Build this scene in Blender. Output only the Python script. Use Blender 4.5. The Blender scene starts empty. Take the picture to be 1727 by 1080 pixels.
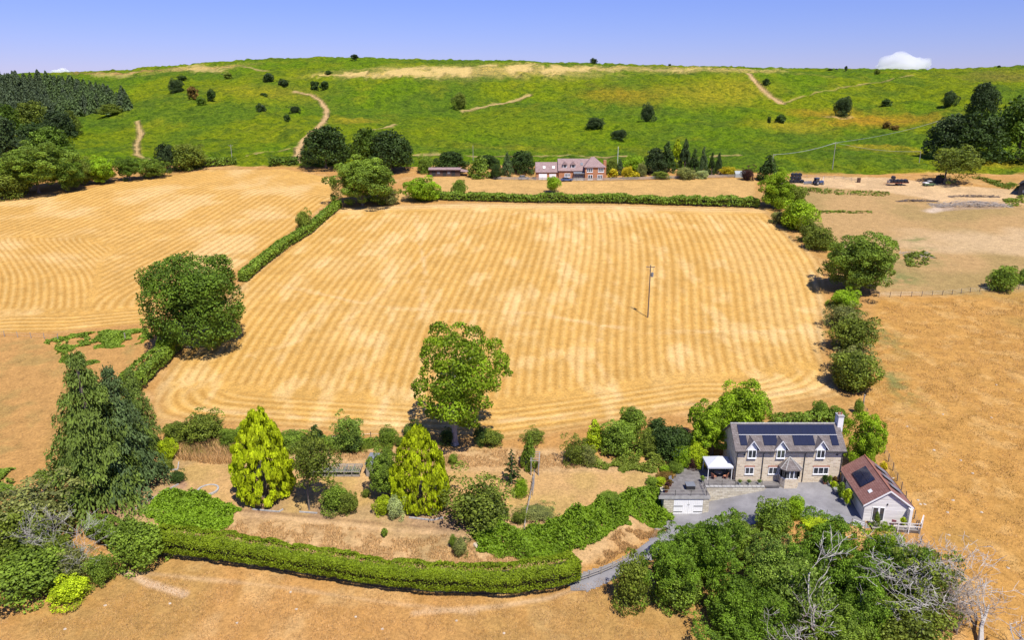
import bpy, math, random
import numpy as np
from mathutils import Vector, Matrix

# ---------------------------------------------------------------- camera, light, exposure
sc = bpy.context.scene
COL = sc.collection
F = 1250.0                      # focal length in photograph pixels (photograph 1727 wide)
PITCH = math.radians(17.0)
CZ = 54.0
cam_d = bpy.data.cameras.new('camera')
cam = bpy.data.objects.new('camera', cam_d)
COL.objects.link(cam)
cam.location = (0, 0, CZ)
cam.rotation_euler = (math.radians(90) - PITCH, 0, 0)
cam_d.sensor_width = 36.0
cam_d.lens = 36.0 * F / 1727.0
cam_d.clip_start = 1.0
cam_d.clip_end = 30000.0
sc.camera = cam

SUN_AZ = math.radians(154.0)    # from +Y (away from the camera) clockwise
SUN_EL = math.radians(59.0)
sdir = Vector((math.sin(SUN_AZ) * math.cos(SUN_EL), math.cos(SUN_AZ) * math.cos(SUN_EL), math.sin(SUN_EL)))
sun_d = bpy.data.lights.new('sun', 'SUN')
sun_d.energy = 4.6
sun_d.angle = math.radians(0.53)
sun_d.color = (1.0, 0.95, 0.86)
sun = bpy.data.objects.new('sun', sun_d)
COL.objects.link(sun)
sun.rotation_euler = (-sdir).to_track_quat('-Z', 'Y').to_euler()

world = bpy.data.worlds.new('World')
sc.world = world
world.use_nodes = True
wn = world.node_tree
for n in list(wn.nodes):
    wn.nodes.remove(n)
w_sky = wn.nodes.new('ShaderNodeTexSky')
w_sky.sky_type = 'NISHITA'
w_sky.sun_disc = False
w_sky.sun_elevation = SUN_EL
w_sky.sun_rotation = SUN_AZ
w_sky.altitude = 500
w_sky.air_density = 1.3
w_sky.dust_density = 0.0
w_sky.ozone_density = 10.0
w_mul = wn.nodes.new('ShaderNodeMix')
w_mul.data_type = 'RGBA'
w_mul.blend_type = 'MULTIPLY'
w_mul.inputs[0].default_value = 1.0
w_mul.inputs[7].default_value = (0.76, 0.68, 1.15, 1)
w_bg = wn.nodes.new('ShaderNodeBackground')
w_bg.inputs[1].default_value = 0.086
w_out = wn.nodes.new('ShaderNodeOutputWorld')
wn.links.new(w_sky.outputs[0], w_mul.inputs[6])
wn.links.new(w_mul.outputs[2], w_bg.inputs[0])
wn.links.new(w_bg.outputs[0], w_out.inputs[0])

sc.view_settings.view_transform = 'Standard'
sc.view_settings.look = 'None'
sc.view_settings.gamma = 1.0
sc.view_settings.use_curve_mapping = False
sc.view_settings.exposure = 0.5
sc.render.engine = 'CYCLES'
sc.cycles.max_bounces = 6
sc.cycles.transparent_max_bounces = 8

rng = np.random.default_rng(7)
random.seed(7)

# ---------------------------------------------------------------- noise
def _hash(ix, iy, seed):
    h = (ix.astype(np.int64) * 374761393 + iy.astype(np.int64) * 668265263 + seed * 974634541) & 0xFFFFFFFF
    h = ((h ^ (h >> 13)) * 1274126177) & 0xFFFFFFFF
    return ((h ^ (h >> 16)) & 0xFFFF) / 65535.0

def vnoise(x, y, seed=0):
    ix = np.floor(x); iy = np.floor(y)
    fx = x - ix; fy = y - iy
    fx = fx * fx * (3 - 2 * fx); fy = fy * fy * (3 - 2 * fy)
    a = _hash(ix, iy, seed); b = _hash(ix + 1, iy, seed)
    c = _hash(ix, iy + 1, seed); d = _hash(ix + 1, iy + 1, seed)
    return (a * (1 - fx) + b * fx) * (1 - fy) + (c * (1 - fx) + d * fx) * fy

def fbm(x, y, scale, octv=4, seed=0):
    x = np.asarray(x, float) / scale; y = np.asarray(y, float) / scale
    s = 0; a = 0.5; t = 0
    for o in range(octv):
        s = s + a * vnoise(x, y, seed + o * 17); t += a
        x = x * 2.03 + 5.7; y = y * 2.03 + 3.1; a *= 0.5
    return s / t          # 0..1

# ---------------------------------------------------------------- terrain
KY = np.array([-60, 0, 40, 60, 75, 92, 112, 200, 288, 330.0])
KZ = np.array([-19, -13, -8.6, -5.2, -2.6, 0.05, 2.4, 12.3, 22.5, 27.0])
CREST_PX = [(-900, 150), (-300, 135), (0, 126), (110, 123), (220, 118), (330, 108), (420, 102), (550, 98), (700, 101), (870, 104),
            (1100, 111), (1300, 115), (1400, 117), (1560, 119), (1727, 112), (2000, 108), (2600, 115)]
def ray(px, py):
    dx = (px - 863.5) / F; dy = (540 - py) / F
    return np.array([dx, math.cos(PITCH) + dy * math.sin(PITCH), -math.sin(PITCH) + dy * math.cos(PITCH)])
_cr = [ray(*q) for q in CREST_PX]
CU = np.array([d[0] / d[1] for d in _cr]); CR = np.array([d[2] / d[1] for d in _cr])
YC = 680.0; YM = 330.0

def pad_sdf(poly, x, y):
    """signed distance to a polygon, negative inside"""
    x = np.asarray(x, float); y = np.asarray(y, float)
    d2 = np.full(x.shape, 1e18); inside = np.zeros(x.shape, bool)
    n = len(poly)
    for i in range(n):
        x0, y0 = poly[i]; x1, y1 = poly[(i + 1) % n]
        ex, ey = x1 - x0, y1 - y0
        L = ex * ex + ey * ey + 1e-12
        t = np.clip(((x - x0) * ex + (y - y0) * ey) / L, 0, 1)
        d2 = np.minimum(d2, (x - x0 - t * ex) ** 2 + (y - y0 - t * ey) ** 2)
        c = ((y0 > y) != (y1 > y)) & (x < (x1 - x0) * (y - y0) / (y1 - y0 + 1e-12) + x0)
        inside ^= c
    return np.where(inside, -1, 1) * np.sqrt(d2)

def line_dist(pts, x, y):
    x = np.asarray(x, float); y = np.asarray(y, float)
    d2 = np.full(x.shape, 1e18)
    for (x0, y0), (x1, y1) in zip(pts[:-1], pts[1:]):
        ex, ey = x1 - x0, y1 - y0
        L = ex * ex + ey * ey + 1e-12
        t = np.clip(((x - x0) * ex + (y - y0) * ey) / L, 0, 1)
        d2 = np.minimum(d2, (x - x0 - t * ex) ** 2 + (y - y0 - t * ey) ** 2)
    return np.sqrt(d2)

def sstep(a, b, v):
    t = np.clip((v - a) / (b - a), 0, 1)
    return t * t * (3 - 2 * t)

GARAGE_Z = -2.45
# (polygon, z(x,y), falloff outside)
PADS = [
    # drive running down past the garage
    ([(19.5, 86.0), (27.6, 86.0), (27.6, 92.2), (21.0, 92.2)], lambda x, y: GARAGE_Z + 0 * x, 3.2),
    ([(7.0, 75.4), (9.0, 74.6), (15.0, 78.6), (20.5, 83.0), (26, 85.4), (24, 90.5), (20.3, 90), (17.2, 84.2), (12.5, 79.6), (6.5, 77.2)],
     lambda x, y: -2.75 + 0.02 * (x - 7), 3.2),
    # yard in front of the house
    ([(25, 85.2), (31, 86.2), (36, 88.2), (43.5, 86.2), (47.5, 84.8), (53.5, 84.4), (55.4, 97), (48.5, 97.2), (33.6, 96), (27.6, 94.2)],
     lambda x, y: np.interp(x, [26, 30, 36, 44, 60], [GARAGE_Z, -1.55, -0.05, 0.2, 0.2]) + 0.07 * (np.minimum(y, 95.5) - 95.5) * sstep(30, 38, x), 1.4),
    # house terrace
    ([(20.5, 94.6), (36.2, 94.55), (36.2, 96.5), (48.2, 96.5), (48.2, 104.5), (24.0, 104.0), (22, 99)], lambda x, y: 0.35 + 0 * x, 0.25),
    # far house
    ([(4, 284), (42, 284), (42, 300), (4, 300)], lambda x, y: 22.4 + 0 * x, 10.0),
]

def base_h(x, y):
    x = np.asarray(x, float); y = np.asarray(y, float)
    z0 = np.interp(y, KY, KZ)
    u = x / np.maximum(y, 40.0)
    rc = np.interp(u, CU, CR)
    zc = CZ + rc * YC
    D = zc - 27.0
    L = YC - YM
    t = np.clip((y - YM) / L, 0, 1)
    m0 = 0.42; m1 = rc * L / D
    zm = 27.0 + D * ((t ** 3 - 2 * t * t + t) * m0 + (-2 * t ** 3 + 3 * t * t) + (t ** 3 - t * t) * m1)
    und = (fbm(x, y, 95.0, 2, 3) - 0.5) * 15.0 * sstep(0.0, 0.25, t) * (1 - sstep(0.72, 0.95, t))
    zm = zm + und
    yb = np.maximum(y - YC, 0)
    zb = zc + rc * yb - 0.00035 * yb * yb * np.where(yb > 700, 0, 1) - np.where(yb > 700, 0.00035 * 700 * 700 + (yb - 700) * 0.25, 0)
    z = np.where(y < YM, z0, np.where(y < YC, zm, np.maximum(zb, -60)))
    z = z + (fbm(x, y, 55.0, 2, 11) - 0.5) * 0.7 * sstep(105, 150, y) * (1 - sstep(255, 285, y))
    return z

def terr(x, y):
    x = np.asarray(x, float); y = np.asarray(y, float)
    z = base_h(x, y)
    for poly, zf, fo in PADS:
        xs = [p[0] for p in poly]; ys = [p[1] for p in poly]
        m = (x > min(xs) - fo) & (x < max(xs) + fo) & (y > min(ys) - fo) & (y < max(ys) + fo)
        if not np.any(m):
            continue
        if z.ndim == 0:
            s = float(pad_sdf(poly, x, y)); w = 1 - sstep(0, fo, s)
            z = z * (1 - w) + zf(x, y) * w
        else:
            s = pad_sdf(poly, x[m], y[m]); w = 1 - sstep(0, fo, s)
            z[m] = z[m] * (1 - w) + zf(x[m], y[m]) * w
    return z

_T = np.concatenate([np.arange(40, 200, 0.25), np.arange(200, 400, 0.6), np.arange(400, 1200, 1.5)])
_gc = {}
def gp(px, py):
    """ground point seen at a photograph pixel -> (x, y, z)"""
    k = (round(px, 2), round(py, 2))
    if k in _gc:
        return _gc[k]
    d = ray(px, py)
    X = d[0] * _T; Y = d[1] * _T; Z = CZ + d[2] * _T
    hit = np.nonzero(Z < terr(X, Y))[0]
    i = hit[0] if len(hit) else int(np.argmin(Z - terr(X, Y)))
    r = (float(X[i]), float(Y[i]), float(terr(X[i:i + 1], Y[i:i + 1])[0]))
    _gc[k] = r
    return r
def gp2(px, py):
    return gp(px, py)[:2]
def gz(x, y):
    return float(terr(np.array([x]), np.array([y]))[0])
def pxm(p):
    """photograph pixels per metre at a world point, and depression angle"""
    dep = p[1] * math.cos(PITCH) + (CZ - p[2]) * math.sin(PITCH)
    return F / dep, math.atan2(CZ - p[2], p[1])

# ---------------------------------------------------------------- materials
def newmat(name):
    m = bpy.data.materials.new(name)
    m.use_nodes = True
    nt = m.node_tree
    b = nt.nodes['Principled BSDF']
    b.inputs['Roughness'].default_value = 0.8
    b.inputs['Specular IOR Level'].default_value = 0.25
    return m, nt, b

def N(nt, typ, **kw):
    n = nt.nodes.new(typ)
    for k, v in kw.items():
        if hasattr(n, k):
            setattr(n, k, v)
    return n

def math_node(nt, op, a, b=None, clamp=False):
    n = nt.nodes.new('ShaderNodeMath'); n.operation = op; n.use_clamp = clamp
    for i, v in enumerate((a, b)):
        if v is None: continue
        if isinstance(v, (int, float)): n.inputs[i].default_value = v
        else: nt.links.new(v, n.inputs[i])
    return n.outputs[0]

def mixc(nt, fac, a, b, blend='MIX'):
    n = nt.nodes.new('ShaderNodeMix'); n.data_type = 'RGBA'; n.blend_type = blend
    for i, v in ((0, fac), (6, a), (7, b)):
        if isinstance(v, (int, float)): n.inputs[i].default_value = v
        elif isinstance(v, tuple): n.inputs[i].default_value = v if len(v) == 4 else (*v, 1)
        else: nt.links.new(v, n.inputs[i])
    return n.outputs[2]

def noise_node(nt, vec, scale, detail=4, rough=0.55):
    n = nt.nodes.new('ShaderNodeTexNoise')
    n.inputs['Scale'].default_value = scale; n.inputs['Detail'].default_value = detail
    n.inputs['Roughness'].default_value = rough
    if vec is not None: nt.links.new(vec, n.inputs['Vector'])
    return n.outputs['Fac']

def ramp(nt, fac, stops):
    n = nt.nodes.new('ShaderNodeValToRGB')
    e = n.color_ramp.elements
    while len(e) > 1: e.remove(e[-1])
    e[0].position = stops[0][0]; e[0].color = (*stops[0][1], 1)
    for p, c in stops[1:]:
        q = e.new(p); q.color = (*c, 1)
    nt.links.new(fac, n.inputs[0])
    return n.outputs[0]

def bump(nt, b, height, strength=0.5, dist=0.1):
    n = nt.nodes.new('ShaderNodeBump')
    n.inputs['Strength'].default_value = strength; n.inputs['Distance'].default_value = dist
    nt.links.new(height, n.inputs['Height'])
    nt.links.new(n.outputs[0], b.inputs['Normal'])

def simple(name, col, rough=0.7, var=0.15, nscale=3.0, metal=0.0, spec=0.25, bumpd=0.0):
    m, nt, b = newmat(name)
    tc = N(nt, 'ShaderNodeTexCoord')
    f = noise_node(nt, tc.outputs['Object'], nscale, 5)
    lo = tuple(c * (1 - var) for c in col); hi = tuple(min(1, c * (1 + var)) for c in col)
    nt.links.new(ramp(nt, f, [(0.3, lo), (0.7, hi)]), b.inputs['Base Color'])
    b.inputs['Roughness'].default_value = rough
    b.inputs['Metallic'].default_value = metal
    b.inputs['Specular IOR Level'].default_value = spec
    if bumpd: bump(nt, b, f, 0.6, bumpd)
    return m

def leafmat(name, col, var=0.60, hue=(1.2, 1.1, 0.7), trans=0.22):
    """foliage: leaf colour varies per leaf (face attribute) and per plant"""
    m = bpy.data.materials.new(name); m.use_nodes = True
    nt = m.node_tree
    for n in list(nt.nodes): nt.nodes.remove(n)
    at = N(nt, 'ShaderNodeAttribute'); at.attribute_name = 'tint'
    oi = N(nt, 'ShaderNodeObjectInfo')
    lo = tuple(c * (1 - var) for c in col)
    hi = tuple(c * (1 + var) * h for c, h in zip(col, hue))
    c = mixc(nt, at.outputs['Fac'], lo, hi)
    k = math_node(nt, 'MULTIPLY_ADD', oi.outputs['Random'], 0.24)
    nt.nodes[-1].inputs[2].default_value = 0.88
    sep = N(nt, 'ShaderNodeVectorMath'); sep.operation = 'SCALE'
    nt.links.new(c, sep.inputs[0]); nt.links.new(k, sep.inputs['Scale'])
    d = N(nt, 'ShaderNodeBsdfPrincipled')
    d.inputs['Roughness'].default_value = 0.6; d.inputs['Specular IOR Level'].default_value = 0.2
    t = N(nt, 'ShaderNodeBsdfTranslucent')
    tc = N(nt, 'ShaderNodeVectorMath'); tc.operation = 'MULTIPLY'
    nt.links.new(sep.outputs[0], tc.inputs[0]); tc.inputs[1].default_value = (1.5, 1.45, 0.7)
    nt.links.new(sep.outputs[0], d.inputs['Base Color'])
    nt.links.new(tc.outputs[0], t.inputs['Color'])
    mx = N(nt, 'ShaderNodeMixShader'); mx.inputs[0].default_value = trans
    nt.links.new(d.outputs[0], mx.inputs[1]); nt.links.new(t.outputs[0], mx.inputs[2])
    o = N(nt, 'ShaderNodeOutputMaterial')
    nt.links.new(mx.outputs[0], o.inputs[0])
    return m

LM = {
    'oak': leafmat('leaf oak', (0.091, 0.161, 0.020)),
    'fieldoak': leafmat('leaf field oak', (0.193, 0.309, 0.017)),
    'mid': leafmat('leaf mid green', (0.149, 0.236, 0.034)),
    'bright': leafmat('leaf bright green', (0.214, 0.355, 0.021)),
    'lime': leafmat('leaf lime', (0.317, 0.428, 0.019)),
    'gold': leafmat('leaf golden cypress', (0.312, 0.396, 0.012), hue=(1.15, 1.08, 0.7)),
    'yellow': leafmat('leaf yellow shrub', (0.410, 0.372, 0.019)),
    'olive': leafmat('leaf olive', (0.140, 0.192, 0.032)),
    'grey': leafmat('leaf grey willow', (0.188, 0.220, 0.082)),
    'dark': leafmat('leaf dark', (0.048, 0.089, 0.023)),
    'fardark': leafmat('leaf far dark', (0.045, 0.077, 0.031)),
    'blue': leafmat('leaf blue conifer', (0.085, 0.138, 0.062)),
    'cedar': leafmat('leaf cedar', (0.129, 0.197, 0.045)),
    'fir': leafmat('leaf plantation fir', (0.069, 0.104, 0.067)),
    'ash': leafmat('leaf ash', (0.125, 0.227, 0.024)),
    'pale': leafmat('leaf pale ash', (0.164, 0.259, 0.050)),
    'purple': leafmat('leaf purple', (0.062, 0.028, 0.034)),
    'brown': leafmat('leaf brown', (0.15, 0.10, 0.03)),
    'hedge': leafmat('leaf clipped hedge', (0.171, 0.249, 0.014)),
    'bracken': leafmat('leaf bracken', (0.152, 0.264, 0.019), var=0.5),
    'straw': leafmat('leaf dry straw', (0.43, 0.265, 0.115), hue=(1.15, 1.15, 1.1), trans=0.08),
    'silver': leafmat('leaf variegated', (0.372, 0.465, 0.248)),
}
M = {
    'bark': simple('bark', (0.16, 0.13, 0.10), 0.9, 0.3, 4, bumpd=0.03),
    'paletrunk': simple('pale bark', (0.34, 0.31, 0.27), 0.9, 0.25, 4, bumpd=0.02),
    'deadwood': simple('dead bleached wood', (0.40, 0.37, 0.33), 0.85, 0.2, 5),
    'twig': simple('grey twig', (0.33, 0.28, 0.23), 0.9, 0.2, 5),
    'stems': simple('dark hedge core and soil', (0.05, 0.045, 0.028), 0.95, 0.3, 4),  # dark fill for the shaded inside of hedges, also used for soil
    'wood': simple('weathered fence wood', (0.30, 0.27, 0.23), 0.85, 0.25, 6),
    'darkwood': simple('dark fence post', (0.13, 0.10, 0.08), 0.85, 0.25, 6),
    'white': simple('white frame', (0.80, 0.80, 0.79), 0.4, 0.04, 2, spec=0.4),
    'black': simple('black metal', (0.03, 0.03, 0.032), 0.45, 0.2, 6, spec=0.4),
    'rock': simple('warm pale rock', (0.50, 0.42, 0.32), 0.9, 0.15, 3),
    'steel': simple('galvanised steel', (0.45, 0.46, 0.47), 0.4, 0.1, 4, metal=0.6),
    'concrete': simple('concrete', (0.36, 0.35, 0.33), 0.9, 0.18, 2.2, bumpd=0.01),
    'lead': simple('lead', (0.17, 0.18, 0.20), 0.55, 0.12, 3),
}
# ---------------------------------------------------------------- object helpers
def tag(o, label=None, cat=None, group=None, kind=None):
    if label: o['label'] = label
    if cat: o['category'] = cat
    if group: o['group'] = group
    if kind: o['kind'] = kind
    return o

def empty(name, loc=(0, 0, 0), rotz=0.0, label=None, cat=None, group=None):
    o = bpy.data.objects.new(name, None); COL.objects.link(o)
    o.location = loc; o.rotation_euler = (0, 0, rotz); o.empty_display_size = 0.3
    return tag(o, label, cat, group)

def link(name, me, mat=None, parent=None):
    o = bpy.data.objects.new(name, me); COL.objects.link(o)
    if parent is not None: o.parent = parent
    if mat is not None:
        if len(me.materials) == 0: me.materials.append(mat)
        elif me.materials[0] is not mat:
            o.material_slots[0].link = 'OBJECT'; o.material_slots[0].material = mat
    return o

def np_mesh(name, verts, faces_idx, face_n, smooth=False, tint=None):
    """verts (n,3); faces_idx flat index array; face_n = verts per face (3 or 4)"""
    me = bpy.data.meshes.new(name)
    nf = len(faces_idx) // face_n
    me.vertices.add(len(verts)); me.vertices.foreach_set('co', np.ascontiguousarray(verts, dtype=np.float32).ravel())
    me.loops.add(nf * face_n); me.loops.foreach_set('vertex_index', np.ascontiguousarray(faces_idx, dtype=np.int32))
    me.polygons.add(nf)
    me.polygons.foreach_set('loop_start', np.arange(0, nf * face_n, face_n, dtype=np.int32))
    me.polygons.foreach_set('loop_total', np.full(nf, face_n, dtype=np.int32))
    if smooth: me.polygons.foreach_set('use_smooth', np.ones(nf, dtype=bool))
    me.update(calc_edges=True)
    if tint is not None:
        a = me.attributes.new('tint', 'FLOAT', 'FACE'); a.data.foreach_set('value', tint.astype(np.float32))
    return me

class MB:
    """collects simple solids into ONE mesh"""
    def __init__(s): s.v = []; s.f = []
    def box(s, x0, x1, y0, y1, z0, z1):
        i = len(s.v)
        s.v += [(x0, y0, z0), (x1, y0, z0), (x1, y1, z0), (x0, y1, z0), (x0, y0, z1), (x1, y0, z1), (x1, y1, z1), (x0, y1, z1)]
        s.f += [(i, i+3, i+2, i+1), (i+4, i+5, i+6, i+7), (i, i+1, i+5, i+4), (i+1, i+2, i+6, i+5), (i+2, i+3, i+7, i+6), (i+3, i, i+4, i+7)]
        return s
    def prism(s, poly, d0, d1, axis='y'):
        """poly = outline in the two other axes, extruded from d0 to d1 along axis"""
        def P(a, b, d):
            return (a, d, b) if axis == 'y' else ((d, a, b) if axis == 'x' else (a, b, d))
        i = len(s.v); n = len(poly)
        s.v += [P(a, b, d0) for a, b in poly] + [P(a, b, d1) for a, b in poly]
        s.f.append(tuple(range(i, i + n))); s.f.append(tuple(range(i + 2 * n - 1, i + n - 1, -1)))
        for k in range(n):
            s.f.append((i + k, i + n + k, i + n + (k + 1) % n, i + (k + 1) % n))
        return s
    def hexa(s, p):
        """8 corner points: bottom 4 (ccw), top 4"""
        i = len(s.v); s.v += [tuple(q) for q in p]
        s.f += [(i, i+3, i+2, i+1), (i+4, i+5, i+6, i+7), (i, i+1, i+5, i+4), (i+1, i+2, i+6, i+5), (i+2, i+3, i+7, i+6), (i+3, i, i+4, i+7)]
        return s
    def slab(s, a, b, c, d, th):
        """a flat plate through 4 points with thickness th along its normal (downwards)"""
        a, b, c, d = map(Vector, (a, b, c, d))
        n = (b - a).cross(d - a).normalized() * th
        return s.hexa([a - n, b - n, c - n, d - n, a, b, c, d])
    def tube(s, pts, rad, n=6, cap=True):
        pts = [Vector(p) for p in pts]
        if not isinstance(rad, (list, tuple)): rad = [rad] * len(pts)
        base = len(s.v); up = Vector((0, 0, 1))
        for k, p in enumerate(pts):
            d = (pts[min(k + 1, len(pts) - 1)] - pts[max(k - 1, 0)])
            d = d.normalized() if d.length > 1e-9 else up
            a = d.cross(up if abs(d.z) < 0.9 else Vector((1, 0, 0))).normalized(); b = d.cross(a)
            for j in range(n):
                t = 2 * math.pi * j / n
                s.v.append(tuple(p + (a * math.cos(t) + b * math.sin(t)) * rad[k]))
        for k in range(len(pts) - 1):
            for j in range(n):
                q = base + k * n
                s.f.append((q + j, q + n + j, q + n + (j + 1) % n, q + (j + 1) % n))
        if cap:
            s.f.append(tuple(base + j for j in range(n)))
            q = base + (len(pts) - 1) * n
            s.f.append(tuple(q + n - 1 - j for j in range(n)))
        return s
    def cyl(s, x, y, z0, z1, r0, r1=None, n=10):
        return s.tube([(x, y, z0), (x, y, z1)], [r0, r0 if r1 is None else r1], n)
    def ball(s, c, r, n=8, m=6, sz=1.0):
        pts = []; rad = []
        for k in range(m + 1):
            t = math.pi * k / m
            pts.append((c[0], c[1], c[2] - r * sz * math.cos(t))); rad.append(max(r * math.sin(t), 0.001))
        return s.tube(pts, rad, n)
    def mesh(s, name):
        me = bpy.data.meshes.new(name); me.from_pydata(s.v, [], s.f); me.update()
        return me
    def build(s, name, mat, parent=None, smooth=False):
        me = s.mesh(name)
        if smooth: me.polygons.foreach_set('use_smooth', np.ones(len(me.polygons), dtype=bool))
        return link(name, me, mat, parent)

def copy_tree(o, parent=None):
    c = o.copy(); COL.objects.link(c)
    if parent is not None: c.parent = parent
    for ch in [q for q in o.children]: copy_tree(ch, c)
    return c

# ---------------------------------------------------------------- ground sheet
def wp(*px): return [gp2(*p) for p in px]     # world polygon from photograph points
POLY = {}
POLY['main'] = wp((300, 600), (405, 478), (470, 428), (572, 352), (640, 347), (800, 343), (1000, 345), (1290, 352), (1330, 395), (1385, 440), (1392, 520),
                  (1390, 600), (1415, 668), (1300, 690), (1190, 690), (1000, 720), (850, 742), (700, 738), (560, 728), (430, 720), (330, 712), (262, 706), (262, 660))
POLY['left'] = wp((-400, 590), (0, 562), (100, 560), (245, 545), (330, 500), (400, 455), (480, 400), (560, 335), (558, 300), (480, 285), (350, 287), (200, 308), (60, 335), (-400, 380))
POLY['garden'] = wp((270, 790), (300, 735), (430, 752), (560, 748), (760, 758), (950, 760), (1110, 800), (1128, 850), (1130, 880), (1070, 925), (970, 965),
                    (900, 990), (750, 970), (600, 950), (450, 930), (300, 915), (165, 895), (200, 860))
POLY['lawn'] = wp((285, 800), (330, 782), (420, 790), (560, 800), (760, 795), (930, 800), (1095, 795), (1105, 815), (1060, 845), (930, 885), (905, 850), (840, 865),
                  (640, 850), (520, 870), (400, 860), (360, 850), (330, 830))
POLY['strip'] = wp((660, 340), (700, 300), (870, 300), (1000, 306), (1150, 302), (1275, 300), (1270, 345), (1000, 340), (760, 338))
POLY['paddock'] = wp((1330, 345), (1300, 315), (1500, 312), (1727, 320), (1900, 330), (1900, 485), (1727, 490), (1600, 498), (1480, 500), (1450, 470), (1380, 390))
POLY['right'] = wp((1475, 505), (1727, 494), (2000, 480), (2300, 1100), (1640, 1100), (1560, 900), (1480, 770), (1450, 680))
POLY['leftpast'] = wp((-400, 600), (0, 568), (250, 575), (280, 590), (215, 640), (110, 660), (60, 800), (-400, 900))
POLY['drive'] = [(25, 85.4), (31, 86.2), (36, 88.2), (43.5, 86.2), (46.8, 84.9), (46.9, 87.3), (48.5, 95.6), (47.4, 95.9), (36.3, 95.9), (36.2, 94.3), (27.6, 94.3),
                 (27.5, 91.4), (22.4, 91.4), (20.4, 90), (18.0, 85.0), (13.5, 80.6), (6.5, 77.4), (7.0, 75.1), (9.0, 74.8), (15.0, 78.7), (20.5, 83.1)]
PATHS = [  # photograph polyline, width in m, strength
    ([(500, 275), (503, 255), (512, 235), (535, 217), (550, 200), (551, 185), (540, 170), (522, 160), (497, 155)], 2.6, 1.0),
    ([(250, 268), (232, 262), (230, 245), (238, 228), (232, 205)], 2.2, 0.9),
    ([(1262, 124), (1275, 140), (1292, 158), (1320, 176)], 3.2, 1.0),
    ([(1310, 177), (1330, 172), (1400, 154), (1480, 138), (1540, 127)], 1.6, 0.6),
    ([(780, 188), (820, 180), (850, 175), (870, 170), (893, 161)], 2.8, 0.8),
    ([(620, 222), (640, 217), (665, 210)], 2.2, 0.8),
    ([(420, 263), (460, 257), (505, 248)], 1.6, 0.7),
    ([(410, 112), (430, 117), (460, 121)], 2.5, 0.8),
    ([(700, 262), (800, 262), (900, 264), (1010, 264), (1110, 265), (1260, 263)], 2.2, 0.75),
]
TRACKS = [([(1390, 307), (1440, 309), (1500, 311), (1545, 318), (1585, 330), (1605, 342), (1590, 352), (1570, 358)], 3.2, 0.9),
          ([(1590, 318), (1570, 326), (1585, 332)], 2.0, 0.8)]

def pts_world(pl): return [gp2(*p) for p in pl]

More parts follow.
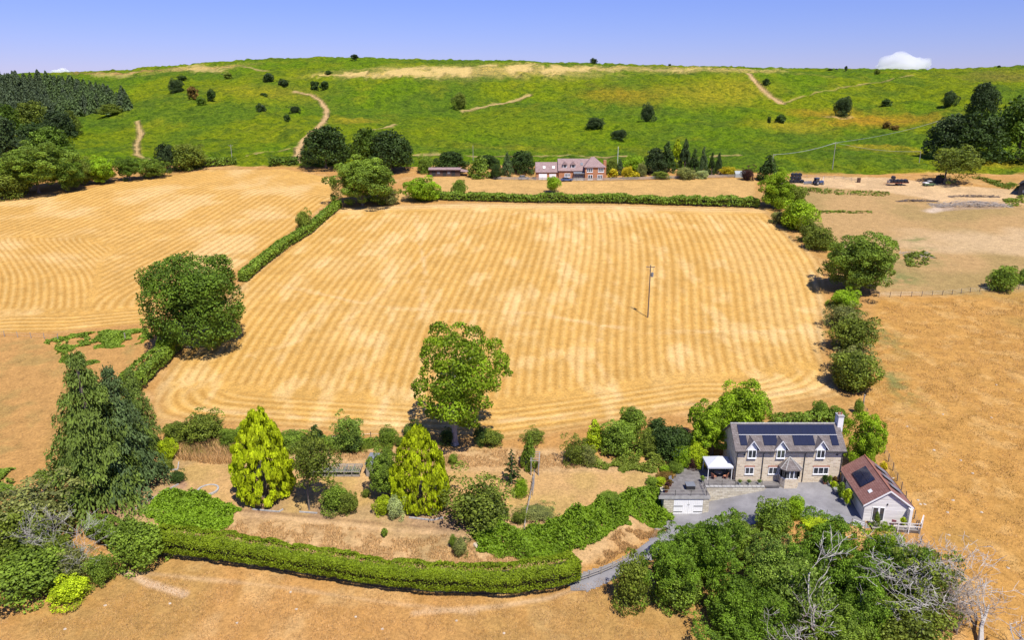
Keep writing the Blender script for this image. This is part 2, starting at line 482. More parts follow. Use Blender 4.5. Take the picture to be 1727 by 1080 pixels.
def build_ground():
    nx = 760
    ux = np.sinh(np.linspace(-1, 1, nx) * 0.9) / math.sinh(0.9)
    # uniform inside the frame, wider outside
    lin = np.linspace(-1, 1, nx)
    ux = np.sign(lin) * np.where(np.abs(lin) < 0.93, np.abs(lin) / 0.93 * 0.80, 0.80 + (np.abs(lin) - 0.93) / 0.07 * 1.0)
    ys = [-40, -20, 0, 15, 25, 35, 42, 48, 53, 57, 60, 62]
    y = 62.0
    while y < 690:
        y += 0.2 * (max(y, 75) / 75) ** 1.25
        ys.append(y)
    st = 2.0
    while y < 6000:
        y += st; st *= 1.25; ys.append(y)
    ys = np.array(ys); ny = len(ys)
    U, Y = np.meshgrid(ux, ys)
    X = U * np.maximum(Y + 12, 60)
    x = X.ravel(); y = Y.ravel()
    z = terr(x, y)
    # ---- colour regions (albedo)
    n_big = fbm(x, y, 22, 4, 21); n_mid = fbm(x, y, 5, 4, 33); n_fine = fbm(x, y, 1.3, 3, 41)
    def C(c): return np.array(c)
    col = np.empty((len(x), 3))
    dry = C((0.395, 0.213, 0.068)); dryo = C((0.35, 0.180, 0.048)); drygr = C((0.29, 0.19, 0.058)); pale = C((0.50, 0.325, 0.14))
    def lerp(a, b, t): return a + (b - a) * np.clip(t, 0, 1)[:, None]
    col[:] = dry
    col[:] = lerp(col, pale, sstep(0.5, 0.72, n_mid) * 0.45)
    col[:] = lerp(col, drygr, sstep(0.52, 0.70, n_big) * 0.45)
    col[:] = lerp(col, dryo, sstep(0.5, 0.75, n_fine) * 0.4)
    def mask(name, feather=0.6, wob=0.6):
        poly = POLY[name] if isinstance(name, str) else name
        xs = [p[0] for p in poly]; yy = [p[1] for p in poly]; f = feather + wob + 1
        m = np.nonzero((x > min(xs) - f) & (x < max(xs) + f) & (y > min(yy) - f) & (y < max(yy) + f))[0]
        s = pad_sdf(poly, x[m], y[m]) + (n_fine[m] - 0.5) * 2 * wob
        w = np.zeros(len(x)); w[m] = 1 - sstep(-feather, feather, s)
        return w
    def lmask(pl, width, feather=0.6, wob=0.8):
        ptsw = pts_world(pl); xs = [p[0] for p in ptsw]; yy = [p[1] for p in ptsw]; f = width + 4
        m = np.nonzero((x > min(xs) - f) & (x < max(xs) + f) & (y > min(yy) - f) & (y < max(yy) + f))[0]
        d = line_dist(ptsw, x[m], y[m]) + (n_mid[m] - 0.5) * 2 * wob
        w = np.zeros(len(x)); w[m] = 1 - sstep(width / 2 - feather, width / 2 + feather, d)
        return w
    # right-hand pasture: more orange
    w = mask('right', 1.5, 1.0)
    c2 = lerp(np.tile(C((0.405, 0.218, 0.058)), (len(x), 1)), C((0.35, 0.178, 0.042)), sstep(0.45, 0.75, n_mid) * 0.5)
    c2 = lerp(c2, C((0.48, 0.29, 0.10)), sstep(0.55, 0.72, fbm(x, y, 2.5, 4, 77)) * 0.6)
    c2 = lerp(c2, C((0.22, 0.17, 0.05)), sstep(0.56, 0.70, n_big) * 0.35)
    col = lerp(col, c2, w)
    w = mask('leftpast', 1.5, 1.0)
    col = lerp(col, lerp(np.tile(C((0.39, 0.215, 0.070)), (len(x), 1)), C((0.27, 0.19, 0.06)), sstep(0.5, 0.7, n_mid) * 0.6), w * 0.9)
    w = mask('paddock', 1.5, 1.5)
    c2 = lerp(np.tile(C((0.37, 0.235, 0.098)), (len(x), 1)), C((0.26, 0.19, 0.070)), sstep(0.45, 0.68, n_big) * 0.7)
    c2 = lerp(c2, C((0.44, 0.31, 0.165)), sstep(0.5, 0.7, fbm(x, y, 30, 3, 55)) * sstep(55, 110, x - 0.1 * y) * 0.9)
    col = lerp(col, c2, w)
    w = mask('strip', 1.0, 0.5); col = lerp(col, C((0.44, 0.27, 0.095)) * (0.85 + 0.3 * n_mid[:, None]), w)
    # garden: rough pinkish dry grass, smoother golden lawn
    w = mask('garden', 1.0, 0.6)
    c2 = lerp(np.tile(C((0.45, 0.290, 0.135)), (len(x), 1)), C((0.39, 0.240, 0.105)), sstep(0.42, 0.68, n_fine) * 0.7)
    c2 = lerp(c2, C((0.24, 0.17, 0.07)), sstep(0.55, 0.7, n_mid) * 0.45)
    col = lerp(col, c2, w)
    w = mask('lawn', 0.8, 0.4)
    c2 = lerp(np.tile(C((0.45, 0.275, 0.110)), (len(x), 1)), C((0.38, 0.25, 0.085)), sstep(0.4, 0.65, n_mid) * 0.8)
    c2 = lerp(c2, C((0.52, 0.35, 0.17)), sstep(0.52, 0.7, n_big) * 0.6)
    col = lerp(col, c2, w)
    # moor: bracken green, yellowing patches, dry crown
    edge = np.interp(x, [-400, -190, -135, -100, -60, 0, 40, 90, 120, 170, 260, 500], [310, 312, 316, 312, 312, 316, 313, 303, 297, 300, 292, 290])
    edge = edge + (n_big - 0.5) * 5
    moor = sstep(-1.5, 1.5, y - edge)
    big2 = fbm(x, y, 60, 3, 91); m2 = fbm(x, y * 0.6, 14, 4, 17)
    g = lerp(np.tile(C((0.112, 0.182, 0.007)), (len(x), 1)), C((0.160, 0.200, 0.007)), sstep(0.42, 0.62, big2))
    g = lerp(g, C((0.085, 0.142, 0.012)), sstep(0.50, 0.68, fbm(x, y, 40, 3, 64)) * 0.8)
    g = lerp(g, C((0.22, 0.215, 0.015)), sstep(0.60, 0.80, m2) * 0.4)
    g = lerp(g, C((0.070, 0.112, 0.012)), sstep(0.56, 0.70, fbm(x, y * 0.7, 6, 3, 29)) * 0.6)
    def spot(px, py, rx, ry, c, k, seed):
        """irregular patch centred where the photograph shows it"""
        nonlocal g
        cx, cy = gp2(px, py)
        e = ((x - cx) / rx) ** 2 + ((y - cy) / ry) ** 2
        w_ = np.exp(-e * 1.2) * sstep(0.30, 0.62, fbm(x, y * 0.6, 9, 4, seed) * 0.7 + 0.4 * np.exp(-e))
        g = lerp(g, C(c), w_ * k)
    spot(900, 215, 75, 45, (0.150, 0.195, 0.007), 0.9, 31); spot(650, 230, 40, 25, (0.15, 0.195, 0.007), 0.8, 32)
    OR = (0.36, 0.21, 0.020); YL = (0.30, 0.24, 0.020); TAN = (0.46, 0.30, 0.11)
    spot(1470, 205, 42, 20, OR, 1.0, 1); spot(1400, 192, 30, 16, OR, 0.7, 2); spot(1330, 215, 25, 18, YL, 0.7, 3)
    spot(1180, 165, 40, 30, YL, 0.6, 4); spot(1040, 160, 30, 25, OR, 0.5, 5); spot(1250, 150, 30, 30, YL, 0.6, 6)
    spot(1480, 250, 22, 12, YL, 0.9, 7); spot(1680, 275, 25, 14, YL, 0.9, 8); spot(1590, 258, 20, 10, OR, 0.6, 9)
    spot(600, 205, 18, 12, YL, 0.8, 10); spot(470, 160, 40, 30, YL, 0.45, 12); spot(1700, 130, 40, 40, (0.2, 0.16, 0.03), 0.7, 13)
    spot(860, 250, 40, 14, YL, 0.25, 14); spot(1590, 290, 22, 6, YL, 0.7, 15); spot(400, 150, 30, 25, YL, 0.15, 18)
    spot(340, 115, 40, 14, TAN, 1.0, 16); spot(215, 123, 60, 8, (0.34, 0.19, 0.08), 0.9, 17); spot(1415, 199, 9, 5, TAN, 1.4, 19)
    # pale dry grass along the brow
    for cxp, cyp, rx, ry in ((620, 127, 40, 10), (740, 121, 70, 22), (880, 119, 70, 20), (1010, 116, 70, 12), (1130, 116, 60, 10), (1240, 118, 60, 8), (640, 126, 30, 6)):
        spot(cxp, cyp, rx, ry, (0.42, 0.31, 0.10), 0.9, cxp)
    # pale grass below the brow
    tanw = np.zeros(len(x))
    for pl, k in ((((520, 129), (600, 121), (700, 114), (800, 112), (1010, 112), (1015, 119), (930, 126), (800, 131), (640, 131)), 1.0), (((1000, 116), (1150, 116), (1330, 117), (1325, 121), (1150, 121), (1010, 120)), 0.9),
                  (((290, 118), (330, 109), (375, 113), (385, 122), (340, 124)), 0.8), (((150, 124), (240, 120), (250, 127), (160, 130)), 0.6), (((500, 127), (560, 122), (560, 128)), 0.9)):
        tanw = np.maximum(tanw, mask(wp(*pl), 5.0, 10.0) * k)
    tanw = tanw * sstep(0.36, 0.56, fbm(x, y * 0.45, 9, 4, 123))
    g = lerp(g * 1.22, C((0.50, 0.36, 0.13)), tanw * 0.9)
    col = lerp(col, g, moor)
    brk = moor * (1 - 0.8 * tanw)
    for pl, wd, k in PATHS:
        w = lmask(pl, wd * 1.3, 0.9, 0.9) * k
        col = lerp(col, lerp(np.tile(C((0.48, 0.33, 0.16)), (len(x), 1)), C((0.36, 0.23, 0.09)), n_fine), w); brk = brk * (1 - w)
    for pl, wd, k in TRACKS:
        w = lmask(pl, wd * 1.4, 1.3, 1.2) * k
        col = lerp(col, C((0.47, 0.37, 0.27)), w)
    # farm yard strip under the moor
    yard = wp((1330, 300), (1400, 299), (1500, 300), (1600, 312), (1727, 322), (1727, 345), (1620, 350), (1560, 335), (1480, 322), (1330, 312))
    w = mask(yard, 1.5, 1.5); col = lerp(col, C((0.47, 0.32, 0.165)) * (0.8 + 0.4 * n_mid[:, None]), w); brk *= 1 - w
    w = mask(wp((1575, 345), (1640, 338), (1700, 342), (1690, 352), (1590, 356)), 1.2, 1.2); col = lerp(col, C((0.30, 0.21, 0.14)), w * 0.7)
    # green flushes in the pasture
    for px, py, rx, ry in ((1545, 440, 6, 5), (1560, 425, 4, 4), (1540, 405, 5, 2.5), (1500, 470, 6, 5), (1480, 560, 3, 10), (1490, 470, 8, 5), (1500, 640, 3, 9)):
        cx, cy = gp2(px, py); e = ((x - cx) / rx) ** 2 + ((y - cy) / ry) ** 2
        col = lerp(col, C((0.15, 0.165, 0.05)), np.exp(-e) * sstep(0.40, 0.62, n_fine * 0.6 + n_mid * 0.4) * 0.85)
    # ---- mown swaths
    sw = np.zeros(len(x)); swa = np.zeros(len(x))
    def smin(a, b, k): # smooth minimum
        h = np.clip(0.5 + 0.5 * (b - a) / k, 0, 1)
        return b * (1 - h) + a * h - k * h * (1 - h)
    poly = POLY['main']
    xs = [p[0] for p in poly]; yy = [p[1] for p in poly]
    m = np.nonzero((x > min(xs) - 2) & (x < max(xs) + 2) & (y > min(yy) - 2) & (y < max(yy) + 2))[0]
    xm, ym = x[m], y[m]
    ins = 1 - sstep(-0.7, 0.5, pad_sdf(poly, xm, ym) + (n_mid[m] - 0.5) * 0.8)
    lp = sorted(wp((262, 706), (300, 600), (405, 478), (470, 428), (572, 352)), key=lambda p: p[1])
    rp = sorted(wp((1415, 668), (1390, 600), (1392, 520), (1385, 440), (1330, 395), (1290, 352)), key=lambda p: p[1])
    def smooth_edge(pl):
        Yk = np.arange(100, 270, 2.0); Xk = np.interp(Yk, [p[1] for p in pl], [p[0] for p in pl])
        for _ in range(400): Xk[1:-1] = 0.25 * Xk[:-2] + 0.5 * Xk[1:-1] + 0.25 * Xk[2:]
        return Yk, Xk
    Yl, Xl = smooth_edge(lp); Yr, Xr = smooth_edge(rp)
    xl = np.interp(ym, Yl, Xl); xr = np.interp(ym, Yr, Xr)
    NR = 66.0
    f = (xm - xl) / (xr - xl)
    ph = f * NR
    bot = pts_world([(262, 706), (330, 712), (430, 720), (560, 728), (700, 738), (850, 742), (1000, 720), (1190, 690), (1300, 690), (1415, 668)])
    db = line_dist(bot, xm, ym) / 1.75
    top = pts_world([(572, 352), (640, 347), (800, 343), (1000, 345), (1290, 352)])
    dt = line_dist(top, xm, ym) / 2.4
    hb = 6.5
    corner = smin(smin(ph, NR - ph, 3.0), db, 4.0)
    wob = (fbm(xm, ym, 40, 2, 5) - 0.5) * 0.15 + (fbm(xm, ym, 5, 2, 6) - 0.5) * 0.06
    a = np.where(db < hb, corner, np.where(dt < 3.0, dt, ph)) + wob
    # where the long rows run into the headland swaths the hay lies flat
    seam = sstep(0.4, 1.4, np.abs(db - hb)) * sstep(0.4, 1.4, np.abs(dt - 3.0))
    sw[m] = a; swa[m] = ins * seam
    col = lerp(col, np.tile(C((0.485, 0.280, 0.072)), (len(x), 1)) * (0.86 + 0.28 * n_mid[:, None]), np.bincount(m, ins, len(x)))
    for pl, wd, kk in (([(470, 480), (640, 520), (900, 530), (1090, 560), (1380, 560)], 2.2, 0.45), ([(700, 360), (720, 480), (690, 600), (640, 700)], 1.6, 0.5), ([(1000, 350), (1040, 480), (1000, 600), (1060, 700)], 1.4, 0.4),
                       ([(420, 600), (560, 560), (760, 400), (900, 350)], 1.8, 0.35), ([(330, 690), (700, 720), (1000, 700), (1400, 655)], 2.0, 0.5)):
        w = lmask(pl, wd, 0.6, 1.6) * kk * sstep(0.35, 0.6, n_mid)
        col = lerp(col, C((0.62, 0.45, 0.23)), w)
    # tracked pale streak across the field and bare headland
    st_ = np.zeros(len(x))
    st_[m] = ins * (sstep(0.55, 0.74, fbm(xm, ym * 0.4, 4.5, 4, 8)) * 0.38 + 0.18 * sstep(0.5, 0.7, fbm(xm, ym * 0.5, 16, 3, 8)))
    col = lerp(col, C((0.70, 0.50, 0.23)), st_)
    hd = np.zeros(len(x)); hd[m] = ins * (1 - sstep(2, 9, dt * 2.4)) * 0.6
    col = lerp(col, C((0.58, 0.40, 0.20)), hd)
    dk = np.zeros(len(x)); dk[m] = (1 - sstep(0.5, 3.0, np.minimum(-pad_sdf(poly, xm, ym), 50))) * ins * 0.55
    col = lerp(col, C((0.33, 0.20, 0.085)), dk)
    # left field: rows curl round the hedges
    poly = POLY['left']
    m = np.nonzero((x > -260) & (x < -30) & (y > 130) & (y < 330))[0]
    xm, ym = x[m], y[m]
    sd = pad_sdf(poly, xm, ym)
    ins = 1 - sstep(-0.8, 0.6, sd + (n_mid[m] - 0.5))
    hl = pts_world([(-400, 590), (0, 562), (100, 560), (245, 545)])
    hr = pts_world([(330, 500), (400, 455), (480, 400), (560, 335)])
    d1 = line_dist(hl, xm, ym); d2 = line_dist(hr, xm, ym)
    # three sets of swaths: round the bottom headland, along the dividing hedge, and turning arcs in the corner
    A_ = wp((-400, 404), (0, 400), (142, 400), (196, 419), (168, 441), (164, 478), (146, 522), (0, 524), (-400, 540))
    c0 = [gp2(133 + f_ * 0.219, 380 + y_ * 0.219) for y_, f_ in ((-40, -190), (20, -240), (110, -310), (190, -210), (260, -130), (320, -80), (400, -20), (530, -5), (660, 0))]
    c0 = sorted(c0, key=lambda q: q[1])
    yk = np.arange(140, 260, 0.5); xk = np.interp(yk, [q[1] for q in c0], [q[0] for q in c0])
    for _ in range(60): xk[1:-1] = 0.25 * xk[:-2] + 0.5 * xk[1:-1] + 0.25 * xk[2:]
    arc = (xm - np.interp(ym, yk, xk)) / 1.9
    sA = pad_sdf(A_, xm, ym)
    a = np.where(d1 < 9.5, d1 / 1.9, np.where(sA < 0, arc, d2 / 2.3))
    seam = np.where(d1 < 9.5, 1, sstep(0.2, 1.6, np.abs(sA))) * sstep(0.2, 1.2, np.abs(d1 - 9.5))
    wob = (fbm(xm, ym, 24, 2, 15) - 0.5) * 0.4
    sw[m] = np.where(ins > 0, a + wob, sw[m]); swa[m] = np.where(ins > 0, ins * seam, swa[m])
    W = np.bincount(m, ins, len(x))
    col = lerp(col, np.tile(C((0.480, 0.276, 0.072)), (len(x), 1)) * (0.86 + 0.28 * n_mid[:, None]), W)
    st_ = np.zeros(len(x)); st_[m] = ins * sstep(0.45, 0.7, fbm(xm, ym, 16, 4, 18)) * 0.6
    col = lerp(col, C((0.62, 0.43, 0.19)), st_)
    # worn tracks in the foreground pasture and on the lawn
    for pl, wd, cc, k in (([(440, 930), (330, 900), (215, 968), (250, 985), (310, 1000)], 1.0, (0.50, 0.37, 0.24), 0.0),
                          ([(205, 965), (250, 985), (310, 1003)], 0.8, (0.52, 0.38, 0.25), 0.7), ([(215, 966), (330, 978), (450, 990), (620, 1015), (800, 1035)], 0.5, (0.50, 0.35, 0.2), 0.4),
                          ([(700, 1035), (830, 1025), (930, 1010), (1000, 985), (1030, 965)], 0.7, (0.50, 0.36, 0.22), 0.5),
                          ([(400, 862), (520, 872), (640, 885), (770, 893), (820, 905)], 0.5, (0.22, 0.13, 0.06), 0.8),
                          ([(400, 868), (520, 880), (640, 893), (770, 902), (815, 910)], 0.8, (0.52, 0.34, 0.17), 0.6),
                          ([(240, 862), (262, 845), (300, 820)], 2.6, (0.34, 0.20, 0.12), 0.9)):
        w = lmask(pl, wd, 0.35, 0.3) * k
        col = lerp(col, C(cc), w)
    # darker brown ground under the conifers and garden shrubs
    for px, py, r in ((180, 868, 4), (450, 852, 3.0), (712, 868, 3.0), (545, 862, 2.2), (760, 885, 2.5), (930, 620, 0)):
        if r:
            cx, cy = gp2(px, py); e = ((x - cx) ** 2 + (y - cy) ** 2) / r ** 2
            col = lerp(col, C((0.22, 0.14, 0.09)), np.exp(-e * 1.2) * 0.8)
    # micro relief
    z = z + brk * ((fbm(x, y * 0.75, 4.2, 3, 71) - 0.5) * 3.0 + (fbm(x, y, 14, 2, 72) - 0.5) * 3.2)
    z = z + (1 - brk) * (1 - mask('drive', 0.5, 0.0)) * (n_fine - 0.5) * 0.10 * (y < 330)
    # mesh
    iy, ix = np.meshgrid(np.arange(ny - 1), np.arange(nx - 1), indexing='ij')
    q = (iy * nx + ix).ravel()
    faces = np.stack([q, q + 1, q + nx + 1, q + nx], 1).ravel()
    me = np_mesh('ground', np.stack([x, y, z], 1), faces, 4, smooth=True)
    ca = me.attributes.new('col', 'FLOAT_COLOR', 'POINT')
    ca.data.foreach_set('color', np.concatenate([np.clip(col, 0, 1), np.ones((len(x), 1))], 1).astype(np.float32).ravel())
    for nm, arr in (('sw', sw), ('swa', swa), ('brk', brk)):
        a_ = me.attributes.new(nm, 'FLOAT', 'POINT'); a_.data.foreach_set('value', arr.astype(np.float32))
    m_, nt, b = newmat('ground cover')
    geo = N(nt, 'ShaderNodeNewGeometry'); P = geo.outputs['Position']
    def attr(nm, o='Fac'):
        n = N(nt, 'ShaderNodeAttribute'); n.attribute_name = nm; return n.outputs[o]
    base = attr('col', 'Color')
    n1 = noise_node(nt, P, 2.4, 5, 0.7)      # grass tufts
    n2 = noise_node(nt, P, 9.0, 4, 0.7)       # blades
    n3 = noise_node(nt, P, 0.55, 5, 0.6)
    v = math_node(nt, 'ADD', math_node(nt, 'MULTIPLY', n1, 0.9), math_node(nt, 'MULTIPLY', n2, 0.8))
    v = math_node(nt, 'ADD', v, math_node(nt, 'MULTIPLY', n3, 0.5))
    k = math_node(nt, 'MULTIPLY_ADD', v, 1.55); nt.nodes[-1].inputs[2].default_value = -0.69
    sc_ = N(nt, 'ShaderNodeVectorMath'); sc_.operation = 'SCALE'
    nt.links.new(base, sc_.inputs[0]); nt.links.new(k, sc_.inputs['Scale'])
    # dry fawn flecks of longer grass
    c = mixc(nt, math_node(nt, 'MULTIPLY', math_node(nt, 'SUBTRACT', 1.0, attr('brk')), ramp(nt, noise_node(nt, P, 3.6, 6, 0.7), [(0.60, (0, 0, 0)), (0.72, (0.5, 0.5, 0.5))])), sc_.outputs[0], (0.58, 0.37, 0.165))
    # swaths: pale ridges of cut hay over tan stubble
    phs = math_node(nt, 'ADD', attr('sw'), math_node(nt, 'MULTIPLY', noise_node(nt, P, 0.9, 5, 0.7), 0.22))
    s = math_node(nt, 'COSINE', math_node(nt, 'MULTIPLY', phs, 2 * math.pi))
    s = math_node(nt, 'MULTIPLY_ADD', s, 0.5); nt.nodes[-1].inputs[2].default_value = 0.5
    amp = ramp(nt, noise_node(nt, P, 0.16, 5, 0.65), [(0.30, (0.25, 0.25, 0.25)), (0.62, (1, 1, 1))])
    brkup = ramp(nt, noise_node(nt, P, 1.7, 5, 0.7), [(0.36, (0.30, 0.30, 0.30)), (0.58, (1, 1, 1))])
    hi = math_node(nt, 'MULTIPLY', math_node(nt, 'POWER', s, 2.4), attr('swa'))
    hi = math_node(nt, 'MULTIPLY', math_node(nt, 'MULTIPLY', hi, amp), brkup)
    lo = math_node(nt, 'MULTIPLY', math_node(nt, 'POWER', math_node(nt, 'SUBTRACT', 1.0, s), 3.2), attr('swa'))
    lo = math_node(nt, 'MULTIPLY', math_node(nt, 'MULTIPLY', lo, brkup), 0.52)
    c = mixc(nt, lo, c, (0.32, 0.155, 0.030))
    c = mixc(nt, math_node(nt, 'MULTIPLY', hi, 0.42), c, (0.70, 0.49, 0.20))
    # bracken: fronds pick up lighter and darker greens
    bn = noise_node(nt, P, 0.75, 6, 0.8)
    cb = mixc(nt, 1.0, c, ramp(nt, bn, [(0.34, (0.38, 0.46, 0.5)), (0.49, (0.92, 0.96, 0.92)), (0.63, (1.38, 1.28, 1.0))]), 'MULTIPLY')
    bn2 = noise_node(nt, P, 0.26, 5, 0.7)
    cb = mixc(nt, 1.0, cb, ramp(nt, bn2, [(0.36, (0.52, 0.60, 0.6)), (0.49, (0.96, 0.98, 0.97)), (0.63, (1.28, 1.20, 1.0))]), 'MULTIPLY')
    c = mixc(nt, attr('brk'), c, cb)
    nt.links.new(c, b.inputs['Base Color'])
    b.inputs['Roughness'].default_value = 0.95; b.inputs['Specular IOR Level'].default_value = 0.05
    h = math_node(nt, 'ADD', math_node(nt, 'MULTIPLY', n1, 0.20), math_node(nt, 'MULTIPLY', n2, 0.09))
    h = math_node(nt, 'ADD', h, math_node(nt, 'MULTIPLY', math_node(nt, 'MULTIPLY', s, attr('swa')), 0.14))
    h = math_node(nt, 'ADD', h, math_node(nt, 'MULTIPLY', math_node(nt, 'MULTIPLY', bn, attr('brk')), 2.6))
    h = math_node(nt, 'ADD', h, math_node(nt, 'MULTIPLY', math_node(nt, 'MULTIPLY', bn2, attr('brk')), 5.0))
    bump(nt, b, h, 0.8, 1.0)
    g_ = link('ground', me, m_); tag(g_, kind='structure')
    return g_
build_ground()

# drive and yard: a tarmac sheet draped just above the ground
def draped(name, poly, dz, step, mat, edge=0.0):
    xs = [p[0] for p in poly]; ys = [p[1] for p in poly]
    gx = np.arange(min(xs) - 1, max(xs) + 1, step); gy = np.arange(min(ys) - 1, max(ys) + 1, step)
    Xg, Yg = np.meshgrid(gx, gy)
    s = pad_sdf(poly, Xg, Yg)
    nxg = len(gx)
    cen = pad_sdf(poly, Xg[:-1, :-1] + step / 2, Yg[:-1, :-1] + step / 2) < 0
    iy, ix = np.nonzero(cen)
    used = {}
    v = []; f = []
    def vi(a, b):
        k = (a, b)
        if k not in used:
            used[k] = len(v); v.append((gx[b], gy[a], gz(gx[b], gy[a]) + dz))
        return used[k]
    for a, b in zip(iy, ix): f.append((vi(a, b), vi(a, b + 1), vi(a + 1, b + 1), vi(a + 1, b)))
    me = bpy.data.meshes.new(name); me.from_pydata(v, [], f); me.update()
    me.polygons.foreach_set('use_smooth', np.ones(len(f), dtype=bool))
    return link(name, me, mat)
def tarmac():
    m, nt, b = newmat('worn tarmac')
    geo = N(nt, 'ShaderNodeNewGeometry'); P = geo.outputs['Position']
    a = noise_node(nt, P, 0.35, 5, 0.6); c = noise_node(nt, P, 6, 4, 0.7)
    k = math_node(nt, 'ADD', math_node(nt, 'MULTIPLY', a, 0.75), math_node(nt, 'MULTIPLY', c, 0.25))
    nt.links.new(ramp(nt, k, [(0.32, (0.15, 0.145, 0.148)), (0.5, (0.215, 0.207, 0.212)), (0.68, (0.285, 0.275, 0.278))]), b.inputs['Base Color'])
    b.inputs['Roughness'].default_value = 0.85
    bump(nt, b, c, 0.3, 0.02)
    return m
M['tarmac'] = tarmac()
dv = draped('drive', POLY['drive'], 0.05, 0.3, M['tarmac']); tag(dv, kind='structure')
# ---------------------------------------------------------------- foliage builders
def unit(v):
    return v / np.maximum(np.linalg.norm(v, axis=1, keepdims=True), 1e-9)

def leaf_faces(c, n, ln, wd, r, droop=None):
    """kite-shaped leaf sprays at centres c with normals n, length ln, width wd; droop = preferred long axis"""
    k = len(c)
    t = r.normal(size=(k, 3)) if droop is None else droop + 0.45 * r.normal(size=(k, 3))
    t = unit(t - n * np.sum(t * n, 1, keepdims=True))
    b = np.cross(n, t)
    ln = np.broadcast_to(np.asarray(ln, float), (k,))[:, None]; wd = np.broadcast_to(np.asarray(wd, float), (k,))[:, None]
    v = np.stack([c - t * ln * 0.5, c + b * wd * 0.5 + t * ln * 0.05 + n * ln * 0.08, c + t * ln * 0.5, c - b * wd * 0.5 + t * ln * 0.05 + n * ln * 0.08], 1)
    return v.reshape(-1, 3)

def leaves_mesh(name, vs, tint):
    return np_mesh(name, vs, np.arange(len(vs)), 4, tint=np.clip(tint, 0, 1))

def crown_mesh(name, nleaf, nlobe, seed, lobe_r=(0.24, 0.42), leaf=0.075, shape='round', inner=0.5, flat=0.85, jit=0.55, openc=0.0, lobes=None, wild=0.0, core=0.14):
    """unit crown (semi-axes 1) made of leaf clumps; scaled per plant"""
    r = np.random.default_rng(seed)
    d = unit(r.normal(size=(nlobe * 3, 3)))
    # spread lobes: greedy farthest picks
    keep = [0]
    for _ in range(nlobe - 1):
        dist = np.min(np.linalg.norm(d[:, None] - d[None, keep], axis=2) if len(keep) < 400 else np.ones((len(d), 1)), axis=1) * r.uniform(0.6, 1.0, len(d))
        keep.append(int(np.argmax(dist)))
    d = d[keep]
    rad = r.uniform(inner, 0.92, nlobe) ** 0.8
    lr = r.uniform(*lobe_r, nlobe)
    lr[rad < 0.6] *= 1.25
    C_ = d * (rad * (1 - lr * 0.55))[:, None]
    if shape == 'cone':
        z = r.uniform(-0.98, 0.97, nlobe) ** 1
        pr = (1 - ((z + 1) / 2) ** 1.5) * 0.9 + 0.06
        pr *= np.where(z < -0.75, 0.85, 1.0)
        an = r.uniform(0, 2 * math.pi, nlobe)
        C_ = np.stack([np.cos(an) * pr * 0.86, np.sin(an) * pr * 0.86, z], 1)
        lr = lr * (0.55 + 0.6 * pr)
    elif shape == 'dome':
        C_[:, 2] = np.abs(C_[:, 2]) * 1.75 - 0.88
    elif shape == 'block':
        C_ = np.sign(C_) * np.abs(C_) ** 0.62 * np.array([1.0, 1.0, 0.98]) * 0.92
    elif shape == 'manual':
        C_ = np.array([q[:3] for q in lobes]); lr = np.array([q[3] for q in lobes]); nlobe = len(C_)
    elif shape == 'spread':
        C_[:, 2] *= 0.8
    if wild > 0:                                 # uneven outline: some limbs reach out, others fall short
        du = unit(C_); m_ = np.zeros(nlobe)
        for _ in range(7):
            kv = r.normal(size=3) * 3.2; m_ += np.sin(du @ kv + r.uniform(0, 6.28))
        C_ = C_ * (1 + wild * m_ / 2.6)[:, None]
    if openc > 0:
        keepm = r.random(nlobe) > openc
        C_ = C_[keepm]; lr = lr[keepm]; nlobe = len(C_)
    w = lr ** 2; w /= w.sum()
    li = r.choice(nlobe, nleaf, p=w)
    dd = r.normal(size=(nleaf, 3)); dd = unit(dd + 0.75 * unit(C_)[li] + np.array([0, 0, 0.25]))
    sq = np.array([1, 1, flat])
    pos = C_[li] + dd * (lr[li] * (0.72 + 0.42 * r.random(nleaf)))[:, None] * sq
    nn = unit(dd + jit * r.normal(size=(nleaf, 3)))
    s = leaf * r.uniform(0.7, 1.35, nleaf)
    tint = r.random(nlobe)[li] * 0.45 + r.random(nleaf) * 0.55
    if core > 0:                                 # leaves deep in the crown, tinted darker to paint shade into the gaps
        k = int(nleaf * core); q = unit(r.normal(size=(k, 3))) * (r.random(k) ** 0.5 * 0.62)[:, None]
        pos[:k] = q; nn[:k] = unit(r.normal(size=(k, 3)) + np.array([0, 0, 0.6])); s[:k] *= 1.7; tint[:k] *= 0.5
    for ax_ in range(3):                         # fill the unit box
        lo, hi = np.percentile(pos[:, ax_], (0.8, 99.2)); pos[:, ax_] = (pos[:, ax_] - (lo + hi) / 2) * (1.96 / (hi - lo))
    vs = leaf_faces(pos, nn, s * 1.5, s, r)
    return leaves_mesh(name, vs, tint)

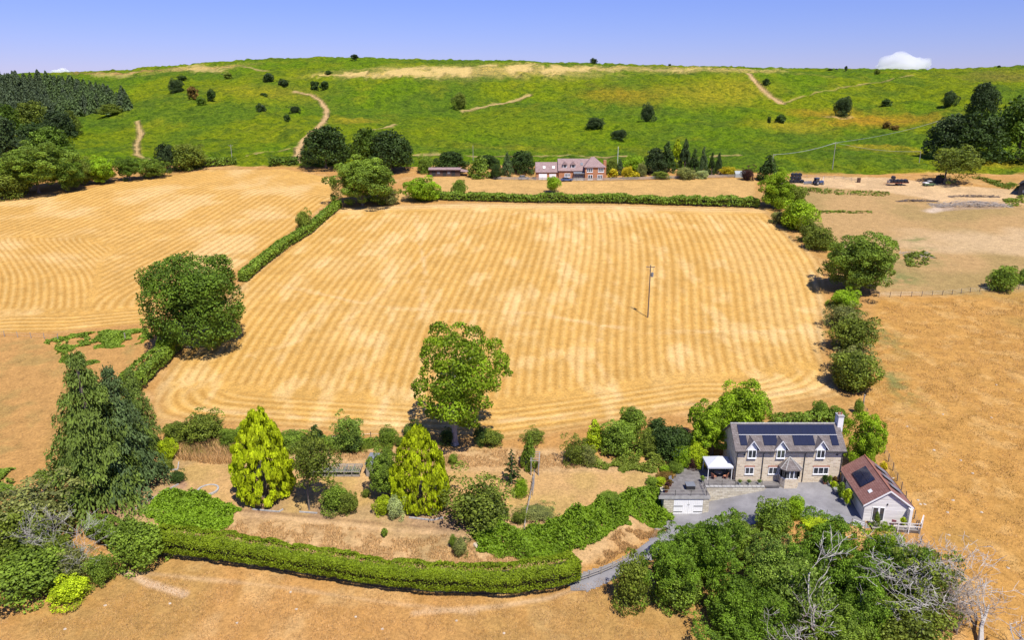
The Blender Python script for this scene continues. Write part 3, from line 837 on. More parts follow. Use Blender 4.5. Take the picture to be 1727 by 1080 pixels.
def plume_mesh(name, nleaf, nlobe, seed, leaf=0.05):
    """golden cypress: clumped feathery sprays over a plump two-peaked cone (z 0..1, radius 1)"""
    r = np.random.default_rng(seed)
    z = 0.02 + r.random(nlobe) ** 1.1 * 0.95
    prof = lambda q: np.where(q < 0.28, 0.70 + 0.30 * np.sin(q / 0.28 * math.pi / 2), np.clip(1 - ((q - 0.28) / 0.74) ** 1.75, 0, 1) ** 0.9)
    an = np.arange(nlobe) * 2.399 + r.normal(size=nlobe) * 0.4
    pr = prof(z) * r.uniform(0.74, 1.02, nlobe) * (1 + 0.10 * np.sin(an * 2 + 1.0) + 0.07 * np.sin(an * 3 + z * 5))
    C_ = np.stack([np.cos(an) * pr, np.sin(an) * pr, z], 1)
    C_[:, 0] += np.where(z > 0.75, np.where(np.arange(nlobe) % 3 == 0, 0.16, -0.06), 0)
    C_[:, 2] -= np.where((z > 0.75) & (np.arange(nlobe) % 3 == 0), 0.06, 0)
    lr = r.uniform(0.07, 0.14, nlobe) * (0.55 + 0.5 * pr)
    w = lr ** 2; w /= w.sum(); li = r.choice(nlobe, nleaf, p=w)
    out = np.stack([np.cos(an), np.sin(an), np.full(nlobe, 0.5)], 1)[li]
    dd = unit(r.normal(size=(nleaf, 3)) + 0.9 * out)
    pos = C_[li] + dd * (lr[li] * (0.7 + 0.45 * r.random(nleaf)))[:, None] * np.array([1, 1, 0.42])
    nn = unit(dd + 0.7 * r.normal(size=(nleaf, 3)))
    s = leaf * r.uniform(0.6, 1.4, nleaf)
    dr = np.stack([out[:, 0], out[:, 1], np.full(nleaf, -0.3)], 1)
    pos[:, 2] = np.maximum(pos[:, 2], 0.01)
    vs = leaf_faces(pos, nn, s * 1.7, s * 0.9, r, dr)
    return leaves_mesh(name, vs, r.random(nlobe)[li] * 0.55 + r.random(nleaf) * 0.45)

def bough_mesh(name, nb, per, seed, leaf=0.05, prof=0.9, droop=0.16, thick=0.02, low=0.04, width=0.20, whorls=0):
    """conifer of tiered drooping boughs; z 0..1, radius 1"""
    r = np.random.default_rng(seed)
    P_, N_, L_, W_, T_, D_ = [], [], [], [], [], []
    for i in range(nb):
        z = low + (0.985 - low) * (i + r.random()) / nb
        if whorls: z = low + (0.985 - low) * ((math.floor(i * whorls / nb) + 0.5) / whorls) + r.normal() * 0.008
        R = ((1 - z) ** prof) * r.uniform(0.70, 1.05) + 0.03
        a = i * 2.399 + r.normal() * 0.25
        k = max(6, int(per * (0.25 + R)))
        t = r.random(k) ** 0.75
        wv = r.uniform(-1, 1, k) * width * (1.0 - 0.55 * t) * (0.35 + R)
        ca, sa = math.cos(a), math.sin(a)
        rr = t * R
        zz = z + 0.05 * np.sin(t * 2.2) * R - droop * (t ** 2.0) * R - np.abs(wv) * 0.18 + r.normal(size=k) * thick
        P_.append(np.stack([ca * rr - sa * wv, sa * rr + ca * wv, zz], 1))
        n = np.stack([ca * 0.45 * np.ones(k), sa * 0.45 * np.ones(k), np.ones(k) * 1.1], 1) + 0.38 * r.normal(size=(k, 3))
        N_.append(n)
        D_.append(np.stack([ca * np.ones(k) - sa * np.sign(wv) * 0.6, sa * np.ones(k) + ca * np.sign(wv) * 0.6, -0.25 * np.ones(k)], 1))
        s = leaf * r.uniform(0.7, 1.3, k) * (0.6 + 0.5 * R)
        L_.append(s * 1.9); W_.append(s)
        T_.append(np.clip(0.25 + 0.5 * t * r.random(k) + 0.35 * (r.random() - 0.3), 0, 1))
    P_ = np.concatenate(P_); N_ = unit(np.concatenate(N_)); L_ = np.concatenate(L_); W_ = np.concatenate(W_); D_ = np.concatenate(D_)
    P_[:, :2] *= 0.97 / np.percentile(np.linalg.norm(P_[:, :2], axis=1), 98.5)
    vs = leaf_faces(P_, N_, L_, W_, r, D_)
    return leaves_mesh(name, vs, np.concatenate(T_))

MESH = {}
def crown_lib():
    for i in range(3): MESH['broad%d' % i] = crown_mesh('crown', 26000, 120, 100 + i, leaf=0.035, lobe_r=(0.10, 0.23), wild=0.20, openc=0.15, jit=0.7)
    for i in range(4): MESH['mid%d' % i] = crown_mesh('crown', 17000, 90, 120 + i, leaf=0.041, lobe_r=(0.10, 0.24), wild=0.26, openc=0.15, jit=0.75)
    for i in range(3): MESH['dome%d' % i] = crown_mesh('crown', 8000, 80, 140 + i, leaf=0.060, shape='dome', lobe_r=(0.14, 0.30), wild=0.14, jit=0.7)
    for i in range(4): MESH['bush%d' % i] = crown_mesh('foliage', 7500, 48, 160 + i, leaf=0.061, inner=0.35, lobe_r=(0.14, 0.36), jit=0.8, wild=0.24)
    for i in range(3): MESH['small%d' % i] = crown_mesh('foliage', 700, 18, 180 + i, leaf=0.21, inner=0.35, wild=0.2)
    for i in range(3): MESH['wisp%d' % i] = crown_mesh('foliage', 6000, 110, 200 + i, leaf=0.052, lobe_r=(0.09, 0.22), inner=0.3, jit=1.0, wild=0.25)
    for i in range(4): MESH['loose%d' % i] = crown_mesh('crown', 20000, 110, 260 + i, leaf=0.035, lobe_r=(0.08, 0.22), inner=0.35, jit=0.9, wild=0.34, openc=0.1)
    for i in range(2): MESH['cone%d' % i] = crown_mesh('crown', 2200, 60, 220 + i, leaf=0.10, shape='cone', lobe_r=(0.2, 0.38))
    MESH['gold0'] = plume_mesh('crown', 20000, 460, 301, leaf=0.040)
    MESH['gold1'] = plume_mesh('crown', 20000, 520, 302, leaf=0.038)
    MESH['cedar0'] = bough_mesh('crown', 84, 260, 311, leaf=0.030, prof=0.82, droop=0.14, width=0.30, whorls=9)
    MESH['cedar1'] = bough_mesh('crown', 112, 190, 312, leaf=0.032, prof=0.75, droop=0.08, width=0.24, whorls=12)
    MESH['cedar2'] = bough_mesh('crown', 120, 190, 313, leaf=0.031, prof=0.78, droop=0.08, width=0.25, whorls=11)
    MESH['spruce'] = bough_mesh('crown', 40, 60, 314, leaf=0.065, prof=0.85, droop=0.05, width=0.10, thick=0.006)
    for i in range(4): MESH['fir%d' % i] = bough_mesh('crown', 46, 26, 320 + i, leaf=0.13, prof=0.75, droop=0.22, width=0.28)
    MESH['oakhero'] = crown_mesh('crown', 30000, 170, 331, lobe_r=(0.12, 0.24), leaf=0.033, inner=0.6, shape='block', wild=0.10, jit=0.7)
    # field oak: clumps set out as they stand in the photograph (side view), spread in depth
    r = np.random.default_rng(5)
    L2 = [(570,170,100),(440,200,95),(500,120,60),(680,220,105),(380,270,85),(500,310,120),(620,320,125),(760,340,100),(860,290,75),(905,380,80),(860,440,75),(960,410,40),
          (700,450,115),(560,470,115),(430,460,85),(310,480,70),(250,495,45),(330,580,75),(420,620,95),(540,610,115),(660,620,105),(770,560,70),(820,590,45),(700,700,75),
          (580,710,85),(450,690,65),(385,705,55),(720,780,40),(620,760,55),(290,560,50),(350,330,55),(800,480,70),(480,560,90),(600,560,100)]
    lob = []
    for x, y, q in L2:
        X, Z, R = (x - 605) / 385, (452 - y) / 378, q / 385
        dm = math.sqrt(max(0.0, 1 - min(1.0, X * X + Z * Z)))
        for sgn in ((-1, 1) if dm > 0.45 else (r.choice([-1, 1]),)):
            lob.append((X + r.normal() * 0.03, sgn * dm * r.uniform(0.35, 0.8), Z + r.normal() * 0.03, R * r.uniform(0.7, 0.92)))
    MESH['fieldoak'] = crown_mesh('crown', 17000, 99, 347, leaf=0.036, shape='manual', lobes=lob, jit=0.8, core=0.05)
crown_lib()

def trunk_mesh(h, r0, top_r, n_limb, seed, fork=0.45, spread=0.6):
    """tapered trunk of height h with limbs reaching into the crown"""
    r = np.random.default_rng(seed)
    mb = MB()
    lean = r.normal(size=2) * 0.02 * h
    pts = [(lean[0] * t * t, lean[1] * t * t, h * t) for t in (0, 0.03, 0.12, 0.45, 0.75, 1.0)]
    mb.tube(pts, [r0 * 1.7, r0 * 1.25, r0, r0 * 0.8, r0 * 0.55, r0 * 0.2], 8)
    for k in range(n_limb):
        t = fork + (0.9 - fork) * k / max(1, n_limb - 1)
        a = k * 2.4 + r.random()
        L = spread * top_r * r.uniform(0.7, 1.1)
        s = Vector((lean[0] * t * t, lean[1] * t * t, h * t))
        e = s + Vector((math.cos(a) * L, math.sin(a) * L, L * r.uniform(0.35, 0.9)))
        m_ = s.lerp(e, 0.5) + Vector((0, 0, -0.05 * L))
        mb.tube([s, m_, e], [r0 * 0.42, r0 * 0.27, r0 * 0.08], 5)
    return mb.mesh('trunk')

_seed = [1000]
def plant(kind, bbox, mat, label, name='tree', cat='tree', group=None, base=None, trunk=True, tmat='bark', sink=0.86, depthk=1.0, tr=None, limbs=6):
    """a tree or shrub whose crown fills the photograph box (x0,y0,x1,y1); it stands where its foot meets the ground"""
    _seed[0] += 1
    sd = _seed[0]
    x0, y0, x1, y1 = bbox
    cx, cy = (x0 + x1) / 2, (y0 + y1) / 2
    me = MESH[kind]
    conic = kind.startswith(('gold', 'cedar', 'spruce', 'fir'))
    if base is None:
        bp = (cx, y1)
        for _ in range(3):
            g = gp(*bp); s, dep = pxm(g)
            r = (x1 - x0) / 2 / s
            if conic: bp = (cx, y1 - r * s * math.sin(dep) * 0.85)
            else:
                hh = max(((y1 - y0) / 2 / s) ** 2 - (r * math.sin(dep)) ** 2, (0.3 * (y1 - y0) / 2 / s) ** 2)
                hz = math.sqrt(hh) / math.cos(dep)
                bp = (cx, cy + sink * hz * math.cos(dep) * s)
    else: bp = base
    g = gp(*bp); s, dep = pxm(g)
    r = (x1 - x0) / 2 / s
    loc = g
    root = None
    if conic:
        H = (bp[1] - y0) / (s * math.cos(dep))
        sc3 = (r, r * depthk, H); off = (0, 0, 0)
    else:
        hh = max(((y1 - y0) / 2 / s) ** 2 - (r * math.sin(dep)) ** 2, (0.3 * (y1 - y0) / 2 / s) ** 2)
        hz = math.sqrt(hh) / math.cos(dep)
        c = (bp[1] - cy) / (s * math.cos(dep))
        bk = 1.02 if kind.startswith(('bush', 'wisp', 'small')) else 0.91
        sc3 = (r * bk, r * depthk * bk, hz * (bk + 0.02)); off = ((cx - bp[0]) / s, 0, c)
        H = c + hz
    rz = rng.uniform(0, 6.28) if depthk == 1.0 else 0.0
    if trunk:
        root = empty(name, loc, 0, label, cat, group)
        hz_ = H * (0.45 if kind.startswith('gold') else 0.9) if conic else off[2] + sc3[2] * 0.35
        t0 = tr if tr else max(0.10, 0.028 * H)
        tme = trunk_mesh(hz_, t0, r, 0 if conic else limbs, sd, fork=0.45 if not conic else 0.5)
        link('trunk', tme, M[tmat], root)
        o = link('crown', me, LM[mat], root)
        o.location = off
    else:
        o = link(name, me, LM[mat]); tag(o, label, cat, group)
        o.location = (loc[0] + off[0], loc[1], loc[2] + off[2])
    o.rotation_euler = (0, 0, rz); o.scale = sc3
    return root or o

def hedge(name, label, path, width, height, leaf, density, mat, rough=0.12, cat='hedge', group=None, taper=0.85, gap=0.12, group_px=True, vary=0.12):
    """clipped or shaggy hedge along photograph points on the ground"""
    r = np.random.default_rng(_seed[0]); _seed[0] += 1
    pts = np.array(pts_world(path)) if group_px else np.array(path)
    seg = np.linalg.norm(np.diff(pts, axis=0), axis=1); cum = np.concatenate([[0], np.cumsum(seg)]); L = cum[-1]
    hs = height if isinstance(height, (list, tuple)) else [height] * len(path)
    ws = width if isinstance(width, (list, tuple)) else [width] * len(path)
    hm = max(hs); wm = max(ws)
    nl = int(L * (2 * hm + wm) * density)
    q = r.random(nl) * L
    q[: nl // 14] = r.choice([0, L], nl // 14) + r.normal(size=nl // 14) * 0.2
    qc = np.clip(q, 0, L)
    px = np.interp(qc, cum, pts[:, 0]); py = np.interp(qc, cum, pts[:, 1])
    dx = np.interp(np.clip(qc + 0.5, 0, L), cum, pts[:, 0]) - np.interp(np.clip(qc - 0.5, 0, L), cum, pts[:, 0])
    dy = np.interp(np.clip(qc + 0.5, 0, L), cum, pts[:, 1]) - np.interp(np.clip(qc - 0.5, 0, L), cum, pts[:, 1])
    t = unit(np.stack([dx, dy, np.zeros(nl)], 1)); sdv = np.stack([t[:, 1], -t[:, 0], np.zeros(nl)], 1)
    H = np.interp(qc, cum, hs) * (1 + vary * 2 * (fbm(qc, qc * 0 + 3.3, 3.0, 3, _seed[0]) - 0.5)); W = np.interp(qc, cum, ws)
    endk = nl // 14
    # cross-section: angle round the outline (superellipse), open at the bottom
    a = r.uniform(-0.22 * math.pi, 1.22 * math.pi, nl)
    ca, sa = np.cos(a), np.sin(a)
    e = 0.55
    u = np.sign(ca) * np.abs(ca) ** e; v = np.sign(sa) * np.abs(sa) ** e
    zz = (v * 0.5 + 0.5); gapn = gap * (0.15 + 1.7 * fbm(qc, u * 2 + 5, 1.1, 3, _seed[0] + 21)); zz = gapn + (1 - gapn) * zz
    ww = W * 0.5 * np.where(zz < 0.35, taper + (1 - taper) * zz / 0.35, 1.0)
    endf = np.ones(nl); endf[:endk] = r.random(endk) ** 0.6
    u = u * endf; zz[:endk] = gap + (1 - gap) * r.random(endk)
    lump = 1 + rough * 2.2 * (fbm(qc + 50 * (u > 0), zz * 3 + 7, 1.6, 3, _seed[0] + 3) - 0.5)
    dep_ = 1 - 0.22 * r.random(nl) ** 2 - 0.55 * np.clip(0.46 - fbm(qc + 31 * (u > 0), zz * H + 9, 0.7, 2, _seed[0] + 8), 0, 1)
    zz = zz * (1 - 0.5 * np.clip(0.44 - fbm(qc + 77, u * ww + 9, 0.8, 2, _seed[0] + 5), 0, 1) * (v > 0.6))
    gz_ = terr(px, py)
    pos = np.stack([px, py, gz_ + zz * H * (0.9 + 0.1 * lump)], 1) + sdv * (u * ww * lump * dep_)[:, None]
    pos += r.normal(size=(nl, 3)) * leaf * 0.35
    nn = unit(sdv * ca[:, None] + np.array([0, 0, 1.0]) * sa[:, None] + 0.85 * r.normal(size=(nl, 3)) + (np.abs(q - qc) > 0)[:, None] * t * np.sign(q - qc)[:, None])
    s = leaf * r.uniform(0.7, 1.35, nl)
    vs = leaf_faces(pos, nn, s * 1.6, s, r)
    tint = fbm(qc, zz * H, 1.2, 3, 5) * 0.5 + r.random(nl) * 0.5
    c0 = (float(pts[0, 0]), float(pts[0, 1]), gz(*pts[0]))
    root = empty(name, c0, 0, label, cat, group)
    link('foliage', leaves_mesh('foliage', vs - np.array(c0), tint), LM[mat], root)
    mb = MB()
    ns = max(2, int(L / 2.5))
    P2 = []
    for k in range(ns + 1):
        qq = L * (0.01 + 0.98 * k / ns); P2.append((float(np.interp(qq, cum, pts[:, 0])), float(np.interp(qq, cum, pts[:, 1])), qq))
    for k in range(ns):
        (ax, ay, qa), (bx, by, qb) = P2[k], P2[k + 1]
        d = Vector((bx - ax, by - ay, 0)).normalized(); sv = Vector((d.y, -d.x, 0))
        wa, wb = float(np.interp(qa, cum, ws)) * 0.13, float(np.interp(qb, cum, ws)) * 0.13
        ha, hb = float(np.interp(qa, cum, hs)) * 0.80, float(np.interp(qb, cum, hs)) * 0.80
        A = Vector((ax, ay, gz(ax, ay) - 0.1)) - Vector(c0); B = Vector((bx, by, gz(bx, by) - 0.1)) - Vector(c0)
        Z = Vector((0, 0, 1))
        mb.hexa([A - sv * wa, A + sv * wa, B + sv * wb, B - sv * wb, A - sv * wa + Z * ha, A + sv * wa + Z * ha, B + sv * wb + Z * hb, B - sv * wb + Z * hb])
    mb.build('stems', M['stems'], root)  # solid dark core put in to darken the inside of the hedge
    return root

def patch(name, label, poly, n, leaf, height, mat, cat=None, kind='stuff', up=0.55, aspect=2.4, lump=3.0, seed=0, lift=0.25, thresh=0.0):
    """ground cover filling a photograph polygon: arching fronds heaped into mounds"""
    r = np.random.default_rng(seed + 900)
    pw = pts_world(poly)
    xs = [p[0] for p in pw]; ys = [p[1] for p in pw]
    P_ = np.zeros((0, 2))
    while len(P_) < n:
        q = np.stack([r.uniform(min(xs) - 0.5, max(xs) + 0.5, n), r.uniform(min(ys) - 0.5, max(ys) + 0.5, n)], 1)
        sd = pad_sdf(pw, q[:, 0], q[:, 1]) + (fbm(q[:, 0], q[:, 1], 1.6, 3, seed) - 0.5) * 1.6
        ok = sd < 0
        if thresh: ok &= fbm(q[:, 0], q[:, 1], 2.2, 3, seed + 9) > thresh
        P_ = np.concatenate([P_, q[ok]])
    P_ = P_[:n]
    x, y = P_[:, 0], P_[:, 1]
    sd = -pad_sdf(pw, x, y)
    h = height * np.clip(0.25 + sd / 1.2, 0.1, 1) * (0.12 + 2.1 * np.clip(fbm(x, y, lump, 3, seed + 1) - 0.12, 0, 1) ** 1.4)
    z = terr(x, y) + h * (lift + (1 - lift) * r.random(n) ** 0.6)
    nn = unit(np.stack([r.normal(size=n) * up, r.normal(size=n) * up, np.ones(n)], 1))
    s = leaf * r.uniform(0.6, 1.4, n)
    vs = leaf_faces(np.stack([x, y, z], 1), nn, s * aspect, s, r)
    o = link(name, leaves_mesh(name, vs, fbm(x, y, 2.0, 3, seed + 2) * 0.5 + r.random(n) * 0.5), LM[mat])
    return tag(o, label, cat, None, kind)

def tall_grass(name, label, poly, n, h, w, mat, seed=0, thresh=0.0):
    r = np.random.default_rng(seed + 1500)
    pw = pts_world(poly); xs = [p[0] for p in pw]; ys = [p[1] for p in pw]
    P_ = np.zeros((0, 2))
    while len(P_) < n:
        q = np.stack([r.uniform(min(xs), max(xs), n), r.uniform(min(ys), max(ys), n)], 1)
        ok = pad_sdf(pw, q[:, 0], q[:, 1]) + (fbm(q[:, 0], q[:, 1], 1.6, 3, seed) - 0.5) * 1.6 < 0
        if thresh: ok &= fbm(q[:, 0], q[:, 1], 1.8, 3, seed + 9) > thresh
        P_ = np.concatenate([P_, q[ok]])
    P_ = P_[:n]
    hh = h * r.uniform(0.5, 1.2, n)
    base = np.stack([P_[:, 0], P_[:, 1], terr(P_[:, 0], P_[:, 1]) - 0.03], 1)
    a = r.uniform(0, math.pi, n); b = np.stack([np.cos(a), np.sin(a), np.zeros(n)], 1) * (w * 0.5)
    lean = np.stack([r.normal(size=n) * 0.35, r.normal(size=n) * 0.35, np.ones(n)], 1) * hh[:, None]
    v = np.stack([base - b, base + b, base + b * 0.4 + lean, base - b * 0.4 + lean], 1).reshape(-1, 3)
    o = link(name, leaves_mesh(name, v, r.random(n)), LM[mat])
    return tag(o, label, None, None, 'stuff')

def branchy(mb, p, d, L, r, depth, R, spread=0.55, kids=(2, 4), up=0.12, wig=0.16, n=4, minr=0.008):
    """recursive bare branch"""
    pts = [p]; rad = [r]; k = 4
    cur = Vector(p); dd = Vector(d).normalized()
    for i in range(k):
        dd = (dd + Vector((R.normal() * wig, R.normal() * wig, R.normal() * wig + up * 0.3))).normalized()
        cur = cur + dd * (L / k); pts.append(cur.copy()); rad.append(max(r * (1 - 0.75 * (i + 1) / k), minr))
    mb.tube(pts, rad, max(3, n), cap=False)
    if depth > 0:
        for j in range(int(R.integers(kids[0], kids[1] + 1))):
            t = R.uniform(0.35, 1.0); i = min(int(t * k), k - 1)
            s = Vector(pts[i]).lerp(Vector(pts[i + 1]), t * k - i)
            ax = Vector((R.normal(), R.normal(), R.normal() * 0.5 + up)).normalized()
            nd = (dd * (1 - spread) + ax * spread).normalized()
            branchy(mb, s, nd, L * R.uniform(0.45, 0.75), max(r * (1 - 0.7 * t) * 0.75, minr), depth - 1, R, spread, kids, up, wig, n - 1, minr)

def dead_tree(base_px, top_y, label, seed, name='dead_tree', lean=(0, 0), r0=0.22, depth=4, stems=1, mat='deadwood', group=None, spread=0.5, kids=(2, 4), world=None, H=None, cat='dead tree', wig=0.16, minr=0.012, up=0.12):
    R = np.random.default_rng(seed)
    g = world or gp(*base_px); s, dep = pxm(g)
    H = H or (base_px[1] - top_y) / (s * math.cos(dep))
    root = empty(name, g, 0, label, cat, group)
    mb = MB(); 
    for k in range(stems):
        d = Vector((lean[0] + R.normal() * (0.08 if stems == 1 else 0.4), lean[1] + R.normal() * (0.08 if stems == 1 else 0.4), 1))
        branchy(mb, Vector((R.normal() * 0.1 * (stems > 1), R.normal() * 0.1 * (stems > 1), -0.1)), d, H * R.uniform(0.55, 0.7), r0, depth, R, spread, kids, up, wig, 6, minr)
    mb.build('trunk', M[mat], root)
    return root
# ---------------------------------------------------------------- building materials
def wallmat(name, cols, bw, bh, mortar, msize=0.02, bumpd=0.02):
    m, nt, b = newmat(name)
    tc = N(nt, 'ShaderNodeTexCoord')
    sp = N(nt, 'ShaderNodeSeparateXYZ'); nt.links.new(tc.outputs['Object'], sp.inputs[0])
    cb = N(nt, 'ShaderNodeCombineXYZ')
    nt.links.new(math_node(nt, 'ADD', sp.outputs[0], sp.outputs[1]), cb.inputs[0]); nt.links.new(sp.outputs[2], cb.inputs[1])
    br = N(nt, 'ShaderNodeTexBrick')
    nt.links.new(cb.outputs[0], br.inputs['Vector'])
    br.inputs['Scale'].default_value = 1.0; br.inputs['Brick Width'].default_value = bw; br.inputs['Row Height'].default_value = bh
    br.inputs['Mortar Size'].default_value = msize; br.inputs['Mortar'].default_value = (*mortar, 1)
    br.inputs['Color1'].default_value = (0, 0, 0, 1); br.inputs['Color2'].default_value = (1, 1, 1, 1)
    br.inputs['Bias'].default_value = 0.0
    nz = noise_node(nt, cb.outputs[0], 2.6, 5, 0.7)
    f = math_node(nt, 'ADD', math_node(nt, 'MULTIPLY', br.outputs['Color'], 0.5), math_node(nt, 'MULTIPLY', nz, 0.6))
    c = ramp(nt, f, [(0.15, cols[0]), (0.45, cols[1]), (0.70, cols[2]), (0.95, cols[3])])
    nt.links.new(mixc(nt, br.outputs['Fac'], c, mortar), b.inputs['Base Color'])
    b.inputs['Roughness'].default_value = 0.9
    h = math_node(nt, 'SUBTRACT', nz, br.outputs['Fac'])
    bump(nt, b, h, 0.8, bumpd)
    return m
M['stone'] = wallmat('coursed rubble stone', [(0.36, 0.27, 0.18), (0.57, 0.455, 0.32), (0.69, 0.57, 0.41), (0.58, 0.51, 0.42)], 0.62, 0.23, (0.70, 0.62, 0.49), 0.03, 0.05)
M['palestone'] = wallmat('pale retaining stone', [(0.36, 0.31, 0.24), (0.50, 0.45, 0.35), (0.62, 0.57, 0.46), (0.48, 0.44, 0.38)], 0.7, 0.3, (0.46, 0.41, 0.32), 0.03, 0.05)
M['brick'] = wallmat('red brick', [(0.32, 0.115, 0.05), (0.42, 0.16, 0.065), (0.50, 0.21, 0.09), (0.38, 0.16, 0.08)], 0.45, 0.15, (0.42, 0.26, 0.16), 0.02, 0.02)

def roofmat(name, cols, row, ang):
    """tiled roof: courses follow the slope (object Z over sin of the pitch)"""
    m, nt, b = newmat(name)
    tc = N(nt, 'ShaderNodeTexCoord')
    sp = N(nt, 'ShaderNodeSeparateXYZ'); nt.links.new(tc.outputs['Object'], sp.inputs[0])
    cb = N(nt, 'ShaderNodeCombineXYZ')
    nt.links.new(math_node(nt, 'ADD', sp.outputs[0], sp.outputs[1]), cb.inputs[0])
    nt.links.new(math_node(nt, 'MULTIPLY', sp.outputs[2], 1 / math.sin(ang)), cb.inputs[1])
    br = N(nt, 'ShaderNodeTexBrick'); nt.links.new(cb.outputs[0], br.inputs['Vector'])
    br.inputs['Scale'].default_value = 1; br.inputs['Brick Width'].default_value = 0.33; br.inputs['Row Height'].default_value = row
    br.inputs['Mortar Size'].default_value = 0.02; br.inputs['Color1'].default_value = (0, 0, 0, 1); br.inputs['Color2'].default_value = (1, 1, 1, 1)
    nz = noise_node(nt, tc.outputs['Object'], 0.8, 6, 0.65)
    f = math_node(nt, 'ADD', math_node(nt, 'MULTIPLY', br.outputs['Color'], 0.35), math_node(nt, 'MULTIPLY', nz, 0.65))
    c = ramp(nt, f, [(0.2, cols[0]), (0.5, cols[1]), (0.8, cols[2])])
    nt.links.new(mixc(nt, math_node(nt, 'MULTIPLY', br.outputs['Fac'], 0.5), c, tuple(q * 0.5 for q in cols[0])), b.inputs['Base Color'])
    b.inputs['Roughness'].default_value = 0.85
    fr = math_node(nt, 'FRACT', math_node(nt, 'DIVIDE', math_node(nt, 'MULTIPLY', sp.outputs[2], 1 / math.sin(ang)), row))
    bump(nt, b, math_node(nt, 'MULTIPLY', fr, -1.0), 0.7, 0.03)
    return m
M['roof'] = roofmat('brown grey roof tiles', [(0.115, 0.094, 0.086), (0.17, 0.145, 0.134), (0.23, 0.203, 0.19)], 0.30, math.atan(0.79))
M['clay'] = roofmat('red brown roof tiles', [(0.195, 0.088, 0.072), (0.245, 0.120, 0.098), (0.30, 0.160, 0.135)], 0.28, math.radians(36))
M['farroof'] = roofmat('purple brown roof tiles', [(0.23, 0.15, 0.14), (0.30, 0.21, 0.195), (0.37, 0.27, 0.25)], 0.30, math.radians(38))

def solar():
    m, nt, b = newmat('solar glass')
    tc = N(nt, 'ShaderNodeTexCoord')
    br = N(nt, 'ShaderNodeTexBrick'); nt.links.new(tc.outputs['Object'], br.inputs['Vector'])
    br.offset = 0.0
    br.inputs['Scale'].default_value = 1; br.inputs['Brick Width'].default_value = 0.163; br.inputs['Row Height'].default_value = 0.163; br.inputs['Mortar Size'].default_value = 0.006
    br.inputs['Color1'].default_value = (0.010, 0.013, 0.032, 1); br.inputs['Color2'].default_value = (0.014, 0.017, 0.040, 1); br.inputs['Mortar'].default_value = (0.035, 0.04, 0.06, 1)
    nt.links.new(br.outputs['Color'], b.inputs['Base Color'])
    b.inputs['Roughness'].default_value = 0.12; b.inputs['Specular IOR Level'].default_value = 0.6
    return m
M['solar'] = solar()
def glass():
    m, nt, b = newmat('window glass')
    tc = N(nt, 'ShaderNodeTexCoord')
    f = noise_node(nt, tc.outputs['Object'], 1.7, 3)
    nt.links.new(ramp(nt, f, [(0.35, (0.015, 0.018, 0.022)), (0.7, (0.07, 0.075, 0.085))]), b.inputs['Base Color'])
    b.inputs['Roughness'].default_value = 0.06; b.inputs['Specular IOR Level'].default_value = 0.7
    return m
M['glass'] = glass()
def boardmat():
    m, nt, b = newmat('silvered larch boards')
    tc = N(nt, 'ShaderNodeTexCoord'); oi = N(nt, 'ShaderNodeObjectInfo')
    mp = N(nt, 'ShaderNodeMapping'); nt.links.new(tc.outputs['Object'], mp.inputs[0]); mp.inputs['Scale'].default_value = (0.7, 0.7, 12)
    f = noise_node(nt, mp.outputs[0], 1.5, 5, 0.6)
    f2 = math_node(nt, 'ADD', math_node(nt, 'MULTIPLY', f, 0.6), math_node(nt, 'MULTIPLY', oi.outputs['Random'], 0.4))
    nt.links.new(ramp(nt, f2, [(0.2, (0.50, 0.47, 0.45)), (0.5, (0.64, 0.61, 0.585)), (0.8, (0.76, 0.735, 0.71))]), b.inputs['Base Color'])
    b.inputs['Roughness'].default_value = 0.85
    return m
M['board'] = boardmat()
def paving():
    m, nt, b = newmat('grey paving')
    tc = N(nt, 'ShaderNodeTexCoord')
    br = N(nt, 'ShaderNodeTexBrick'); nt.links.new(tc.outputs['Object'], br.inputs['Vector'])
    br.inputs['Scale'].default_value = 1; br.inputs['Brick Width'].default_value = 0.6; br.inputs['Row Height'].default_value = 0.6; br.inputs['Mortar Size'].default_value = 0.015
    br.inputs['Color1'].default_value = (0, 0, 0, 1); br.inputs['Color2'].default_value = (1, 1, 1, 1)
    nz = noise_node(nt, tc.outputs['Object'], 1.2, 5, 0.7)
    f = math_node(nt, 'ADD', math_node(nt, 'MULTIPLY', br.outputs['Color'], 0.3), math_node(nt, 'MULTIPLY', nz, 0.7))
    c = ramp(nt, f, [(0.25, (0.12, 0.108, 0.102)), (0.5, (0.17, 0.155, 0.147)), (0.75, (0.23, 0.212, 0.2))])
    nt.links.new(mixc(nt, br.outputs['Fac'], c, (0.15, 0.14, 0.13)), b.inputs['Base Color'])
    return m
M['paving'] = paving()
M['redlintel'] = simple('red brick lintel', (0.36, 0.15, 0.09), 0.9, 0.25, 8)
M['canvas'] = simple('white canvas', (0.56, 0.57, 0.60), 0.7, 0.05, 1.5)
M['terracotta'] = simple('terracotta', (0.36, 0.15, 0.09), 0.8, 0.2, 5)
M['pink'] = simple('pink plastic', (0.45, 0.16, 0.18), 0.5, 0.1, 4)
M['blackboard'] = simple('black stained boards', (0.035, 0.033, 0.032), 0.8, 0.3, 3)
M['brownboard'] = simple('brown stained boards', (0.085, 0.052, 0.038), 0.85, 0.3, 3)
M['render'] = simple('white render', (0.74, 0.72, 0.70), 0.8, 0.08, 1.5)
M['wrap'] = simple('black bale wrap', (0.018, 0.019, 0.024), 0.32, 0.2, 3, spec=0.5)
M['netting'] = simple('grey netting', (0.33, 0.36, 0.36), 0.7, 0.3, 9)

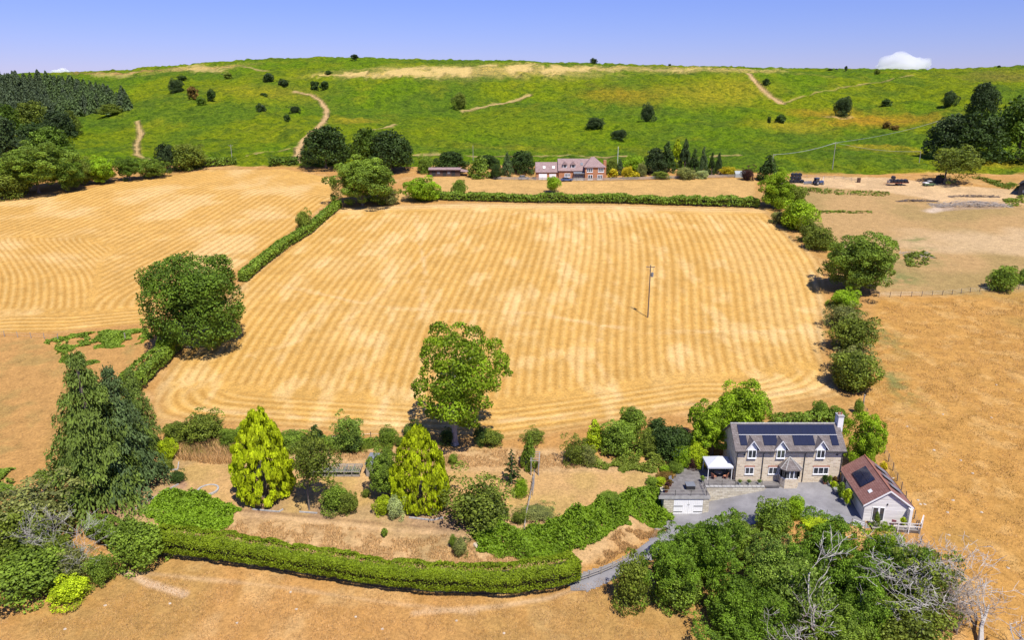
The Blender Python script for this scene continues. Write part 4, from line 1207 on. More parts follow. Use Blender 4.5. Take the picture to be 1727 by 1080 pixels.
# ---------------------------------------------------------------- builders shared by the houses
def window(parent, x, z, w, h, lights=2, y=0.0, name='window', fr=0.085, mat='white', sill=True):
    """framed casement standing 5 cm proud of a wall that faces -Y; panes are sub-parts"""
    mb = MB()
    y0, y1 = y - 0.07, y + 0.02
    mb.box(x, x + w, y0, y1, z, z + fr); mb.box(x, x + w, y0, y1, z + h - fr, z + h)
    mb.box(x, x + fr, y0, y1, z + fr, z + h - fr); mb.box(x + w - fr, x + w, y0, y1, z + fr, z + h - fr)
    for k in range(1, lights):
        c = x + w * k / lights
        mb.box(c - fr * 0.55, c + fr * 0.55, y0, y1, z + fr, z + h - fr)
    if sill: mb.box(x - 0.06, x + w + 0.06, y - 0.14, y + 0.02, z - 0.07, z - 0.002)
    f = mb.build(name, M[mat], parent)
    for k in range(lights):
        a = x + w * k / lights + fr * 0.6; b_ = x + w * (k + 1) / lights - fr * 0.6
        MB().box(a, b_, y - 0.035, y - 0.012, z + fr * 0.7, z + h - fr * 0.7).build('pane', M['glass'], f)
    return f

# ---------------------------------------------------------------- stone house
def stone_house():
    X0, Y0, Z0 = 32.1, 95.6, 0.35
    Lx, D, EH, RH, RY = 15.2, 6.2, 5.17, 7.62, 3.1
    h = empty('stone_house', (X0, Y0, Z0), 0, 'stone house with solar panels, three dormers and a bay porch', 'house')
    mb = MB().prism([(0, -1.0), (D, -1.0), (D, EH), (RY, RH), (0, EH)], 0.0, Lx, 'x')
    mb.build('wall', M['stone'], h)
    th = math.atan(0.79); c, s = math.cos(th), math.sin(th)
    R = MB()
    R.slab((-0.35, 0.0, EH + 0.14), (Lx + 0.3, 0.0, EH + 0.14), (Lx + 0.3, RY, RH + 0.14), (-0.35, RY, RH + 0.14), 0.13)
    GAPS = [(-0.35, 2.15 - 0.72), (2.15 + 0.72, 6.25 - 0.72), (6.25 + 0.72, 11.94 - 0.72), (11.94 + 0.72, Lx + 0.3)]
    for a_, b_ in GAPS: R.slab((a_, -0.42, EH - 0.42 * 0.79 + 0.14), (b_, -0.42, EH - 0.42 * 0.79 + 0.14), (b_, 0.0, EH + 0.14), (a_, 0.0, EH + 0.14), 0.13)
    R.slab((Lx + 0.3, D + 0.42, EH - 0.42 * 0.79 + 0.14), (-0.35, D + 0.42, EH - 0.42 * 0.79 + 0.14), (-0.35, RY, RH + 0.14), (Lx + 0.3, RY, RH + 0.14), 0.13)
    roof = R.build('roof', M['roof'], h)
    rid = MB()
    for k in range(34):
        x = -0.35 + (Lx + 0.65) * k / 34
        rid.tube([(x + 0.01, RY, RH + 0.13), (x + (Lx + 0.65) / 34 - 0.01, RY, RH + 0.13)], 0.12, 8)
    rid.build('ridge_tiles', M['concrete'], roof)
    # gutters and downpipes
    for a_, b_ in GAPS: MB().box(a_, b_, -0.55, -0.43, EH - 0.30, EH - 0.19).build('gutter', M['black'], h)
    for x in (0.06, 3.8, 9.75, Lx - 0.12):
        MB().tube([(x, -0.46, EH - 0.33), (x, -0.09, EH - 0.75), (x, -0.09, 0.0)], 0.055, 6).build('downpipe', M['black'], h)
    # ground-floor windows with red brick lintels
    for x, w, n in ((1.4, 1.25, 2), (4.77, 1.28, 2), (11.2, 2.2, 3)):
        window(h, x, 1.2, w, 1.1, n)
        MB().box(x - 0.12, x + w + 0.12, -0.03, 0.05, 2.32, 2.52).build('lintel', M['redlintel'], h)
    # gable windows left
    # dormers
    for cx in (2.15, 6.25, 11.94):
        d = MB()
        hw = 0.66
        d.box(cx - hw, cx + hw, -0.10, 1.75, 3.82, 5.32)
        d.prism([(cx - hw, 5.322), (cx + hw, 5.322), (cx, 6.42)], -0.10, 2.0, 'y')
        d = d.build('dormer', M['white'], h)
        rb = MB()
        ap = (cx, 6.62)
        for sg in (-1, 1):
            e = (cx + sg * 0.98, 5.22)
            A = (e[0], -0.36, e[1]); B = (ap[0], -0.36, ap[1]); Cc = (ap[0], 2.1, ap[1]); Dd = (e[0], 2.1, e[1])
            if sg < 0: rb.slab(A, B, Cc, Dd, -0.1) if False else rb.slab(B, Cc, Dd, A, 0.1)
            else: rb.slab(A, Dd, Cc, B, 0.1)
        rb.build('dormer_roof', M['roof'], d)
        bb = MB()
        for sg in (-1, 1):
            bb.prism([(cx + sg * 0.98, 5.10), (cx + sg * 0.98, 5.24), (cx, 6.64), (cx, 6.46)], -0.41, -0.37, 'y')
        bb.build('barge_board', M['white'], d)
        fr = MB(); z, hh, x, w = 3.80, 1.30, cx - 0.6, 1.2
        f_ = 0.09
        fr.box(x, x + w, -0.17, -0.102, z, z + f_); fr.box(x, x + w, -0.17, -0.102, z + hh - f_, z + hh)
        for q in (x, cx - f_ / 2, x + w - f_): fr.box(q, q + f_, -0.17, -0.102, z + f_, z + hh - f_)
        fr.box(x - 0.05, x + w + 0.05, -0.25, -0.102, z - 0.07, z - 0.002)
        fr.build('window_frame', M['white'], d)
        for q in (x + f_, cx + f_ / 2): MB().box(q, q + w / 2 - f_ * 1.5, -0.135, -0.103, z + f_, z + hh - f_).build('pane', M['glass'], d)
    # solar panels, each a piece of its own
    def sp(u, v, lift=0.24): # v = distance down the slope from the ridge
        return Vector((u, RY - v * c, RH + 0.14 - v * s)) + Vector((0, -s, c)) * lift
    pm = MB().box(0, 0.985, 0, 1.62, -0.035, 0).mesh('solar_panel')
    rot = Matrix(((1, 0, 0), (0, c, -s), (0, s, c)))
    def panel(u, v):
        o = link('solar_panel', pm, M['solar'], h)
        p = sp(u, v + 1.62, 0.10)
        o.matrix_local = Matrix.Translation(p) @ rot.to_4x4()
    for k in range(14): panel(0.55 + k * 1.005, 0.26)
    for u in (0.55, 3.9, 4.9, 8.2, 9.2, 10.2): panel(u, 1.93)
    panel(13.6, 1.93)
    rl = MB()
    for v in (1.895,):
        a, b_ = sp(0.5, v, 0.09), sp(14.65, v, 0.09)
        rl.tube([a, b_], 0.025, 4)
    rl.build('panel_rail', M['white'], h)
    # chimney on the right gable
    ch = MB().box(Lx - 0.15, Lx + 0.62, 2.55, 3.65, -0.6, 9.0).build('chimney', M['render'], h)
    MB().box(Lx - 0.22, Lx + 0.69, 2.48, 3.72, 9.0, 9.16).build('chimney_cap', M['concrete'], ch)
    MB().cyl(Lx + 0.05, 3.1, 9.16, 9.5, 0.13, 0.1).cyl(Lx + 0.42, 3.1, 9.16, 9.5, 0.13, 0.1).build('chimney_pot', M['terracotta'], ch)
    # bay porch: chamfered plinth, glazed band, hipped roof
    px0, px1, pd = 6.3, 8.9, 1.45
    plan = [(px0, 0), (px0, -pd + 0.55), (px0 + 0.42, -pd), (px1 - 0.42, -pd), (px1, -pd + 0.55), (px1, 0)]
    po = MB().prism(plan, -0.8, 1.15, 'z').build('porch', M['stone'], h)
    cen = Vector(((px0 + px1) / 2, -0.3, 0))
    gl = MB(); fr = MB()
    ins = [(cen.x + (a - cen.x) * 0.97, b_ * 0.97) for a, b_ in plan]
    gl.prism(ins, 1.15, 2.5, 'z'); gl.build('pane', M['glass'], po)
    for i in range(5):
        (ax, ay), (bx, by) = plan[i], plan[i + 1]
        n_ = 3 if i == 2 else 1
        for z0, z1 in ((1.15, 1.27), (2.40, 2.55)):
            d_ = Vector((bx - ax, by - ay, 0)).normalized(); nn = Vector((d_.y, -d_.x, 0)) * -0.06
            A, B = Vector((ax, ay, 0)), Vector((bx, by, 0))
            fr.hexa([A + Vector((0, 0, z0)), B + Vector((0, 0, z0)), B + nn + Vector((0, 0, z0)), A + nn + Vector((0, 0, z0)),
                     A + Vector((0, 0, z1)), B + Vector((0, 0, z1)), B + nn + Vector((0, 0, z1)), A + nn + Vector((0, 0, z1))])
        for k in range(n_ + 1):
            t = k / n_
            x, y = ax + (bx - ax) * t, ay + (by - ay) * t
            fr.box(x - 0.06, x + 0.06, y - 0.06, y + 0.06, 1.27, 2.40)
    fr.build('porch_frame', M['white'], po)
    rf = MB()
    ov = [(cen.x + (a - cen.x) * 1.18, b_ * 1.16 - (0.0 if b_ == 0 else 0.08)) for a, b_ in plan]
    i0 = len(rf.v); n_ = len(ov)
    rf.v += [(a, b_, 2.55) for a, b_ in ov] + [(a, b_, 2.68) for a, b_ in ov] + [(cen.x, -0.02, 4.0)]
    rf.f.append(tuple(range(i0 + n_ - 1, i0 - 1, -1)))
    for k in range(n_):
        rf.f.append((i0 + k, i0 + (k + 1) % n_, i0 + n_ + (k + 1) % n_, i0 + n_ + k))
        rf.f.append((i0 + n_ + k, i0 + n_ + (k + 1) % n_, i0 + 2 * n_))
    rf.build('porch_roof', M['roof'], po)
    hp = MB()
    for k in range(1, 5): hp.tube([(ov[k][0], ov[k][1], 2.70), (cen.x, -0.02, 4.02)], 0.06, 5)
    hp.build('hip_tiles', M['concrete'], po)
    # small wall lamps
    for x in (1.0, 14.2):
        MB().box(x, x + 0.18, -0.22, 0.0, 4.25, 4.42).build('lamp_or_shadow_block', M['black'], h)
    return h
stone_house()

# ---------------------------------------------------------------- retaining wall, terrace, garage
def garage():
    g = empty('garage', (20.4, 91.3, GARAGE_Z), 0, 'flat-roofed stone garage with white double doors and a roof terrace', 'garage')
    T_ = 0.46 - GARAGE_Z
    wl = MB()
    wl.box(0.75, 2.15, 0.05, 5.9, -0.6, T_ - 0.36)      # left pier and wall
    wl.box(6.25, 7.08, 0.05, 5.9, -0.6, T_ - 0.36)      # right pier
    wl.box(2.15, 6.25, 0.40, 0.75, 2.32, T_ - 0.36)
    wl.box(2.15, 6.25, 5.5, 5.9, -0.6, T_ - 0.36)
    wl.build('wall', M['palestone'], g)
    MB().prism([(0.0, 0.003), (7.14, 0.003), (7.14, 6.3), (3.7, 6.3), (2.4, 4.2)], T_ - 0.36, T_, 'z').build('roof', M['paving'], g)
    MB().box(-0.02, 7.16, -0.06, 0.0, T_ - 0.42, T_ + 0.06).build('fascia', M['concrete'], g)
    MB().box(2.1, 6.3, 0.1, 0.36, 2.30, T_ - 0.362).build('lintel', M['lead'], g)
    for sgn, x0 in ((0, 2.18), (1, 4.22)):
        d = MB()
        for k in range(8):
            d.box(x0 + k * 0.2525, x0 + (k + 1) * 0.2525 - 0.012, 0.08, 0.14, 0.03, 2.29)
        d.box(x0, x0 + 2.0, 0.14, 0.18, 0.03, 2.29)
        d = d.build('door', M['white'], g)
        for z in (0.35, 1.25):
            a = x0 + 0.02 if sgn == 0 else x0 + 0.75
            MB().box(a, a + 1.22, 0.05, 0.078, z, z + 0.09).build('hinge', M['black'], d)
        MB().box(4.12 if sgn == 0 else 4.3, 4.16 if sgn == 0 else 4.34, 0.03, 0.078, 1.45, 1.62).build('handle', M['black'], d)
    rail = MB()
    def railing(mb, pts, hgt, n_post):
        for (a, b_) in zip(pts[:-1], pts[1:]):
            a, b_ = Vector(a), Vector(b_)
            for q in (hgt, hgt * 0.5): mb.tube([a + Vector((0, 0, q)), b_ + Vector((0, 0, q))], 0.028, 4)
            for k in range(n_post + 1):
                p = a.lerp(b_, k / n_post); mb.tube([p, p + Vector((0, 0, hgt))], 0.035, 4)
    railing(rail, [(0.1, 0.0, T_), (6.6, 0.0, T_)], 1.0, 3)
    railing(rail, [(6.6, 0.0, T_), (6.75, 3.4, T_)], 1.0, 2)
    rail.build('railing', M['black'], g)
    return g
garage()
TZ = 0.46
wl = empty('retaining_wall', (27.56, 93.86, 0), 0, 'pale stone retaining wall holding the terrace above the drive', 'wall')
MB().box(0, 8.4, 0.0, 0.66, -3.2, 0.40).build('wall', M['palestone'], wl)
for k in range(14):
    MB().box(0.02 + k * 0.6, 0.58 + k * 0.6, -0.06, 0.40, 0.403, 0.50).build('coping_stone', M['concrete'], wl)
te = MB().box(27.6, 38.3, 94.27, 95.55, 0.2, 0.47).box(24.2, 32.0, 97.7, 99.6, 0.2, 0.44).box(27.6, 32.05, 95.552, 97.69, 0.2, 0.44).build('terrace', M['paving']); tag(te, kind='structure')
rl = empty('terrace_railing', (28, 94.1, 0.5), 0, 'thin black railing along the terrace in front of the stone house', 'railing')
for k in range(5): MB().tube([(k * 1.9, 0, 0), (k * 1.9, 0, 0.95)], 0.03, 4).build('post', M['black'], rl)
MB().tube([(0, 0, 0.95), (7.6, 0, 0.95)], 0.022, 4).tube([(0, 0, 0.5), (7.6, 0, 0.5)], 0.018, 4).build('rail', M['black'], rl)

def gazebo():
    g = empty('gazebo', (28.3, 95.9, 0.44), 0, 'white canvas gazebo set against the left gable of the stone house', 'gazebo')
    W_, D_ = 3.5, 3.0
    for x, y in ((0.05, 0.05), (W_ - 0.05, 0.05), (0.05, D_ - 0.05), (W_ - 0.05, D_ - 0.05)):
        MB().box(x - 0.04, x + 0.04, y - 0.04, y + 0.04, 0, 2.15).build('leg', M['white'], g)
    c = MB(); i = 0
    c.v = [(-0.1, -0.1, 2.15), (W_ + 0.1, -0.1, 2.15), (W_ + 0.1, D_ + 0.1, 2.15), (-0.1, D_ + 0.1, 2.15), (W_ / 2, D_ / 2, 3.05),
           (-0.1, -0.1, 1.85), (W_ + 0.1, -0.1, 1.85), (W_ + 0.1, D_ + 0.1, 1.85), (-0.1, D_ + 0.1, 1.85), (W_ * 0.5, -0.1, 2.10), (W_ / 2, D_ / 2, 3.0)]
    c.f = [(0, 1, 4), (1, 2, 4), (2, 3, 4), (3, 0, 4), (5, 6, 1, 0), (6, 7, 2, 1), (7, 8, 3, 2), (8, 5, 0, 3)]
    c.build('canopy', M['canvas'], g)
gazebo()

def table_chairs():
    t = empty('garden_table', (25.2, 93.4, TZ), 0, 'square dark table standing on the garage roof terrace', 'table')
    MB().box(-0.65, 0.65, -0.62, 0.62, 0.66, 0.74).build('table_top', M['lead'], t)
    MB().box(-0.6, 0.6, -0.57, 0.57, 0.1, 0.655).build('base', M['black'], t)
    def chair(x, y, z, rz, mat, label):
        c = empty('garden_chair', (x, y, z), rz, label, 'chair')
        MB().box(-0.27, 0.27, -0.27, 0.27, 0.40, 0.46).build('seat', M[mat], c)
        MB().hexa([(-0.27, 0.24, 0.46), (0.27, 0.24, 0.46), (0.27, 0.29, 0.46), (-0.27, 0.29, 0.46), (-0.27, 0.36, 0.98), (0.27, 0.36, 0.98), (0.27, 0.41, 0.98), (-0.27, 0.41, 0.98)]).build('backrest', M[mat], c)
        for sx in (-0.23, 0.23):
            for sy in (-0.23, 0.23): MB().box(sx - 0.025, sx + 0.025, sy - 0.025, sy + 0.025, 0, 0.40).build('leg', M[mat], c)
        return c
    chair(22.9, 94.9, TZ, 0.6, 'lead', 'blue-grey chair at the back of the garage roof terrace')
    chair(29.3, 96.2, 0.44, 2.2, 'terracotta', 'reddish chair in the shade at the left under the gazebo')
    chair(31.0, 96.3, 0.44, -2.2, 'terracotta', 'reddish chair in the shade at the right under the gazebo')
    gt = empty('gazebo_table', (30.15, 97.0, 0.44), 0, 'low table between the chairs under the gazebo', 'table')
    MB().cyl(0, 0, 0.66, 0.72, 0.6, n=14).build('table_top', M['wood'], gt); MB().cyl(0, 0, 0, 0.66, 0.08).build('leg', M['black'], gt)
    return chair
mk_chair = table_chairs()

def pot(x, y, z, r, h, mat, leaf, label, lh=0.5, lk='small0'):
    p = empty('plant_pot', (x, y, z), 0, label, 'plant pot')
    MB().tube([(0, 0, 0), (0, 0, h * 0.9), (0, 0, h)], [r * 0.72, r, r * 1.05], 10).build('pot', M[mat], p)
    o = link('plant', MESH[lk], LM[leaf], p); o.location = (0, 0, h + lh * 0.75); o.scale = (r * 1.5, r * 1.5, lh)
    return p

# ---------------------------------------------------------------- timber annexe
AX, AY, AZ, AR = 46.65, 86.55, -0.40, math.radians(-6.2)
def annexe():
    W_, L_, EH, RH = 5.75, 9.65, 2.57, 4.67
    a = empty('timber_annexe', (AX, AY, AZ), AR, 'timber-clad annexe with a red-brown roof and solar panels', 'annexe')
    MB().prism([(0.04, -0.6), (W_ - 0.04, -0.6), (W_ - 0.04, EH), (W_ / 2, RH - 0.03), (0.04, EH)], 0.04, L_ - 0.04, 'y').build('wall', M['wood'], a)
    bh = 0.19
    def halfw(z): return W_ / 2 if z <= EH else W_ / 2 * (RH - z) / (RH - EH)
    k = 0
    while k * bh < RH - 0.12:                     # gable boards, each its own piece
        z0, z1 = k * bh, (k + 1) * bh - 0.014
        w0, w1 = halfw(z0), halfw(min(z1, RH))
        cx = W_ / 2
        segs = [(cx - w0, cx - w1, cx + w1, cx + w0)]
        if z1 < 2.2: segs = [(0.0, 0.0, 1.0, 1.0), (2.62, 2.62, W_, W_)]
        for (xa, xb, xc, xd) in segs:
            MB().hexa([(xa, -0.045, z0), (xd, -0.045, z0), (xd, 0.03, z0), (xa, 0.03, z0), (xb, -0.022, z1), (xc, -0.022, z1), (xc, 0.03, z1), (xb, 0.03, z1)]).build('board', M['board'], a)
        k += 1
    lm = MB().hexa([(-0.03, 0, 0), (0.03, 0, 0), (0.03, L_, 0), (-0.03, L_, 0), (-0.01, 0, bh - 0.014), (0.03, 0, bh - 0.014), (0.03, L_, bh - 0.014), (-0.01, L_, bh - 0.014)]).mesh('board')
    for k in range(13):
        link('board', lm, M['board'], a).location = (0.0, 0.035, k * bh)
        o = link('board', lm, M['board'], a); o.location = (W_, 0.035 + L_, k * bh); o.rotation_euler = (0, 0, math.pi)
    th = math.atan2(RH - EH, W_ / 2); c, s = math.cos(th), math.sin(th)
    R = MB(); oe = 0.3; dz = oe * math.tan(th)
    R.slab((-oe, -0.32, EH - dz + 0.12), (W_ / 2, -0.32, RH + 0.12), (W_ / 2, L_ + 0.2, RH + 0.12), (-oe, L_ + 0.2, EH - dz + 0.12), 0.11)
    R.slab((W_ / 2, -0.32, RH + 0.12), (W_ + oe, -0.32, EH - dz + 0.12), (W_ + oe, L_ + 0.2, EH - dz + 0.12), (W_ / 2, L_ + 0.2, RH + 0.12), 0.11)
    roof = R.build('roof', M['clay'], a)
    MB().tube([(W_ / 2, -0.32, RH + 0.13), (W_ / 2, L_ + 0.2, RH + 0.13)], 0.09, 6).build('ridge_tiles', M['terracotta'], roof)
    bb = MB()
    for sg in (-1, 1):
        e = W_ / 2 + sg * (W_ / 2 + oe)
        bb.prism([(e, EH - dz - 0.10), (e, EH - dz + 0.125), (W_ / 2, RH + 0.125), (W_ / 2, RH - 0.10)], -0.37, -0.323, 'y')
    bb.build('barge_board', M['white'], a)
    MB().box(-0.42, -0.31, -0.3, L_ + 0.2, EH - dz - 0.02, EH - dz + 0.09).build('gutter', M['black'], a)
    MB().box(W_ + 0.31, W_ + 0.42, -0.3, L_ + 0.2, EH - dz - 0.02, EH - dz + 0.09).build('gutter', M['black'], a)
    # wing at the right-hand corner
    MB().box(W_ - 0.34, W_ + 0.02, -0.85, -0.05, -0.3, 2.42).build('wing_wall', M['board'], a)
    # french doors
    d = MB(); fr = 0.1
    x0, x1, z1 = 1.02, 2.60, 2.14
    for q0, q1 in ((x0, x0 + fr), (1.74, 1.98), (x1 - fr, x1)): d.box(q0, q1, -0.09, -0.0, 0.02, z1)
    d.box(x0, x1, -0.09, 0.0, z1 - fr, z1 + 0.02); d.box(x0 + fr, x1 - fr, -0.088, 0.0, 0.0, 0.16)
    d = d.build('door', M['white'], a)
    MB().box(x0 + fr, 1.74, -0.05, -0.02, 0.16, z1 - fr).build('pane', M['glass'], d)
    MB().box(1.98, x1 - fr, -0.05, -0.02, 0.16, z1 - fr).build('pane', M['glass'], d)
    MB().box(2.75, 2.87, -0.14, -0.03, 2.5, 2.75).build('lamp_or_shadow_block', M['black'], a)  # dark block standing in for the shadow of the ridge overhang, no lamp
    # left side windows
    for y in (4.2, 7.2):
        w_ = MB().box(-0.07, 0.02, y, y + 1.1, 0.95, 2.05).build('window', M['white'], a)
        MB().box(-0.085, -0.072, y + 0.08, y + 0.51, 1.03, 1.97).build('pane', M['glass'], w_); MB().box(-0.085, -0.072, y + 0.59, y + 1.02, 1.03, 1.97).build('pane', M['glass'], w_)
    # roof-mounted panels: left slope u along ridge, v down the slope
    def slope(sg, u, v, lift):
        p = Vector((W_ / 2 - (-sg) * 0, 0, 0))
        x = W_ / 2 + sg * v * c; z = RH + 0.12 - v * s
        return Vector((x, u, z)) + Vector((sg * s, 0, c)) * lift
    def plate(sg, u0, u1, v0, v1, lift0, lift1, mat, name, th_=0.06):
        A, B, Cc, Dd = slope(sg, u0, v0, lift0), slope(sg, u1, v0, lift0), slope(sg, u1, v1, lift1), slope(sg, u0, v1, lift1)
        return (MB().slab(A, B, Cc, Dd, th_) if sg < 0 else MB().slab(A, Dd, Cc, B, th_)).build(name, M[mat], a)
    for v0 in (0.78, 1.83): 
        p = plate(-1, 3.3, 7.1, v0, v0 + 1.02, 0.16, 0.16, 'solar', 'solar_panel')
    plate(-1, 1.35, 2.0, 1.95, 2.45, 0.07, 0.07, 'white', 'roof_window')
    for u0 in (1.6, 4.15, 6.7):
        plate(1, u0, u0 + 1.2, 0.8, 2.75, 0.26, 0.26, 'lead', 'solar_panel')
    return a
annexe()
def ax(lx, ly, lz=0.0):
    c, s = math.cos(AR), math.sin(AR)
    return (AX + lx * c - ly * s, AY + lx * s + ly * c, AZ + lz)
# deck and its rail
dk = empty('deck', ax(0.6, -1.9, 0.0), AR, 'grey timber deck in front of the annexe doors', 'deck')
dm = MB().box(0, 5.9, 0, 0.185, 0.06, 0.11).mesh('plank')
for k in range(9): link('plank', dm, M['wood'], dk).location = (0, k * 0.2, 0)
MB().box(0.02, 5.88, 0.02, 1.75, -1.2, 0.055).build('deck_frame', M['darkwood'], dk)
dr = empty('deck_railing', ax(2.4, -1.95, 0.1), AR, 'pale timber railing round the annexe deck corner', 'railing')
for p in ((0, 0), (1.35, 0.0), (2.7, 0.0), (4.1, 0.05), (4.75, 1.1), (5.3, 2.2)):
    MB().box(p[0] - 0.06, p[0] + 0.06, p[1] - 0.06, p[1] + 0.06, -0.9, 1.05).build('post', M['board'] if p[0] != 4.1 else M['darkwood'], dr)
for z in (0.55, 1.0):
    MB().slab((0, 0.03, z + 0.05), (4.1, 0.03, z + 0.05), (4.1, -0.03, z + 0.05), (0, -0.03, z + 0.05), -0.09).build('rail', M['board'], dr)
    MB().hexa([(4.1, 0.02, z - 0.05), (5.3, 2.2, z - 0.05), (5.24, 2.24, z - 0.05), (4.04, 0.06, z - 0.05), (4.1, 0.02, z + 0.05), (5.3, 2.2, z + 0.05), (5.24, 2.24, z + 0.05), (4.04, 0.06, z + 0.05)]).build('rail', M['board'], dr)
p = ax(3.6, -0.9, 0.12); mk_chair(p[0], p[1], p[2], 2.6, 'pink', 'pink chair on the annexe deck')
p = ax(4.7, -1.0, 0.12); pot(*p, 0.25, 0.4, 'black', 'lime', 'potted lime-green plant on the annexe deck', 0.5)
p = ax(1.2, -1.4, 0.12); pot(*p, 0.3, 0.35, 'concrete', 'mid', 'tall potted conifer beside the annexe doors', 1.0, 'cone0')
p = ax(-1.0, 3.4, 0.05); pot(*p, 0.42, 0.7, 'steel', 'lime', 'big grey planter with a leafy shrub on the shaded annexe side', 1.1)
p = ax(-1.3, 5.2, 0.05); pot(*p, 0.35, 0.5, 'lead', 'mid', 'dark planter with a tall shrub on the shaded annexe side', 1.2)
p = ax(-1.5, 7.6, 0.1); pot(*p, 0.35, 0.5, 'lead', 'lime', 'planter with yellow-green leaves near the house corner', 0.5)
for k, (x, m_, lf, lb) in enumerate(((45.0, 'terracotta', 'dark', 'terracotta pot at the right end of the house front'), (45.6, 'white', 'mid', 'white pot at the right end of the house front'), (46.2, 'terracotta', 'brown', 'terracotta pot with rusty leaves at the house corner'))):
    pot(x, 95.1 - 0.2 * k, gz(x, 95.1) + 0.03, 0.25, 0.4, m_, lf, lb, 0.6)
for k, (x, lb) in enumerate(((32.6, 'small white pot on the terrace wall below the first window'), (33.9, 'second white pot on the terrace wall'), (35.4, 'third white pot by the bay porch'))):
    pot(x, 94.6, 0.47, 0.2, 0.3, 'white', 'mid', lb, 0.25)
for k, (x, y, lb) in enumerate(((21.6, 92.3, 'terracotta pot at the front left of the roof terrace'), (22.0, 93.3, 'terracotta pot in the middle left of the roof terrace'), (22.5, 94.1, 'terracotta pot at the back left of the roof terrace'))):
    pot(x, y, TZ, 0.26, 0.4, 'terracotta', 'purple' if k == 1 else 'brown', lb, 0.35)
pot(27.4, 95.2, 0.46, 0.22, 0.4, 'concrete', 'mid', 'stone pot at the top of the terrace steps', 0.35)
p = ax(-1.2, 6.3, 0.05)
bn = empty('storage_box', p, AR, 'blue-grey storage box on the shaded annexe side', 'storage box')
MB().box(-0.6, 0.5, -0.5, 0.6, 0, 0.75).build('body', M['lead'], bn); MB().hexa([(-0.64, -0.54, 0.752), (0.54, -0.54, 0.752), (0.54, 0.64, 0.752), (-0.64, 0.64, 0.752), (-0.64, -0.54, 0.82), (0.54, -0.54, 0.82), (0.54, 0.64, 0.9), (-0.64, 0.64, 0.9)]).build('lid', M['steel'], bn)

# ---------------------------------------------------------------- far brick house, stable, barn
def brick_house():
    X0, Y0 = 9.3, 287.0
    Z0 = 22.4
    h = empty('brick_house', (X0, Y0, Z0), 0, 'long red brick house with a purple-brown roof below the moor', 'house')
    def gabled(x0, x1, y0, y1, eh, rh, hipr=0.0):
        ry = (y0 + y1) / 2
        MB().prism([(y0, -0.5), (y1, -0.5), (y1, eh), (ry, rh - 0.1), (y0, eh)], x0, x1, 'x').build('wall', M['brick'], h)
        t = (rh - eh) / (ry - y0); o = 0.45
        R = MB()
        R.slab((x0 - 0.3, y0 - o, eh - o * t + 0.15), (x1 + 0.3, y0 - o, eh - o * t + 0.15), (x1 + 0.3 - hipr, ry, rh + 0.1), (x0 - 0.3, ry, rh + 0.1), 0.15)
        R.slab((x1 + 0.3, y1 + o, eh - o * t + 0.15), (x0 - 0.3, y1 + o, eh - o * t + 0.15), (x0 - 0.3, ry, rh + 0.1), (x1 + 0.3 - hipr, ry, rh + 0.1), 0.15)
        return R.build('roof', M['farroof'], h)
    gabled(0.0, 8.6, 1.5, 8.5, 3.0, 6.2)
    gabled(8.62, 22.0, 0.8, 9.6, 3.6, 7.5)
    # right wing: two storeys under a hipped roof
    MB().box(18.5, 26.0, -1.2, 9.0, -0.5, 5.0).build('wall', M['brick'], h)
    R = MB(); o = 0.5
    R.v = [(18.5 - o, -1.2 - o, 4.9), (26 + o, -1.2 - o, 4.9), (26 + o, 9 + o, 4.9), (18.5 - o, 9 + o, 4.9), (21.2, 4.0, 8.3), (22.4, 4.0, 8.3)]
    R.f = [(3, 2, 1, 0), (0, 1, 5, 4), (1, 2, 5), (2, 3, 4, 5), (3, 0, 4)]
    R.build('roof', M['farroof'], h)
    MB().box(25.9, 27.0, 3.2, 4.4, -0.3, 7.2).build('chimney', M['brick'], h)
    for x, z, w, hh, n, y in ((19.1, 3.0, 2.3, 1.7, 3, -1.2), (23.4, 3.0, 2.2, 1.7, 3, -1.2), (19.6, 0.2, 1.8, 1.9, 2, -1.2), (23.2, 0.2, 1.9, 1.9, 3, -1.2), (10.8, 1.0, 2.2, 1.4, 4, 0.8)):
        window(h, x, z, w, hh, n, y, fr=0.16)
    MB().box(1.0, 4.1, 1.38, 1.6, 0.0, 2.2).build('garage_door', M['white'], h)
    MB().box(5.0, 7.6, 1.38, 1.6, 0.0, 2.1).build('garage_door', M['render'], h)
    MB().slab((14.2, -0.9, 2.5), (18.4, -0.9, 2.5), (18.4, 0.8, 3.1), (14.2, 0.8, 3.1), 0.12).build('porch_roof', M['lead'], h)
    window(h, 14.4, 0.1, 3.8, 2.2, 5, 0.0, fr=0.12)
    for x in (10.2, 13.4):
        d = MB().box(x, x + 1.5, 1.5, 4.0, 4.4, 5.6).build('dormer', M['white'], h)
        MB().prism([(x - 0.3, 5.6), (x + 1.8, 5.6), (x + 0.75, 6.7)], 1.2, 5.0, 'y').build('dormer_roof', M['farroof'], d)
        MB().box(x + 0.2, x + 1.3, 1.44, 1.49, 4.6, 5.5).build('pane', M['glass'], d)
    for x in (2.6, 6.2): MB().slab((x, 2.3, 4.15), (x + 0.9, 2.3, 4.15), (x + 0.9, 3.2, 4.95), (x, 3.2, 4.95), 0.1).build('roof_window', M['white'], h)
    MB().slab((17.0, 2.4, 5.3), (18.0, 2.4, 5.3), (18.0, 3.4, 6.2), (17.0, 3.4, 6.2), 0.1).build('roof_window', M['lead'], h)
brick_house()
